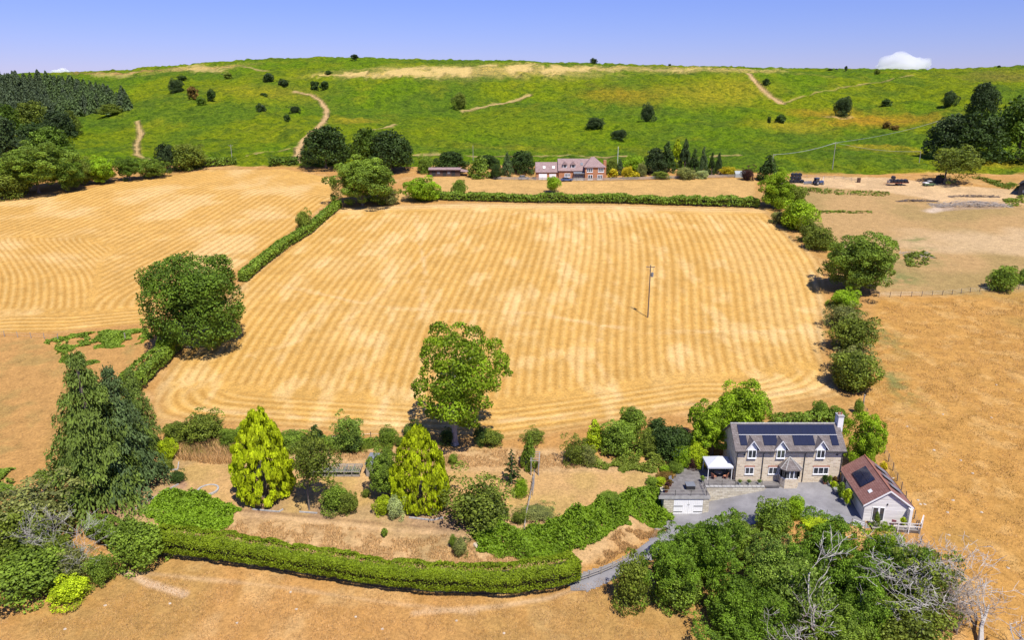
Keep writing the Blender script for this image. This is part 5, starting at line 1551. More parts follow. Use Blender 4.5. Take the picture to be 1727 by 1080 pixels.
def stable():
    g = gp(757, 298)
    x0 = -32.2
    b = empty('stable', (x0, g[1], gz(x0 + 7, g[1])), 0, 'low brown timber stable with a pale roof left of the brick house', 'stable')
    MB().prism([(0, -0.6), (4.2, -0.6), (4.2, 2.9), (2.1, 3.2), (0, 2.7)], 0, 12.0, 'x').build('wall', M['brownboard'], b)
    R = MB(); R.slab((-0.4, -0.7, 2.65), (12.3, -0.7, 2.65), (12.3, 2.1, 3.3), (-0.4, 2.1, 3.3), 0.12).slab((12.3, 4.8, 2.75), (-0.4, 4.8, 2.75), (-0.4, 2.1, 3.3), (12.3, 2.1, 3.3), 0.12)
    R.slab((12.0, -0.4, 2.0), (15.0, -0.4, 1.7), (15.0, 4, 2.0), (12.0, 4, 2.6), 0.1)
    R.build('roof', M['farroof'], b)
    for x in (1.0, 5.2, 8.6): MB().box(x, x + 1.4, -0.06, 0.02, 0.0, 2.1).build('door', M['blackboard'], b)
    for x in (3.0, 7.0): MB().box(x, x + 1.1, -0.06, 0.02, 1.0, 1.9).build('window', M['lead'], b)
stable()
def black_barn():
    g = gp(1716, 330)
    b = empty('barn', g, math.radians(-38), 'black barn cut off by the right frame edge', 'barn')
    MB().prism([(0, -0.6), (9, -0.6), (9, 4.0), (4.5, 6.2), (0, 4.0)], 0, 14, 'y').build('wall', M['blackboard'], b)
    R = MB(); R.slab((-0.5, -0.4, 3.9), (4.5, -0.4, 6.35), (4.5, 14.4, 6.35), (-0.5, 14.4, 3.9), 0.12); R.slab((4.5, -0.4, 6.35), (9.5, -0.4, 3.9), (9.5, 14.4, 3.9), (4.5, 14.4, 6.35), 0.12)
    R.build('roof', M['blackboard'], b)
    MB().box(1.2, 2.2, -0.06, 0.02, 1.0, 2.0).build('window', M['lead'], b)
black_barn()
# ---------------------------------------------------------------- trees, shrubs, hedges
T = plant
# hero trees of the hay field
T('oakhero', (256, 433, 418, 582), 'oak', 'dense dark oak standing in the hedge between the two hay fields', 'oak_tree', base=(322, 586), tr=0.55, depthk=0.98)
T('fieldoak', (700, 549, 864, 722), 'fieldoak', 'lone open-crowned oak at the bottom edge of the hay field', 'oak_tree', base=(767, 750), tr=0.42, tmat='paletrunk', depthk=0.95)
# conifers at the left end of the garden
T('cedar1', (196, 628, 280, 745), 'cedar', 'yellow-green conifer behind the blue-green spire at the garden corner', 'conifer_tree', base=(240, 770))
T('cedar1', (108, 618, 236, 800), 'cedar', 'broad green conifer half hidden behind the drooping cedar at the garden corner', 'conifer_tree', base=(165, 790))
T('cedar2', (150, 632, 284, 850), 'blue', 'blue-green conifer with a dark narrow spire at the garden corner', 'conifer_tree', base=(214, 822))
T('cedar0', (88, 612, 258, 876), 'cedar', 'drooping cedar with the tallest peak in front of the garden corner conifers', 'cedar_tree', base=(172, 846))
# golden cypresses
T('gold0', (399, 699, 497, 858), 'gold', 'golden cypress standing by itself on the dry lawn', 'cypress_tree')
T('gold1', (667, 728, 754, 873), 'gold', 'golden cypress beside the round green tree in the garden', 'cypress_tree')
# other garden trees and shrubs
T('wisp0', (748, 797, 862, 895), 'olive', 'large loose olive shrub to the front of the garden cypress', 'shrub', 'shrub', trunk=False)
T('bush1', (800, 858, 862, 898), 'mid', 'green shrub under the skirt of the large olive shrub', 'shrub', 'shrub', trunk=False)
T('mid0', (620, 752, 688, 832), 'mid', 'round green tree in front of the small grey shed', 'garden_tree', base=(655, 838), tr=0.14)
T('wisp1', (502, 738, 574, 826), 'olive', 'thin weeping tree with an airy olive crown on the lawn', 'birch_tree', base=(522, 862), tr=0.10)
T('bush0', (543, 820, 588, 868), 'mid', 'dark rounded shrub on the lawn near the weeping tree', 'shrub', 'shrub', trunk=False)
T('bush2', (572, 832, 604, 870), 'olive', 'lighter olive shrub touching the dark rounded shrub', 'shrub', 'shrub', trunk=False)
T('bush1', (629, 838, 660, 869), 'lime', 'small yellow-green shrub at the foot of the garden cypress', 'shrub', 'shrub', trunk=False)
T('bush3', (655, 840, 683, 880), 'silver', 'variegated pale shrub at the foot of the garden cypress', 'shrub', 'shrub', trunk=False)
T('spruce', (843, 760, 882, 824), 'dark', 'sparse young monkey puzzle on the lawn by the trellis', 'monkey_puzzle_tree', tmat='bark')
T('bush2', (867, 811, 890, 842), 'bright', 'small bright shrub beside the monkey puzzle', 'shrub', 'shrub', trunk=False)
T('wisp2', (880, 850, 936, 880), 'grey', 'low grey-green mound of heather on the lawn edge', 'shrub', 'shrub', trunk=False)
T('wisp0', (862, 858, 890, 886), 'olive', 'little olive shrub between the heather mound and the trellis foot', 'shrub', 'shrub', trunk=False)
T('cone0', (877, 735, 907, 795), 'mid', 'upright green shrub behind the trellis arch', 'shrub', 'shrub', trunk=False)
T('bush0', (756, 767, 772, 786), 'mid', 'tiny round shrub in the rough grass below the field oak', 'shrub', 'shrub', trunk=False)
T('bush1', (610, 826, 624, 840), 'olive', 'tiny shrub on the lawn under the round green tree', 'shrub', 'shrub', trunk=False)
T('bush2', (1009, 828, 1046, 852), 'mid', 'solitary round shrub on the lawn above the bracken bank', 'shrub', 'shrub', trunk=False)
T('bush3', (290, 795, 314, 815), 'dark', 'clipped dark green ball shrub beside the conifers', 'shrub', 'shrub', trunk=False)
T('bush1', (272, 740, 302, 778), 'lime', 'pale lime shrub at the edge of the conifers', 'shrub', 'shrub', trunk=False)
T('bush0', (262, 775, 292, 798), 'olive', 'low olive shrub below the pale lime shrub', 'shrub', 'shrub', trunk=False)
T('small0', (643, 893, 654, 908), 'mid', 'tiny green sapling on the rough bank above the clipped hedge', 'sapling', 'sapling', trunk=False)
T('bush3', (765, 912, 790, 942), 'grey', 'grey-green shrub on the rough bank near the bracken', 'shrub', 'shrub', trunk=False)
T('bush2', (758, 905, 772, 926), 'mid', 'small green shrub above the grey-green shrub on the rough bank', 'shrub', 'shrub', trunk=False)
# boundary between garden and hay field, left to right
T('wisp2', (312, 695, 380, 757), 'olive', 'large olive bush in the tall grass beside the first cypress', 'shrub', 'shrub', trunk=False)
T('bush0', (372, 725, 404, 757), 'mid', 'dark bush between the olive bush and the first cypress', 'shrub', 'shrub', trunk=False)
T('bush1', (465, 728, 522, 762), 'mid', 'spreading green bush behind the weeping tree', 'shrub', 'shrub', trunk=False)
T('cone1', (517, 716, 552, 754), 'dark', 'small dark conical bush on the field boundary', 'shrub', 'shrub', trunk=False)
T('wisp1', (558, 700, 614, 764), 'pale', 'spiky pale elder bush on the field boundary', 'shrub', 'shrub', trunk=False)
T('bush2', (578, 735, 612, 765), 'dark', 'dark base shrub under the spiky elder', 'shrub', 'shrub', trunk=False)
T('bush3', (682, 716, 722, 754), 'mid', 'green bush at the left side of the field oak trunk', 'shrub', 'shrub', trunk=False)
T('bush0', (742, 725, 766, 754), 'dark', 'dark bush in the shade beside the field oak trunk', 'shrub', 'shrub', trunk=False)
T('bush1', (797, 722, 820, 755), 'dark', 'dark bush at the right side of the field oak', 'shrub', 'shrub', trunk=False)
T('bush2', (810, 726, 848, 754), 'olive', 'lighter rounded bush right of the field oak', 'shrub', 'shrub', trunk=False)
T('bush3', (668, 738, 684, 756), 'mid', 'small bush left of the field oak thicket', 'shrub', 'shrub', trunk=False)
T('wisp0', (948, 733, 992, 788), 'olive', 'wispy olive willow bush at the left end of the house thicket', 'shrub', 'shrub', trunk=False)
T('wisp1', (978, 752, 1005, 790), 'grey', 'thin grey sapling at the foot of the lime shrub', 'shrub', 'shrub', trunk=False)
T('cone0', (984, 708, 1019, 762), 'lime', 'upright lime-green shrub in the house thicket', 'shrub', 'shrub', trunk=False)
T('bush0', (1012, 712, 1078, 770), 'mid', 'wide green shrub beside the lime-green shrub', 'shrub', 'shrub', trunk=False)
T('bush1', (1045, 688, 1092, 738), 'mid', 'taller green shrub on the field side of the house thicket', 'shrub', 'shrub', trunk=False)
T('bush2', (1090, 710, 1122, 742), 'dark', 'small pointed shrub on the field side of the house thicket', 'shrub', 'shrub', trunk=False)
T('bush3', (1094, 718, 1166, 782), 'dark', 'large dark green shrub left of the white gazebo', 'shrub', 'shrub', trunk=False)
T('mid2', (1150, 678, 1238, 770), 'fieldoak', 'big spreading shrub behind the white gazebo', 'garden_tree', base=(1200, 768))
T('mid3', (1192, 640, 1298, 738), 'fieldoak', 'tall green tree rising behind the stone house', 'garden_tree', base=(1250, 735))
T('bush1', (1134, 755, 1164, 792), 'bright', 'bright green shrub by the gazebo lawn', 'shrub', 'shrub', trunk=False)
T('bush2', (1158, 752, 1192, 792), 'lime', 'yellow-tipped shrub next to the gazebo', 'shrub', 'shrub', trunk=False)
T('bush0', (1155, 768, 1178, 793), 'purple', 'dark purple shrub in front of the yellow-tipped shrub', 'shrub', 'shrub', trunk=False)
T('bush3', (1128, 780, 1152, 800), 'mid', 'low round shrub at the back of the garage terrace', 'shrub', 'shrub', trunk=False)
T('bush1', (1112, 786, 1130, 799), 'bright', 'low bright plant in the rockery beside the garage terrace', 'shrub', 'shrub', trunk=False)
T('bush2', (1108, 796, 1136, 812), 'brown', 'rusty brown plant in the rockery beside the garage terrace', 'shrub', 'shrub', trunk=False)
T('bush0', (1088, 806, 1110, 822), 'mid', 'low green plant at the lawn end of the rockery', 'shrub', 'shrub', trunk=False)
T('bush3', (1104, 806, 1122, 820), 'lime', 'small lime plant at the lawn end of the rockery', 'shrub', 'shrub', trunk=False)
T('bush1', (1368, 678, 1397, 718), 'mid', 'upright shrub behind the stone house roof', 'shrub', 'shrub', trunk=False)
T('mid1', (1416, 692, 1484, 792), 'fieldoak', 'big rounded tree behind the white chimney and the timber annexe', 'garden_tree', base=(1452, 792))
T('bush2', (1396, 688, 1425, 725), 'mid', 'green shrub between the upright shrub and the big rounded tree', 'shrub', 'shrub', trunk=False)
T('bush3', (1440, 676, 1455, 700), 'mid', 'small shrub at the corner post of the hay field', 'shrub', 'shrub', trunk=False)
T('small1', (1484, 780, 1495, 795), 'yellow', 'little yellow flowering shrub at the back corner of the annexe', 'shrub', 'shrub', trunk=False)
hedge('hedge', 'low rough hedge along the field behind the stone house', [(1300, 728), (1350, 722), (1420, 718)], 2.4, 2.6, 0.28, 22, 'mid', rough=0.3)
tall_grass('tall_grass', 'strip of tall dry grass along the garden boundary', [(292, 745), (330, 735), (420, 745), (415, 785), (350, 785), (300, 778)], 7000, 1.1, 0.055, 'straw', 1)
tall_grass('tall_grass', 'green tall grass along the garden boundary', [(292, 735), (430, 740), (560, 750), (700, 752), (690, 762), (560, 765), (430, 772), (300, 770)], 6000, 0.9, 0.05, 'olive', 2, 0.45)
patch('undergrowth', 'low olive undergrowth at the foot of the house thicket', [(985, 755), (1040, 765), (1100, 775), (1130, 790), (1100, 800), (1020, 795), (975, 785)], 6000, 0.15, 1.3, 'olive', thresh=0.36, seed=4)
patch('undergrowth', 'green undergrowth along the bottom edge of the hay field', [(300, 722), (430, 732), (560, 742), (660, 745), (660, 757), (560, 757), (430, 752), (300, 745)], 14000, 0.15, 1.6, 'mid', thresh=0.36, seed=6)
tall_grass('rough_grass', 'rough dry grass on the bank above the clipped hedge', [(390, 880), (520, 885), (640, 898), (800, 912), (850, 930), (960, 955), (930, 975), (750, 960), (600, 942), (450, 922), (330, 900)], 15000, 0.34, 0.045, 'straw', 3, 0.42)
tall_grass('rough_grass', 'rough dry grass between garden and hay field', [(560, 765), (680, 762), (860, 760), (950, 765), (1000, 790), (900, 792), (700, 790), (610, 795)], 10000, 0.38, 0.045, 'straw', 5, 0.42)
tall_grass('rough_grass', 'dry grass on the slope between bracken bank and drive', [(985, 930), (1060, 890), (1125, 895), (1080, 925), (1030, 950), (975, 955)], 4000, 0.4, 0.045, 'straw', 8, 0.4)
# bracken banks
BANK = [(798, 905), (850, 898), (905, 893), (960, 868), (1020, 848), (1075, 828), (1105, 822), (1128, 840), (1136, 878), (1118, 894), (1085, 880), (1050, 885), (1010, 915), (965, 938), (880, 950), (810, 932)]
patch('bracken_bank', 'bright green bracken bank between lawn and drive', BANK, 30000, 0.17, 1.9, 'bracken', up=1.0, seed=11, lump=1.3)
patch('bracken_bed', 'bright green bracken bed in front of the conifers', [(243, 868), (262, 842), (300, 832), (355, 838), (385, 856), (402, 862), (388, 884), (372, 902), (330, 900), (270, 890)], 16000, 0.17, 1.5, 'bracken', up=1.0, seed=13, lump=1.3)
patch('bracken_patch', 'loose bracken below the oak in the left-hand pasture', [(75, 575), (110, 566), (248, 556), (262, 572), (215, 585), (150, 590), (95, 598)], 8000, 0.22, 0.7, 'mid', up=1.0, seed=15, thresh=0.46)
patch('bracken_patch', 'second loose bracken patch lower in the left-hand pasture', [(95, 596), (135, 595), (165, 612), (140, 622), (105, 615)], 1500, 0.22, 0.6, 'mid', up=1.0, seed=16, thresh=0.46)
patch('bramble_patch', 'brambles at the far left edge beside the willow', [(-60, 800), (20, 792), (95, 800), (80, 830), (-60, 850)], 5000, 0.17, 0.9, 'mid', seed=17, thresh=0.45)
# clipped front hedge
hedge('clipped_hedge', 'long clipped lime-green hedge across the bottom of the garden',
      [(272, 934), (360, 944), (450, 958), (540, 972), (640, 988), (740, 999), (850, 1000), (930, 993), (968, 978)], [3.0, 3.1, 3.0, 3.0, 3.0, 3.0, 3.2, 3.4, 3.0],
      [3.7, 3.6, 3.5, 3.4, 3.4, 3.3, 3.4, 3.6, 3.5], 0.115, 170, 'hedge', rough=0.16, taper=0.55, gap=0.16, vary=0.10)
hedge('hedge', 'rough darker hedge end joining the clipped hedge to the conifers', [(160, 905), (205, 925), (275, 938)], [2.5, 2.8, 3.0], [2.8, 3.4, 3.6], 0.17, 80, 'mid', rough=0.35, taper=0.7)
T('bush3', (198, 880, 284, 964), 'mid', 'bushy green thorn bulging out of the hedge end', 'shrub', 'shrub', trunk=False)
# scrub in the bottom left corner
T('wisp0', (2, 800, 140, 905), 'grey', 'large grey-green willow in the corner scrub', 'willow_tree', base=(70, 905), tr=0.15)
T('wisp1', (-40, 860, 78, 965), 'olive', 'olive willow cut by the left frame edge', 'willow_tree', base=(15, 960), tr=0.15)
T('bush1', (-30, 925, 104, 1024), 'mid', 'mound of bramble at the bottom of the corner scrub', 'shrub', 'shrub', trunk=False)
T('bush2', (55, 900, 125, 965), 'olive', 'olive bush behind the silver dead shrub', 'shrub', 'shrub', trunk=False)
T('bush0', (88, 974, 150, 1024), 'lime', 'lime-tinged bush standing out at the foot of the corner scrub', 'shrub', 'shrub', trunk=False)
T('bush3', (150, 940, 193, 990), 'mid', 'small separate green bush beside the corner scrub', 'shrub', 'shrub', trunk=False)
T('wisp2', (100, 925, 160, 985), 'grey', 'thin grey brush under the silver dead shrub', 'shrub', 'shrub', trunk=False)
dead_tree((112, 962), 872, 'silver leafless shrub in the corner scrub', 51, 'dead_shrub', r0=0.05, depth=4, stems=8, kids=(2, 4), spread=0.6, cat='dead shrub', minr=0.012)
# wood below the drive
GW = 'trees of the wood below the drive'
W_ = [('bush0', (1034, 945, 1092, 1032), 'olive', 'olive bush at the left tip of the lower wood', False),
      ('loose0', (1070, 902, 1178, 1030), 'ash', 'leafy ash at the left end of the lower wood', True),
      ('loose1', (1150, 868, 1262, 1000), 'ash', 'ash by the bend of the drive in the lower wood', True),
      ('loose2', (1190, 862, 1292, 955), 'mid', 'green tree overhanging the drive opposite the garage', True),
      ('bush2', (1272, 848, 1332, 910), 'mid', 'dark upright bush on the yard edge', False),
      ('bush1', (1320, 838, 1354, 878), 'bright', 'bright round bush at the corner of the yard fence', False),
      ('loose3', (1240, 895, 1352, 1012), 'pale', 'pale ash in the middle of the lower wood', True),
      ('loose0', (1335, 868, 1445, 985), 'ash', 'ash below the yard fence', True),
      ('loose1', (1428, 886, 1530, 1000), 'fieldoak', 'tall leafy tree in front of the annexe deck', True),
      ('loose2', (1180, 950, 1290, 1075), 'ash', 'shadowed ash low in the lower wood', True),
      ('loose3', (1160, 1000, 1312, 1110), 'ash', 'pale feathery ash at the bottom of the lower wood', True),
      ('wisp0', (1288, 955, 1402, 1090), 'pale', 'thin grey-green ash behind the bleached stems', True),
      ('loose0', (1370, 930, 1490, 1060), 'ash', 'dense ash in the centre right of the lower wood', True),
      ('loose1', (1350, 1010, 1470, 1120), 'mid', 'dark tree at the bottom edge behind the bleached stems', True),
      ('wisp1', (1480, 930, 1600, 1060), 'olive', 'half-dead ivy-covered tree at the right of the lower wood', True),
      ('wisp2', (1455, 1000, 1590, 1115), 'olive', 'straggly olive tree at the bottom right of the lower wood', True),
      ('loose1', (1110, 880, 1200, 960), 'ash', 'ash filling the top left of the lower wood beside the drive', True),
      ('loose2', (1280, 920, 1380, 1030), 'ash', 'deep green ash in the heart of the lower wood', True),
      ('loose3', (1240, 1000, 1350, 1110), 'ash', 'deep green ash at the bottom centre of the lower wood', True),
      ('loose0', (1440, 905, 1560, 1030), 'ash', 'deep green ash below the annexe deck', True),
      ('loose2', (1400, 980, 1520, 1100), 'ash', 'deep green ash behind the bare twisted branches', True),
      ('bush3', (1100, 960, 1180, 1030), 'mid', 'green understorey bush at the left of the lower wood', False),
      ('bush1', (1355, 872, 1420, 905), 'lime', 'lime shrub tops below the yard fence', False),
      ('bush2', (1530, 940, 1590, 985), 'lime', 'leafy green head in the half-dead thicket', False)]
for k, bb, mt, lb, tr_ in W_:
    T(k, bb, mt, lb, 'ash_tree' if tr_ else 'shrub', 'tree' if tr_ else 'shrub', GW if tr_ else None, trunk=tr_)
dead_tree((1372, 1120), 958, 'tall bleached dead stem rising through the lower wood', 61, lean=(-0.02, 0), r0=0.20, depth=4, minr=0.025)
dead_tree((1402, 1115), 1008, 'shorter bleached dead stem beside the tall one', 62, lean=(0.06, 0), r0=0.14, depth=3, stems=3, minr=0.03)
dead_tree((1330, 1120), 1040, 'leaning bleached stems at the bottom frame edge', 66, lean=(-0.35, 0), r0=0.10, depth=3, stems=3)
dead_tree((1655, 1100), 984, 'forked dead tree standing alone in the pasture corner', 63, lean=(0.15, 0), r0=0.36, depth=4, stems=2, spread=0.55, kids=(2, 3), minr=0.03)
dead_tree((1740, 1105), 1040, 'dead limb reaching in from the right frame corner', 67, lean=(-0.6, 0), r0=0.16, depth=3, stems=1)
dead_tree((1560, 985), 915, 'pinkish bare thicket at the top of the half-dead trees', 64, 'bare_shrub', r0=0.04, depth=3, stems=12, mat='twig', kids=(3, 4), spread=0.62, cat='bare shrub', minr=0.020)
dead_tree((1612, 1070), 985, 'grey bare thicket between the wood and the forked dead tree', 65, 'bare_shrub', r0=0.045, depth=3, stems=12, mat='twig', kids=(3, 4), spread=0.62, cat='bare shrub', minr=0.020)
dead_tree((1500, 1040), 930, 'grey leafless tree standing among the ashes below the annexe deck', 71, r0=0.12, depth=4, stems=4, kids=(2, 3), spread=0.55, minr=0.025)
dead_tree((1570, 1040), 930, 'grey leafless tree at the right edge of the lower wood', 72, r0=0.12, depth=4, stems=5, kids=(2, 4), spread=0.6, minr=0.022)
dead_tree((1520, 1075), 975, 'bare twisted branches inside the ivy-covered tree', 68, 'dead_tree', r0=0.14, depth=4, stems=6, kids=(2, 4), spread=0.6, minr=0.025)
# right-hand field hedge, top to bottom
T('mid1', (1273, 288, 1338, 352), 'fieldoak', 'rounded grey-green oak at the top right corner of the hay field', 'oak_tree', base=(1305, 352))
T('bush0', (1325, 315, 1360, 345), 'olive', 'small olive bush beside the corner oak', 'shrub', 'shrub', trunk=False)
T('bush1', (1318, 340, 1382, 392), 'fieldoak', 'upper green thicket of the right-hand field hedge', 'shrub', 'shrub', trunk=False)
T('wisp0', (1345, 370, 1384, 412), 'olive', 'olive thicket below the upper green one in the field hedge', 'shrub', 'shrub', trunk=False)
T('bush2', (1358, 386, 1402, 424), 'olive', 'rounded olive bush just above the hedgerow oak', 'shrub', 'shrub', trunk=False)
T('bush3', (1298, 358, 1326, 378), 'grey', 'low grey bush on the hay field side of the hedge', 'shrub', 'shrub', trunk=False)
T('broad0', (1384, 391, 1506, 492), 'mid', 'large spreading oak in the right-hand field hedge', 'oak_tree', base=(1442, 494), tr=0.4)
T('bush0', (1398, 488, 1446, 524), 'bright', 'bright bush at the foot of the hedgerow oak', 'shrub', 'shrub', trunk=False)
T('wisp1', (1392, 512, 1452, 556), 'grey', 'grey-green willow topping the lower hedge thicket', 'shrub', 'shrub', trunk=False)
T('wisp2', (1398, 530, 1472, 602), 'olive', 'broad olive willow in the lower hedge thicket', 'shrub', 'shrub', trunk=False)
T('wisp0', (1400, 582, 1468, 640), 'grey', 'grey willow in the lower hedge thicket', 'shrub', 'shrub', trunk=False)
T('bush1', (1404, 595, 1482, 664), 'olive', 'green bush at the bottom end of the right-hand hedge', 'shrub', 'shrub', trunk=False)
T('bush2', (1667, 450, 1711, 494), 'mid', 'lone dark thorn bush on the fence line of the right pasture', 'shrub', 'shrub', trunk=False)
T('bush3', (1718, 455, 1745, 482), 'mid', 'thorn bush cut by the right frame edge', 'shrub', 'shrub', trunk=False)
hedge('field_hedge', 'straggling hedge joining the bushes down the right side of the hay field', [(1338, 352), (1352, 375), (1372, 400), (1396, 424)], [3.2] * 4, [2.2, 2.0, 2.2, 2.0], 0.34, 18, 'olive', rough=0.5, vary=0.4)
hedge('field_hedge', 'straggling lower hedge joining the bushes down the right side of the hay field', [(1424, 515), (1428, 560), (1438, 610), (1446, 660)], [3.2] * 4, [1.8, 2.0, 2.0, 1.8], 0.28, 22, 'olive', rough=0.5, vary=0.4)
T('bush3', (640, 722, 672, 752), 'mid', 'low bush left of the field oak between garden and hay field', 'shrub', 'shrub', trunk=False)
T('bush1', (418, 728, 470, 760), 'mid', 'green bush behind the lone golden cypress', 'shrub', 'shrub', trunk=False)
T('bush0', (1120, 728, 1168, 770), 'mid', 'green bush filling the gap behind the dark green shrub', 'shrub', 'shrub', trunk=False)
T('bush2', (1072, 728, 1108, 770), 'olive', 'olive bush between the wide green shrub and the dark green one', 'shrub', 'shrub', trunk=False)
T('wisp1', (880, 722, 918, 750), 'olive', 'dry olive scrub right of the field oak', 'shrub', 'shrub', trunk=False)
T('bush3', (276, 712, 320, 752), 'olive', 'olive bush at the left end of the garden boundary', 'shrub', 'shrub', trunk=False)
# left-hand field hedge
hedge('clipped_hedge', 'narrow clipped hedge running up between the two hay fields', [(410, 476), (440, 450), (480, 420), (520, 395), (545, 372), (570, 352)], [2.5] * 6, [2.6] * 6, 0.34, 22, 'mid', rough=0.2)
hedge('clipped_hedge', 'lower end of the hedge between hay field and pasture', [(296, 590), (270, 615), (240, 642), (215, 668)], [3.4, 3.8, 4.2, 4.5], [2.8, 3.0, 3.0, 3.0], 0.28, 26, 'mid', rough=0.28)
T('bush1', (268, 572, 298, 606), 'bright', 'bright green bush in the hedge under the dark oak', 'shrub', 'shrub', trunk=False)
T('bush0', (500, 356, 528, 396), 'olive', 'taller bush standing in the hedge between the hay fields', 'shrub', 'shrub', trunk=False)
# hedge and trees along the top of the hay field
hedge('field_hedge', 'long field hedge along the top of the hay field', [(700, 334), (760, 338), (850, 340), (950, 342), (1050, 343), (1150, 346), (1215, 348), (1278, 350)], [3.0] * 8, [2.4, 2.6, 2.7, 2.7, 2.8, 2.8, 2.9, 3.0], 0.42, 15, 'mid', rough=0.5, vary=0.32)
T('broad1', (553, 264, 673, 346), 'mid', 'big pale-green oak at the top left corner of the hay field', 'oak_tree', base=(612, 346), tr=0.4)
T('bush0', (640, 318, 672, 348), 'grey', 'grey willow bush at the foot of the corner oak', 'shrub', 'shrub', trunk=False)
T('mid0', (677, 296, 745, 342), 'bright', 'yellow-green sallow at the start of the top hedge', 'shrub', 'shrub', trunk=False)
T('bush2', (762, 305, 786, 334), 'mid', 'small conical tree in the top hedge', 'shrub', 'shrub', trunk=False)
T('bush1', (922, 299, 948, 322), 'bright', 'small round tree in the strip below the brick house', 'small_tree', base=(935, 326))
T('dome0', (506, 215, 596, 282), 'dark', 'dark rounded tree at the foot of the moor track', 'oak_tree', base=(550, 284))
T('dome1', (588, 220, 655, 285), 'oak', 'lighter tree between the two dark rounded trees', 'oak_tree', base=(622, 286))
T('dome2', (620, 222, 701, 290), 'dark', 'right-hand dark rounded tree above the corner oak', 'oak_tree', base=(660, 291))
# left edge grove
T('broad2', (8, 240, 136, 318), 'mid', 'wide spreading oak with visible trunk on the left field edge', 'oak_tree', base=(66, 326), tr=0.45)
T('dome0', (55, 216, 138, 290), 'oak', 'darker dome-shaped tree behind the spreading oak', 'oak_tree', base=(97, 300))
T('mid3', (96, 270, 150, 318), 'oak', 'low dark tree at the right of the spreading oak', 'small_tree', base=(112, 322))
T('bush0', (-20, 290, 45, 338), 'olive', 'olive bush at the left frame edge by the spreading oak', 'shrub', 'shrub', trunk=False)
for i, (bb, mt, lb) in enumerate([((118, 266, 165, 312), 'olive', 'first olive tree of the left field hedge'), ((150, 264, 205, 308), 'bright', 'yellowish tree in the left field hedge'),
                                  ((195, 265, 245, 304), 'oak', 'third tree of the left field hedge'), ((230, 266, 284, 300), 'mid', 'last low tree of the left field hedge')]):
    T('mid%d' % (i % 4), bb, mt, lb, 'hedgerow_tree', base=((bb[0] + bb[2]) / 2, bb[3] + 1), trunk=True)
T('dome1', (264, 244, 302, 290), 'fardark', 'dark tree at the corner where the moor track starts', 'small_tree', base=(283, 290))
T('bush2', (292, 245, 345, 290), 'olive', 'olive thicket beside the dark corner tree', 'shrub', 'shrub', trunk=False)
hedge('hedge', 'low dark hedge between left hay field and moor', [(305, 285), (345, 282), (398, 278)], [4.0, 4.0, 3.0], [3.5, 3.5, 3.0], 0.5, 9, 'mid', rough=0.2)
hedge('hedge', 'short clipped hedge near the foot of the moor track', [(455, 281), (503, 280)], [3.5, 3.5], [3.4, 3.4], 0.5, 10, 'oak', rough=0.1)
# broadleaf wood and plantation on the left slope
for i, (bb, mt, lb) in enumerate([((-30, 196, 50, 290), 'fardark', 'dark broadleaf tree at the left frame edge below the plantation'), ((30, 210, 90, 262), 'dark', 'blackish broadleaf tree above the spreading oak'),
                                  ((-10, 178, 40, 225), 'oak', 'paler crown at the left frame edge under the firs'), ((28, 172, 88, 222), 'olive', 'olive-brown crown between firs and broadleaf trees'),
                                  ((75, 190, 132, 232), 'fardark', 'dark crown at the lower corner of the plantation'), ((100, 188, 140, 226), 'olive', 'pale willow at the lower corner of the plantation'),
                                  ((165, 176, 208, 194), 'olive', 'low olive bush under the plantation tip')]):
    T('dome%d' % (i % 3), bb, mt, lb, 'broadleaf_tree', base=((bb[0] + bb[2]) / 2, bb[3] + 1))
r_ = np.random.default_rng(77)
fir_root = []
FIRPOLY = [(-40, 146), (60, 146), (120, 152), (165, 168), (212, 178), (220, 190), (180, 190), (140, 197), (110, 207), (60, 207), (-40, 217)]
fp = []
tries = 0
while len(fp) < 290 and tries < 60000:
    tries += 1
    q = (r_.uniform(-40, 224), r_.uniform(134, 216))
    if pad_sdf(FIRPOLY, np.array([q[0]]), np.array([q[1]]))[0] > 0: continue
    w_ = gp2(*q)
    dmin = 3.4
    if all((w_[0] - a[0]) ** 2 + (w_[1] - a[1]) ** 2 > dmin ** 2 for a in fp): fp.append(w_)
first = {}
for i, (x, y) in enumerate(sorted(fp, key=lambda p: p[1])):
    k = i % 4
    Hf = r_.uniform(9.0, 12.0)
    dark_side = (x / y) > -0.60
    if k not in first:
        rt = empty('fir_tree', (x, y, gz(x, y)), r_.uniform(0, 6.28), 'conifer in the dense plantation on the left slope', 'tree', 'conifers of the left slope plantation')
        mb = MB(); mb.tube([(0, 0, 0), (0, 0, 0.92)], [0.016, 0.004], 6); mb.build('trunk', M['bark'], rt)
        cr = link('crown', MESH['fir%d' % k], LM['fir'], rt); cr.scale = (0.42, 0.42, 1)
        first[k] = rt
    else:
        rt = copy_tree(first[k]); rt.location = (x, y, gz(x, y)); rt.rotation_euler = (0, 0, r_.uniform(0, 6.28))
    if dark_side: tag(rt, 'darker blue-green conifer near the right-hand tip of the slope plantation', None, 'dark conifers at the plantation tip')
    elif y > 500: tag(rt, 'conifer of the plantation whose top stands against the sky', None, 'skyline conifers of the plantation')
    else: tag(rt, 'grey-green conifer in the body of the plantation on the left slope', None, 'grey-green conifers of the plantation')
    rt.scale = (Hf * r_.uniform(0.85, 1.2),) * 2 + (Hf,)
    if dark_side:
        for ch in rt.children:
            if ch.name.startswith('crown'):
                ch.material_slots[0].link = 'OBJECT'; ch.material_slots[0].material = LM['blue' if i % 3 else 'fir']
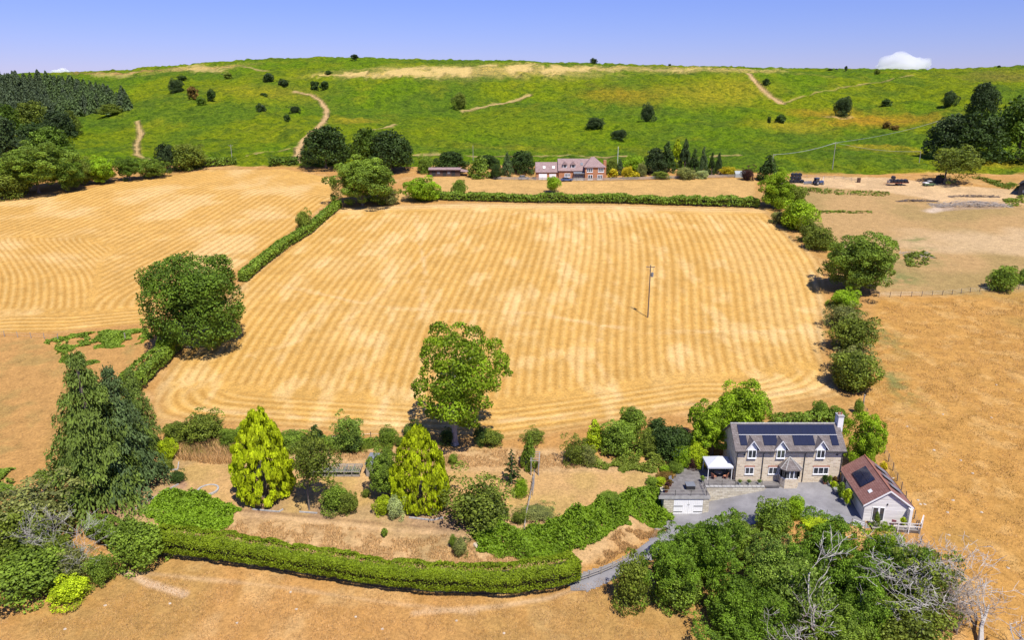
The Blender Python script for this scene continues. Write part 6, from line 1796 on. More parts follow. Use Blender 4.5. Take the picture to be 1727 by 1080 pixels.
# trees round the far brick house
FH = [('dome0', (728, 256, 792, 292), 'dark', 'dark copse tree behind the timber stable'), ('cone0', (788, 262, 832, 302), 'mid', 'broad green conical tree right of the timber stable'),
      ('bush0', (704, 264, 732, 294), 'mid', 'light green bush left of the timber stable'), ('cone1', (844, 258, 866, 300), 'blue', 'narrow blue-green conifer left of the brick house'),
      ('dome1', (858, 256, 906, 294), 'dark', 'dark tree mass behind the garage of the brick house'), ('bush1', (828, 280, 850, 303), 'dark', 'dark shrub between stable and narrow conifer'),
      ('dome2', (800, 262, 845, 285), 'dark', 'dark tree behind the broad conical tree'),
      ('bush2', (1020, 270, 1042, 296), 'olive', 'olive shrub at the gable of the brick house'), ('bush1', (1052, 264, 1086, 294), 'bright', 'bright round tree in the garden of the brick house'),
      ('cone0', (1038, 268, 1052, 298), 'blue', 'slim blue conifer in the garden of the brick house'), ('bush3', (1048, 282, 1066, 303), 'yellow', 'yellow shrub beside the slim blue conifer'),
      ('small0', (1026, 286, 1042, 302), 'yellow', 'golden ball shrub nearest the brick house'), ('small1', (1060, 290, 1078, 303), 'yellow', 'golden ball shrub on the fence of the brick house'),
      ('bush0', (1074, 276, 1090, 300), 'grey', 'grey shrub between golden shrubs and conifers'),
      ('dome0', (1083, 250, 1125, 297), 'fardark', 'dark rounded conifer in the shelter belt'), ('cone1', (1108, 240, 1140, 295), 'dark', 'tall dark conifer left of the yellow one'),
      ('cone0', (1130, 234, 1152, 282), 'gold', 'yellow conifer standing out of the shelter belt'), ('cone1', (1143, 235, 1166, 290), 'fardark', 'tall dark conifer right of the yellow one'),
      ('cone0', (1160, 252, 1180, 298), 'dark', 'middle conifer of the shelter belt'), ('cone1', (1176, 249, 1194, 298), 'blue', 'pointed conifer of the shelter belt'),
      ('cone0', (1193, 258, 1206, 298), 'dark', 'slim conifer near the end of the shelter belt'), ('cone1', (1204, 258, 1218, 296), 'fardark', 'end conifer of the shelter belt'),
      ('bush2', (1140, 284, 1172, 303), 'grey', 'pale shrub in front of the shelter belt'), ('bush3', (1172, 288, 1194, 302), 'silver', 'silver shrub in front of the shelter belt'),
      ('bush0', (1100, 290, 1130, 302), 'olive', 'low olive shrub in front of the shelter belt'), ('bush1', (1214, 282, 1240, 298), 'yellow', 'yellow shrub past the end of the shelter belt'),
      ('wisp0', (1249, 280, 1272, 306), 'purple', 'small copper-leaved tree at the end of the strip'), ('cone0', (1276, 262, 1312, 308), 'dark', 'dark cypress behind the corner oak'),
      ('bush2', (1305, 283, 1325, 302), 'bright', 'light bush behind the corner oak')]
for k, bb, mt, lb in FH:
    tall = bb[3] - bb[1] > 30
    T(k, bb, mt, lb, 'garden_tree' if tall else 'shrub', 'tree' if tall else 'shrub', trunk=tall, limbs=3)
# big trees on the right
T('dome0', (1556, 195, 1640, 268), 'fardark', 'left dome of the big dark trees on the right slope', 'oak_tree', base=(1600, 268))
T('dome1', (1590, 194, 1692, 272), 'dark', 'widest dome of the big dark trees on the right slope', 'oak_tree', base=(1640, 270))
T('dome2', (1628, 142, 1679, 200), 'fardark', 'tall blackish tree above the right-hand domes', 'oak_tree', base=(1654, 204))
T('bush1', (1590, 156, 1614, 183), 'fardark', 'round blackish bush up-slope of the right-hand domes', 'shrub', 'shrub', trunk=False)
T('dome1', (1666, 168, 1770, 268), 'oak', 'big ash cut by the right frame edge', 'ash_tree', base=(1715, 268))
T('wisp2', (1568, 248, 1645, 302), 'olive', 'old ragged ash with drooping boughs in the farm yard', 'ash_tree', base=(1592, 310), tr=0.35)
# bushes scattered over the moor
BM = [((285, 135, 310, 155), 'fardark', 'largest thorn bush of the left moor hollow'), ((300, 128, 315, 136), 'dark', 'thorn on the brow above the left hollow'), ((318, 148, 335, 168), 'brown', 'brownish thorn in the left hollow'),
      ((350, 152, 364, 170), 'dark', 'upright thorn right of the left hollow'), ((332, 165, 347, 178), 'oak', 'low thorn under the left hollow'), ((377, 123, 392, 134), 'olive', 'pale thorn on the upper left moor'),
      ((445, 125, 462, 140), 'fardark', 'round dark thorn on the upper moor near the track end'), ((470, 134, 487, 146), 'fardark', 'second dark thorn near the track end'), ((525, 138, 540, 153), 'dark', 'left thorn of the pair above the track bend'),
      ((541, 138, 555, 151), 'dark', 'right thorn of the pair above the track bend'), ((433, 176, 449, 193), 'fardark', 'dark thorn alone on the left moor slope'), ((488, 180, 507, 193), 'fardark', 'broad thorn beside the moor track'),
      ((479, 194, 490, 206), 'dark', 'small thorn below the broad one beside the track'), ((762, 158, 786, 184), 'olive', 'olive tree at the short path in the middle of the moor'), ((989, 200, 1018, 220), 'fardark', 'wide black thorn above the brick house'),
      ((1030, 220, 1056, 236), 'fardark', 'lower black thorn above the brick house'), ((1081, 177, 1105, 207), 'fardark', 'tall black thorn in the middle of the moor'), ((1293, 198, 1299, 211), 'dark', 'tiny thorn left of the bare patch'),
      ((1307, 195, 1324, 211), 'dark', 'small thorn left of the bare patch'), ((1406, 166, 1433, 198), 'fardark', 'oak-like thorn standing in the bare patch'), ((1487, 169, 1503, 182), 'dark', 'thorn right of the bare patch'),
      ((1286, 134, 1298, 146), 'dark', 'thorn at the bend of the slanting path'), ((1488, 206, 1500, 218), 'brown', 'brown thorn in the orange bracken'), ((1500, 212, 1514, 222), 'brown', 'low brown thorn in the orange bracken'),
      ((548, 120, 560, 127), 'dark', 'low thorn on the brow of the moor'), ((1475, 117, 1484, 126), 'olive', 'left sapling under the cloud'), ((440, 158, 452, 165), 'dark', 'flat thorn over the left slope')]
for i, (bb, mt, lb) in enumerate(BM):
    T('small%d' % (i % 3) if bb[2] - bb[0] < 18 else 'bush%d' % (i % 4), bb, mt, lb, 'thorn_bush', 'bush', 'thorn bushes on the moor', trunk=False)
# trees on the skyline
for i, (bx, y0, y1, w_, lb) in enumerate([(598, 88, 98, 13, 'windblown thorn on the highest part of the skyline'), (1001, 99, 110, 12, 'second skyline thorn right of the highest part'), (1129, 106, 112, 5, 'tiny tree on the middle skyline'),
                                          (1427, 107, 116, 5, 'thin upright tree on the skyline left of the cloud'), (1411, 111, 116, 4, 'smaller tree beside the thin skyline tree'), (1400, 114, 117, 8, 'low scrub on the skyline'), (1685, 107, 112, 6, 'tiny thorn on the right skyline')]):
    k = int(i % 3)
    dd_ = ray(bx, y1 - 1); yy = 640.0; x = dd_[0] / dd_[1] * yy; z = gz(x, yy)
    s, _ = pxm((x, yy, z))
    rt = empty('thorn_tree', (x, yy, z - 0.2), 0, lb, 'tree', 'trees on the skyline')
    h = max((y1 - y0) / s, 2.2)
    mb = MB(); mb.tube([(0, 0, -1), (0.1, 0, h * 0.6)], [0.2, 0.08], 5); mb.build('trunk', M['bark'], rt)
    o = link('crown', MESH['small%d' % k], LM['fardark'], rt); o.location = (0, 0, h * 0.62); o.scale = (w_ / 2 / s, w_ / 2 / s, h * 0.42)

FG = [(-40, 1000), (150, 1010), (230, 975), (420, 962), (640, 1002), (900, 1012), (1020, 975), (1050, 1040), (1160, 1060), (1180, 1100), (-40, 1100)]
tall_grass('dry_grass', 'tufts of dry grass in the foreground pasture', FG, 26000, 0.20, 0.045, 'straw', 21, 0.47)
RG = [(1490, 515), (1740, 500), (1760, 1090), (1660, 1090), (1640, 980), (1570, 900), (1555, 860), (1500, 760), (1465, 680)]
tall_grass('dry_grass', 'tufts of dry grass in the right-hand pasture', RG, 26000, 0.22, 0.05, 'straw', 23, 0.5)
tall_grass('dry_grass', 'rusty tussocks in the right-hand pasture', RG, 8000, 0.24, 0.05, 'brown', 24, 0.60)
# ---------------------------------------------------------------- small things
def fence(label, px, spacing, hgt, rails, mat='darkwood', rail_mat=None, name='fence', pr=0.07, rr=0.03, flat=False, world=False, cat='fence', wire=True):
    pts = px if world else pts_world(px)
    seg = [math.dist(a, b) for a, b in zip(pts[:-1], pts[1:])]; cum = np.concatenate([[0], np.cumsum(seg)]); L = cum[-1]
    n = max(1, int(round(L / spacing)))
    o0 = (pts[0][0], pts[0][1], gz(*pts[0]))
    f = empty(name, o0, 0, label, cat)
    P_ = []
    pm = MB().cyl(0, 0, -0.3, hgt + 0.12, pr, pr * 0.85, 5).mesh('post')
    rr_ = np.random.default_rng(int(abs(o0[0] * 13)) + 5)
    for k in range(n + 1):
        q = L * k / n
        x = float(np.interp(q, cum, [p[0] for p in pts])); y = float(np.interp(q, cum, [p[1] for p in pts])); z = gz(x, y)
        o = link('post', pm, M[mat], f); o.location = (x - o0[0], y - o0[1], z - o0[2]); o.rotation_euler = (rr_.normal() * 0.04, rr_.normal() * 0.04, rr_.uniform(0, 3))
        P_.append(Vector((x - o0[0], y - o0[1], z - o0[2])))
    for h in rails:
        mb = MB()
        for a, b in zip(P_[:-1], P_[1:]):
            if flat:
                d = (b - a).normalized(); sv = Vector((d.y, -d.x, 0)) * 0.025; Z = Vector((0, 0, rr))
                A, B = a + Vector((0, 0, h)), b + Vector((0, 0, h))
                mb.hexa([A - sv - Z, B - sv - Z, B + sv - Z, A + sv - Z, A - sv + Z, B - sv + Z, B + sv + Z, A + sv + Z])
            else: mb.tube([a + Vector((0, 0, h)), b + Vector((0, 0, h))], rr, 4, cap=False)
        mb.build('rail' if flat or rr > 0.02 else 'wire', M[rail_mat or mat], f)
    return f
fence('leaning post-and-wire fence across the right-hand pasture', [(1482, 502), (1540, 501), (1600, 498), (1645, 493), (1727, 488), (1780, 484)], 2.6, 1.15, (0.4, 0.75, 1.1), 'darkwood', 'steel', rr=0.012)
fence('post-and-wire fence behind the timber annexe', [(1455, 690), (1478, 735), (1495, 775), (1512, 812), (1530, 850), (1543, 882), (1550, 915), (1556, 940)], 2.3, 1.2, (0.4, 0.75, 1.1), 'darkwood', 'steel', rr=0.012)
fence('wire fence along the bottom of the left hay field', [(-60, 565), (0, 568), (50, 571), (98, 574)], 3.0, 1.2, (0.5, 1.0), 'wood', 'steel', rr=0.012)
fence('timber post-and-rail fence along the drive', [(972, 985), (1000, 976), (1025, 966), (1048, 955), (1066, 944)], 1.7, 1.05, (0.35, 0.65, 0.98), 'wood', 'wood', rr=0.055, flat=True)
fence('grey rail fence along the lower edge of the yard', [(1352, 862), (1372, 868), (1392, 874), (1412, 880), (1434, 888), (1458, 896)], 1.75, 1.1, (0.3, 0.55, 0.8, 1.05), 'steel', 'steel', rr=0.02)
fence('grey garden fence in front of the brick house', [(880, 304), (960, 306), (1030, 305), (1100, 303), (1180, 301), (1262, 299)], 2.6, 1.2, (0.35, 0.7, 1.05), 'wood', 'wood', rr=0.10, flat=True)
fence('short fence at the drive of the brick house', [(832, 303), (860, 304), (880, 304)], 2.6, 1.1, (0.35, 0.7, 1.0), 'wood', 'wood', rr=0.10, flat=True)
fence('farm yard fence below the moor', [(1335, 301), (1360, 300), (1420, 303), (1450, 308)], 3.4, 1.2, (0.5, 1.0), 'wood', 'wood', rr=0.05, flat=True)
fence('rail fence running down the garden from the trellis', [(901, 806), (897, 830), (891, 858), (887, 880), (884, 898)], 1.6, 1.0, (0.4, 0.85), 'wood', 'wood', rr=0.05, flat=True)
fence('stakes along the edge of the hay field above the garden', [(560, 748), (620, 742), (690, 744)], 3.2, 1.2, (1.0,), 'darkwood', 'steel', rr=0.012)

# corner posts
for px, py, lb in ((212, 576, 'pale gate post by the bracken in the left pasture'), (298, 596, 'weathered gate post under the dark oak'), (1456, 682, 'corner post at the bottom of the right-hand hedge')):
    g = gp(px, py); o = MB().cyl(0, 0, -0.2, 1.6, 0.12, 0.11, 7).box(-0.14, 0.14, -0.14, 0.14, 1.601, 1.66).build('gate_post', M['wood']); o.location = g; tag(o, lb, 'post')

# poles and wires
def pole(base, top_y, label, transformer=False, arm=True, mat='darkwood', r=0.14):
    g = gp(*base); s, dep = pxm(g); H = (base[1] - top_y) / (s * math.cos(dep))
    p = empty('utility_pole', g, 0, label, 'utility pole')
    MB().cyl(0, 0, -0.5, H, r, r * 0.7, 8).build('shaft', M[mat], p)
    if arm:
        MB().box(-0.9, 0.9, -0.06, 0.06, H - 0.45, H - 0.32).build('crossarm', M[mat], p)
        for x in (-0.8, 0.0, 0.8): MB().cyl(x, 0, H - 0.318 if x else H, H - 0.1 if x else H + 0.2, 0.05, 0.05, 6).build('insulator', M['steel'], p)
    if transformer:
        MB().cyl(0.42, -0.05, H - 2.5, H - 1.6, 0.27, 0.27, 10).box(0.1, 0.42, -0.1, 0.05, H - 2.2, H - 1.95).build('transformer', M['lead'], p)
        MB().tube([(0.3, -0.05, H - 1.6), (0.7, -0.05, H - 1.1), (0.5, -0.05, H - 0.5)], 0.03, 4).build('bracket', M['lead'], p)
    return g, H
PA = pole((1092.5, 536), 450, 'wooden utility pole with a transformer alone in the hay field', True, True)
PB = pole((1404, 284), 242, 'pale utility pole above the farm yard', arm=True, mat='wood', r=0.17)
PC = pole((1301, 294), 262, 'utility pole behind the dark cypress', arm=True, mat='wood', r=0.17)
PD = pole((391, 264), 245, 'short pale pole on the moor edge left of the track', arm=True, mat='wood', r=0.15)
PE = pole((798, 272), 246, 'thin pole behind the timber stable', arm=False, mat='wood', r=0.13)
PF = pole((1041, 290), 249, 'thin white pole in the garden of the brick house', arm=False, mat='white', r=0.10)
PG = pole((1550, 275), 256, 'short pole on the moor edge beside the big dark trees', arm=False, mat='wood', r=0.15)
PH = pole((1388, 308), 298, 'small pale marker post in the farm yard', arm=False, mat='white', r=0.10)
PI = pole((1578, 226), 205, 'pole half hidden at the left of the big dark trees', arm=True, mat='wood', r=0.16)
def wire(a, b, sag, label, r=0.03):
    (ga, Ha), (gb, Hb) = a, b
    A = Vector(ga) + Vector((0, 0, Ha)); B = Vector(gb) + Vector((0, 0, Hb))
    pts = [A.lerp(B, t / 14) - Vector((0, 0, sag * 4 * (t / 14) * (1 - t / 14))) for t in range(15)]
    o = MB().tube([p - A for p in pts], r, 4, cap=False).build('power_line', M['steel']); o.location = A; tag(o, label, 'power line')
wire(PC, PB, 1.0, 'power line from the cypress pole to the farm yard pole', 0.06)
wire(PB, PI, 1.2, 'power line climbing from the farm yard pole to the dark trees', 0.06)
wire(PB, PG, 1.2, 'power line from the farm yard pole to the short moor edge pole', 0.04)

# garden structures
def trellis():
    g = gp(902, 803); s, dep = pxm(g)
    t = empty('trellis_arch', g, math.radians(-4), 'grey timber trellis arch at the head of the garden fence', 'trellis')
    for x in (-0.55, 0.55):
        for y in (0, 2.6): MB().box(x - 0.06, x + 0.06, y - 0.06, y + 0.06, -0.2, 2.3).build('post', M['steel'], t)
    tp = MB().box(-0.65, -0.53, -0.2, 2.8, 2.302, 2.40).box(0.53, 0.65, -0.2, 2.8, 2.302, 2.40)
    for y in (-0.1, 0.6, 1.3, 2.0, 2.7): tp.box(-0.7, 0.7, y - 0.04, y + 0.04, 2.402, 2.47)
    tp.build('top_frame', M['wood'], t)
    la = MB()
    for x in (-0.55, 0.55):
        for z in (0.4, 0.8, 1.2, 1.6, 2.0): la.box(x - 0.02, x + 0.02, 0.06, 2.54, z - 0.025, z + 0.025)
        for y in (0.5, 1.0, 1.5, 2.0): la.box(x - 0.045, x - 0.021, y - 0.025, y + 0.025, 0.1, 2.25)
    la.build('lattice', M['steel'], t)
    n = empty('netting_panel', gp(898, 838), math.radians(-6), 'panel of grey mesh leaning on the garden fence below the trellis arch', 'fence panel')
    mb = MB()
    for k in range(6): mb.box(0.0, 0.03, k * 0.62, k * 0.62 + 0.05, 0, 1.7)
    for k in range(6): mb.box(0.032, 0.055, 0, 3.15, 0.1 + k * 0.31, 0.13 + k * 0.31)
    mb.build('mesh_frame', M['steel'], n)
trellis()
def fruit_frame():
    g = gp(515, 806)
    f = empty('vegetable_frame', g, 0, 'long low vegetable frame covered with grey netting on the lawn', 'vegetable frame')
    W_ = (600 - 508) / pxm(g)[0]; D_ = 2.3
    for x in np.linspace(0, W_, 8): 
        for y in (0, D_): MB().box(x - 0.04, x + 0.04, y - 0.04, y + 0.04, -0.1, 0.75).build('post', M['steel'], f)
    fr = MB()
    for y in (0, D_): fr.box(0, W_, y - 0.05, y + 0.05, 0.752, 0.84); fr.box(0, W_, y - 0.04, y + 0.04, 0.0, 0.28)
    for x in np.linspace(0, W_, 8): fr.box(x - 0.03, x + 0.03, 0.06, D_ - 0.06, 0.755, 0.82)
    fr.build('frame', M['wood'], f)
    MB().box(0.05, W_ - 0.05, 0.06, D_ - 0.06, 0.02, 0.22).build('soil', M['stems'], f)
    nt_ = MB()
    for x in np.arange(0.15, W_, 0.3): nt_.box(x, x + 0.02, 0.02, D_, 0.845, 0.865)
    for y in np.arange(0.15, D_, 0.3): nt_.box(0, W_, y, y + 0.02, 0.868, 0.885)
    o = nt_.build('netting', M['netting'], f)
    r = np.random.default_rng(5); n = 260
    c = np.stack([r.uniform(0.2, W_ - 0.2, n), r.uniform(0.2, D_ - 0.2, n), r.uniform(0.3, 0.6, n)], 1)
    link('crop', leaves_mesh('crop', leaf_faces(c, unit(r.normal(size=(n, 3)) + np.array([0, 0, 1.2])), 0.4, 0.25, r), r.random(n)), LM['grey'], f)
fruit_frame()
def small_shed():
    g = gp(618, 806)
    s_ = empty('garden_shed', g, math.radians(-8), 'small grey shed half hidden behind the round green tree', 'shed')
    MB().prism([(0, -0.2), (2.4, -0.2), (2.4, 2.5), (0, 2.0)], 0, 2.6, 'x').build('wall', M['wood'], s_)
    MB().slab((-0.12, -0.15, 2.02), (2.75, -0.15, 2.02), (2.75, 2.6, 2.60), (-0.12, 2.6, 2.60), 0.06).build('roof', M['lead'], s_)
    MB().box(0.5, 1.3, -0.05, 0.01, 0.05, 1.8).build('door', M['steel'], s_)
small_shed()
g = gp(351, 829); ring = MB()
for k in range(20):
    a0, a1 = 2 * math.pi * k / 20, 2 * math.pi * (k + 0.94) / 20
    ring.hexa([(math.cos(a) * r_, math.sin(a) * r_, z) for z in (-0.05, 0.20) for a, r_ in ((a0, 1.25), (a1, 1.25), (a1, 1.5), (a0, 1.5))])
o = ring.build('stone_ring', M['concrete']); o.location = g; tag(o, 'ring of pale stones on the lawn above the bracken bed', 'stone ring')
def edging(px, label, h=0.18, w=0.14, mat='concrete'):
    pts = [Vector((*p, gz(*p))) for p in pts_world(px)]; o0 = pts[0]
    root = empty('edging', o0, 0, label, 'edging')
    for a, b in zip(pts[:-1], pts[1:]):
        n = max(1, int((b - a).length / 0.9)); d = (b - a) / n; sv = Vector((d.y, -d.x, 0)).normalized() * w / 2
        for k in range(n):
            A, B = a + d * k - o0, a + d * (k + 0.96) - o0
            MB().hexa([A - sv, B - sv, B + sv, A + sv] + [q + Vector((0, 0, h)) for q in (A - sv, B - sv, B + sv, A + sv)]).build('stone', M[mat], root)
edging([(228, 862), (250, 848), (275, 832), (302, 818)], 'pale stone edging along the bed under the conifers')
edging([(272, 796), (300, 794), (302, 782)], 'short pale stone edging by the lime shrub')
edging([(426, 862), (470, 866), (478, 862)], 'stone edging at the foot of the lone golden cypress')
edging([(690, 876), (730, 880), (748, 876)], 'stone edging at the foot of the garden cypress')
edging([(505, 866), (536, 868)], 'stone edging at the foot of the thin weeping tree')
# pale rocks on bank and pasture
rk = np.random.default_rng(9)
def rock(px, py, r, label):
    g = gp(px, py); mb = MB(); n = 7
    mb.tube([(0, 0, -r * 0.3), (0.05 * r, 0, 0), (0, 0.1 * r, r * 0.35), (0.1 * r, 0, r * 0.55)], [r * 0.8, r, r * 0.8, r * 0.25], n)
    mb.v = [(x + rk.normal() * r * 0.12, y + rk.normal() * r * 0.12, z + rk.normal() * r * 0.06) for x, y, z in mb.v]
    o = mb.build('rock', M['rock']); o.location = g; o.rotation_euler = (0, 0, rk.uniform(0, 6)); return tag(o, label, 'rock')
rock(1115, 792, 0.9, 'big pale rock in the rockery beside the garage terrace')
rock(805, 922, 0.6, 'pale rock in front of the bracken bank')
for px, py in ((1552, 852), (1559, 853), (1598, 866), (1607, 846), (1548, 845), (1620, 778), (1640, 800), (1655, 866), (1506, 808), (1590, 700), (1672, 705), (1575, 760), (1530, 720), (1648, 930), (1600, 905), (1700, 960), (1680, 650)):
    o = rock(px, py, 0.21, 'small pale stone lying in the right-hand pasture'); o['group'] = 'stones in the right-hand pasture'
for px, py in ((287, 1021), (178, 1024), (490, 1000), (645, 1062), (400, 1052), (770, 1048), (500, 1030), (850, 1070), (600, 1042), (110, 1062)):
    o = rock(px, py, 0.17, 'small pale stone lying in the foreground pasture'); o['group'] = 'stones in the foreground pasture'

# ---------------------------------------------------------------- farm yard
bale_me = MB().tube([(0, -0.62, 0), (0, -0.56, 0), (0, 0.56, 0), (0, 0.62, 0)], [0.52, 0.66, 0.66, 0.52], 14).mesh('bale')
def bale(p, rz, label, group):
    o = link('bale', bale_me, M['wrap']); o.location = p; o.rotation_euler = (0, 0, rz); return tag(o, label, 'bale', group)
gb = gp(1334, 309)
rows = ((0, 4, 'bottom'), (1, 3, 'middle'), (2, 3, 'top'))
ords = ('first', 'second', 'third', 'fourth')
for lv, n, nm in rows:
    for k in range(n):
        bale((gb[0] + k * 1.34 + lv * 0.2, gb[1] + rk.normal() * 0.05, gz(gb[0] + k * 1.34, gb[1]) + 0.64 + lv * 1.2), 0.0, '%s black bale from the left in the %s row of the stack' % (ords[k], nm), 'stacked black bales')
def wheel(parent, x, y, z, r, w, name='wheel'):
    o = MB().tube([(-w / 2, 0, 0), (w / 2, 0, 0)], r, 14).build(name, M['black'], parent); o.location = (x, y, z)
    MB().tube([(-w / 2 - 0.02, 0, 0), (w / 2 + 0.02, 0, 0)], r * 0.5, 10).build('rim', M['steel'], o); return o
M['blue'] = simple('blue paint', (0.05, 0.09, 0.20), 0.4, 0.1, 3, spec=0.5)
M['green'] = simple('green paint', (0.10, 0.16, 0.07), 0.45, 0.15, 3, spec=0.5)
M['silver'] = simple('silver paint', (0.45, 0.46, 0.48), 0.35, 0.08, 3, metal=0.4)
M['rust'] = simple('rusty red paint', (0.22, 0.07, 0.045), 0.7, 0.3, 4)
def tractor(px, py):
    g = gp(px, py); t = empty('tractor', g, math.radians(-70), 'blue-grey tractor with a cab beside the stacked bales', 'tractor')
    MB().box(-0.4, 0.4, 0.3, 2.5, 0.8, 1.55).box(-0.3, 0.3, 2.5, 2.7, 0.7, 1.3).build('bonnet', M['blue'], t)
    MB().box(-0.7, 0.7, -1.2, 0.3, 0.7, 1.3).build('body', M['blue'], t)
    c = MB()
    for x in (-0.68, 0.62):
        for y in (-1.15, 0.24): c.box(x, x + 0.06, y, y + 0.06, 1.3, 2.55)
    c.box(-0.75, 0.75, -1.25, 0.4, 2.552, 2.68); c.build('cab', M['blue'], t)
    MB().box(-0.6, 0.6, -1.1, 0.22, 1.32, 2.5).build('pane', M['glass'], t)
    for x in (-0.85, 0.85): wheel(t, x, -0.6, 0.8, 0.8, 0.4); wheel(t, x * 0.85, 2.0, 0.5, 0.5, 0.28)
    MB().tube([(0.25, 1.6, 1.55), (0.25, 1.6, 2.3)], 0.05, 6).build('exhaust', M['black'], t)
tractor(1378, 312)
im = empty('hay_rake', gp(1362, 311), 0.3, 'blue-grey hay rake parked beside the stacked bales', 'farm machine')
MB().tube([(-1.6, 0, 0.7), (1.6, 0, 0.7)], 0.08, 6).tube([(0, 0, 0.7), (0, -1.6, 0.6)], 0.07, 6).build('frame', M['blue'], im)
for x in (-1.2, -0.4, 0.4, 1.2):
    MB().tube([(x, -0.05, 0.6), (x + 0.12, 0.05, 0.6)], [0.6, 0.6], 12).build('rake_wheel', M['steel'], im)
def trailer(px, py):
    g = gp(px, py); t = empty('flat_trailer', g, 0, 'flat farm trailer with a rusty bed carrying black bales', 'trailer')
    MB().box(0, 7.2, -1.1, 1.1, 0.85, 1.0).build('bed', M['rust'], t)
    MB().tube([(0, 0, 0.8), (-1.8, 0, 0.55)], 0.09, 6).build('drawbar', M['rust'], t)
    for x in (0.05, 7.1): MB().box(x, x + 0.08, -1.08, 1.08, 1.002, 1.9 if x < 1 else 1.5).build('headboard', M['silver'] if x < 1 else M['rust'], t)
    for x in (3.6, 4.6): 
        for y in (-0.9, 0.9):
            o = MB().tube([(0, -0.15, 0), (0, 0.15, 0)], 0.42, 12).build('wheel', M['black'], t); o.location = (x, y, 0.42)
    for k in range(5): bale((g[0] + 1.0 + k * 1.36, g[1], g[2] + 1.66), 0, '%s black bale from the left on the trailer bed' % (ords + ('fifth',))[k], 'black bales on the trailer')
    bale((g[0] + 1.7, g[1], g[2] + 2.86), 0, 'black bale riding on top of the other trailer bales', 'black bales on the trailer')
trailer(1497, 313)
def car(px, py, rz, mat, label, name='parked_car', pickup=False, cat='car', world=None):
    g = world or gp(px, py); c = empty(name, g, rz, label, cat)
    side = [(-2.1, 0.35), (2.1, 0.35), (2.15, 0.75), (1.3, 0.95), (-1.95, 0.98), (-2.15, 0.7)]
    MB().prism(side, -0.85, 0.85, 'y').build('body', M[mat], c)
    cab = [(-1.75, 0.985), (0.85, 0.985), (0.25, 1.48), (-1.35, 1.48)] if not pickup else [(-0.5, 0.985), (0.95, 0.985), (0.7, 1.75), (-0.4, 1.75)]
    MB().prism(cab, -0.74, 0.74, 'y').build('windscreen', M['glass'], c)
    rf = [(-1.38, 1.482), (0.28, 1.482), (0.2, 1.54), (-1.25, 1.54)] if not pickup else [(-0.45, 1.752), (0.72, 1.752), (0.68, 1.82), (-0.4, 1.82)]
    MB().prism(rf, -0.74, 0.74, 'y').build('roof', M[mat if not pickup else 'white'], c)
    for x in (-1.3, 1.3):
        for y in (-0.82, 0.82):
            o = MB().tube([(0, -0.11, 0), (0, 0.11, 0)], 0.34, 12).build('wheel', M['black'], c); o.location = (x, y, 0.34)
    if pickup: MB().box(-2.1, -0.55, -0.84, 0.84, 0.985, 1.3).build('load', M['white'], c)
    return c
car(1566, 314, math.radians(8), 'green', 'green utility vehicle with a white load parked by the ragged ash', 'utility_vehicle', True, 'vehicle')
car(948, 306, 0.1, 'blue', 'blue car parked in front of the brick house', world=(20.6, 282.5, gz(20.6, 282.5)))
car(882, 302, 0.3, 'silver', 'silver car parked left of the brick house garage', world=(4.5, 288, gz(4.5, 288)))
g = gp(1583, 309); o = MB().hexa([(-1.3, -1, 0), (1.3, -1, 0), (1.3, 1, 0), (-1.3, 1, 0), (-0.9, -0.8, 2.6), (1.2, -0.8, 3.0), (1.2, 0.8, 3.0), (-0.9, 0.8, 2.6)]).build('feed_hopper', M['blackboard']); o.location = g; tag(o, 'black feed hopper between utility vehicle and ragged ash', 'feed hopper')
g = gp(1448, 308); o = MB().box(-0.5, 0.5, -0.4, 0.4, 0, 1.6).box(-0.6, 0.6, -0.5, 0.5, 1.602, 1.7).build('storage_crate', M['brownboard']); o.location = g; tag(o, 'brown crate standing in the farm yard', 'crate')
g = gp(1240, 300); tk = empty('greenhouse', (g[0], g[1], g[2]), 0, 'low pale greenhouse past the shelter belt', 'greenhouse')
MB().prism([(0, 0), (3.4, 0), (3.4, 1.4), (1.7, 2.4), (0, 1.4)], 0, 5.0, 'x').build('frame', M['netting'], tk)
# brash and timber heaps at the right
def heap(name, px, w, d, n, label, seed, mat='twig', h=1.0):
    g = gp(*px); r = np.random.default_rng(seed); mb = MB()
    for k in range(n):
        x, y = r.uniform(-w, w), r.uniform(-d, d); a = r.normal() * 0.5; L = r.uniform(0.7, 2.2)
        z = h * (1 - (x / w) ** 2) * r.uniform(0.1, 1.0)
        wx, wy = g[0] + x, g[1] + y
        q = Vector((x, y, gz(wx, wy) - g[2] + z))
        mb.tube([q, q + Vector((math.cos(a) * L, math.sin(a) * L, r.normal() * 0.3))], [r.uniform(0.05, 0.14), 0.04], 4, cap=False)
    o = mb.build(name, M[mat]); o.location = g; return tag(o, label, None, None, 'stuff')
heap('brash_heap', (1632, 347), 13.0, 2.4, 420, 'long heap of brash and broken timber in the upper right pasture', 3, 'twig', 1.2)
heap('brash_heap', (1545, 340), 7.0, 0.7, 110, 'thin line of brash left of the timber heap', 4, 'darkwood', 0.5)
heap('brash_heap', (1640, 332), 9.0, 1.0, 120, 'low line of brash above the timber heap', 5, 'darkwood', 0.5)
heap('brash_heap', (1545, 432), 4.0, 2.5, 60, 'scattered sticks in the green hollow of the right pasture', 6, 'twig', 0.4)
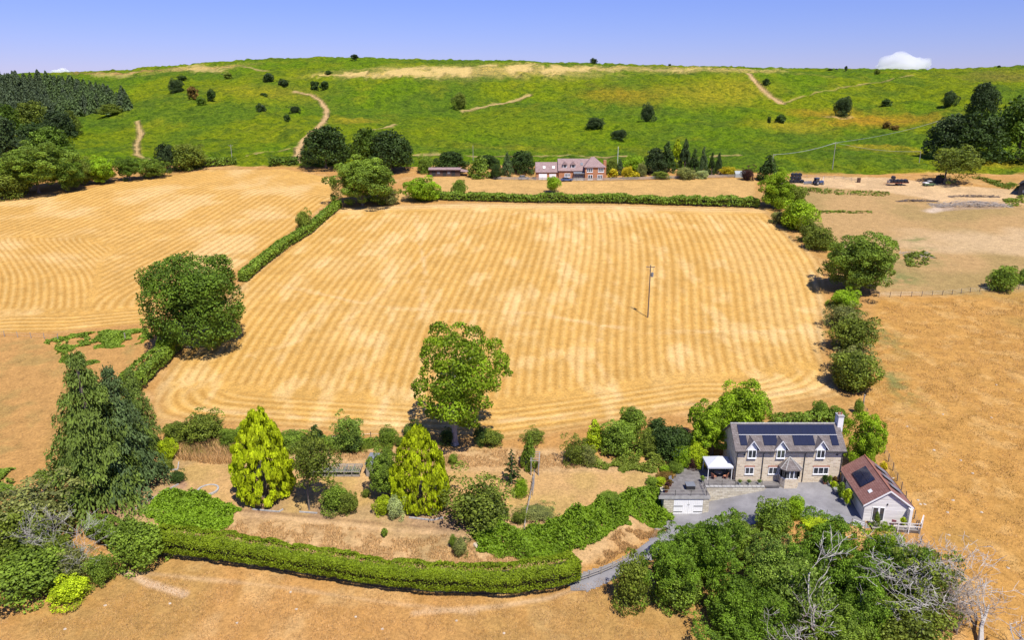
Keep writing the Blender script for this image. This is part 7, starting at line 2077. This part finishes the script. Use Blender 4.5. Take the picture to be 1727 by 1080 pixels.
for i, (poly, n, lb) in enumerate(((((1300, 318), (1340, 316), (1420, 322), (1500, 324), (1500, 332), (1400, 328)), 700, 'rough green weeds along the farm yard bank'),
                                   (((1380, 355), (1400, 356), (1470, 357), (1470, 360), (1385, 360)), 260, 'thin line of weeds across the upper paddock'),
                                   (((1525, 432), (1560, 425), (1578, 435), (1560, 450), (1530, 452)), 500, 'weeds in the hollow of the right pasture'),
                                   (((1640, 300), (1727, 312), (1727, 325), (1690, 318)), 900, 'weeds on the bank in front of the big dark trees'),
                                   (((1690, 338), (1727, 330), (1727, 348), (1700, 350)), 500, 'weeds below the black barn'))):
    patch('weeds', lb, poly, n, 0.42, 0.8, 'olive', seed=40 + i, thresh=0.40)
# cloud banks behind the hill
def cloud(px, py, wpx, hpx, dist, seed, label):
    d = Vector(ray(px, py)).normalized(); c = Vector((0, 0, CZ)) + d * dist
    s = dist / F * (1 / d.dot(Vector((0, math.cos(PITCH), -math.sin(PITCH))))) ** -1
    w, h = wpx / 2 * s, hpx / 2 * s
    import bmesh
    bm = bmesh.new(); bmesh.ops.create_icosphere(bm, subdivisions=5, radius=1.0)
    for v in bm.verts:
        p = v.co.copy(); k = 1.0
        k += 0.42 * (fbm(np.array([p.x * 1.0 + 3]), np.array([p.z * 1.3 + p.y * 0.7]), 0.55, 4, seed)[0] - 0.5) * 2
        v.co = Vector((p.x * k * w, p.y * k * w * 0.6, p.z * k * h * (1.0 if p.z > 0 else 0.35)))
    me = bpy.data.meshes.new('cloud'); bm.to_mesh(me); bm.free()
    m = bpy.data.materials.new('cloud vapour'); m.use_nodes = True; nt = m.node_tree
    for n in list(nt.nodes): nt.nodes.remove(n)
    vs = nt.nodes.new('ShaderNodeVolumePrincipled'); vs.inputs['Color'].default_value = (1, 1, 1, 1); vs.inputs['Density'].default_value = 1.8 / h; vs.inputs['Anisotropy'].default_value = 0.2
    o_ = nt.nodes.new('ShaderNodeOutputMaterial'); nt.links.new(vs.outputs[0], o_.inputs['Volume'])
    o = link('cloud', me, m); o.location = c; tag(o, label, None, None, 'stuff'); return o
cloud(1524, 114, 92, 46, 5200, 3, 'small white cumulus cloud rising behind the hill on the right')
cloud(104, 122, 30, 12, 5200, 4, 'scrap of white cloud behind the left skyline')
sc.cycles.volume_bounces = 6
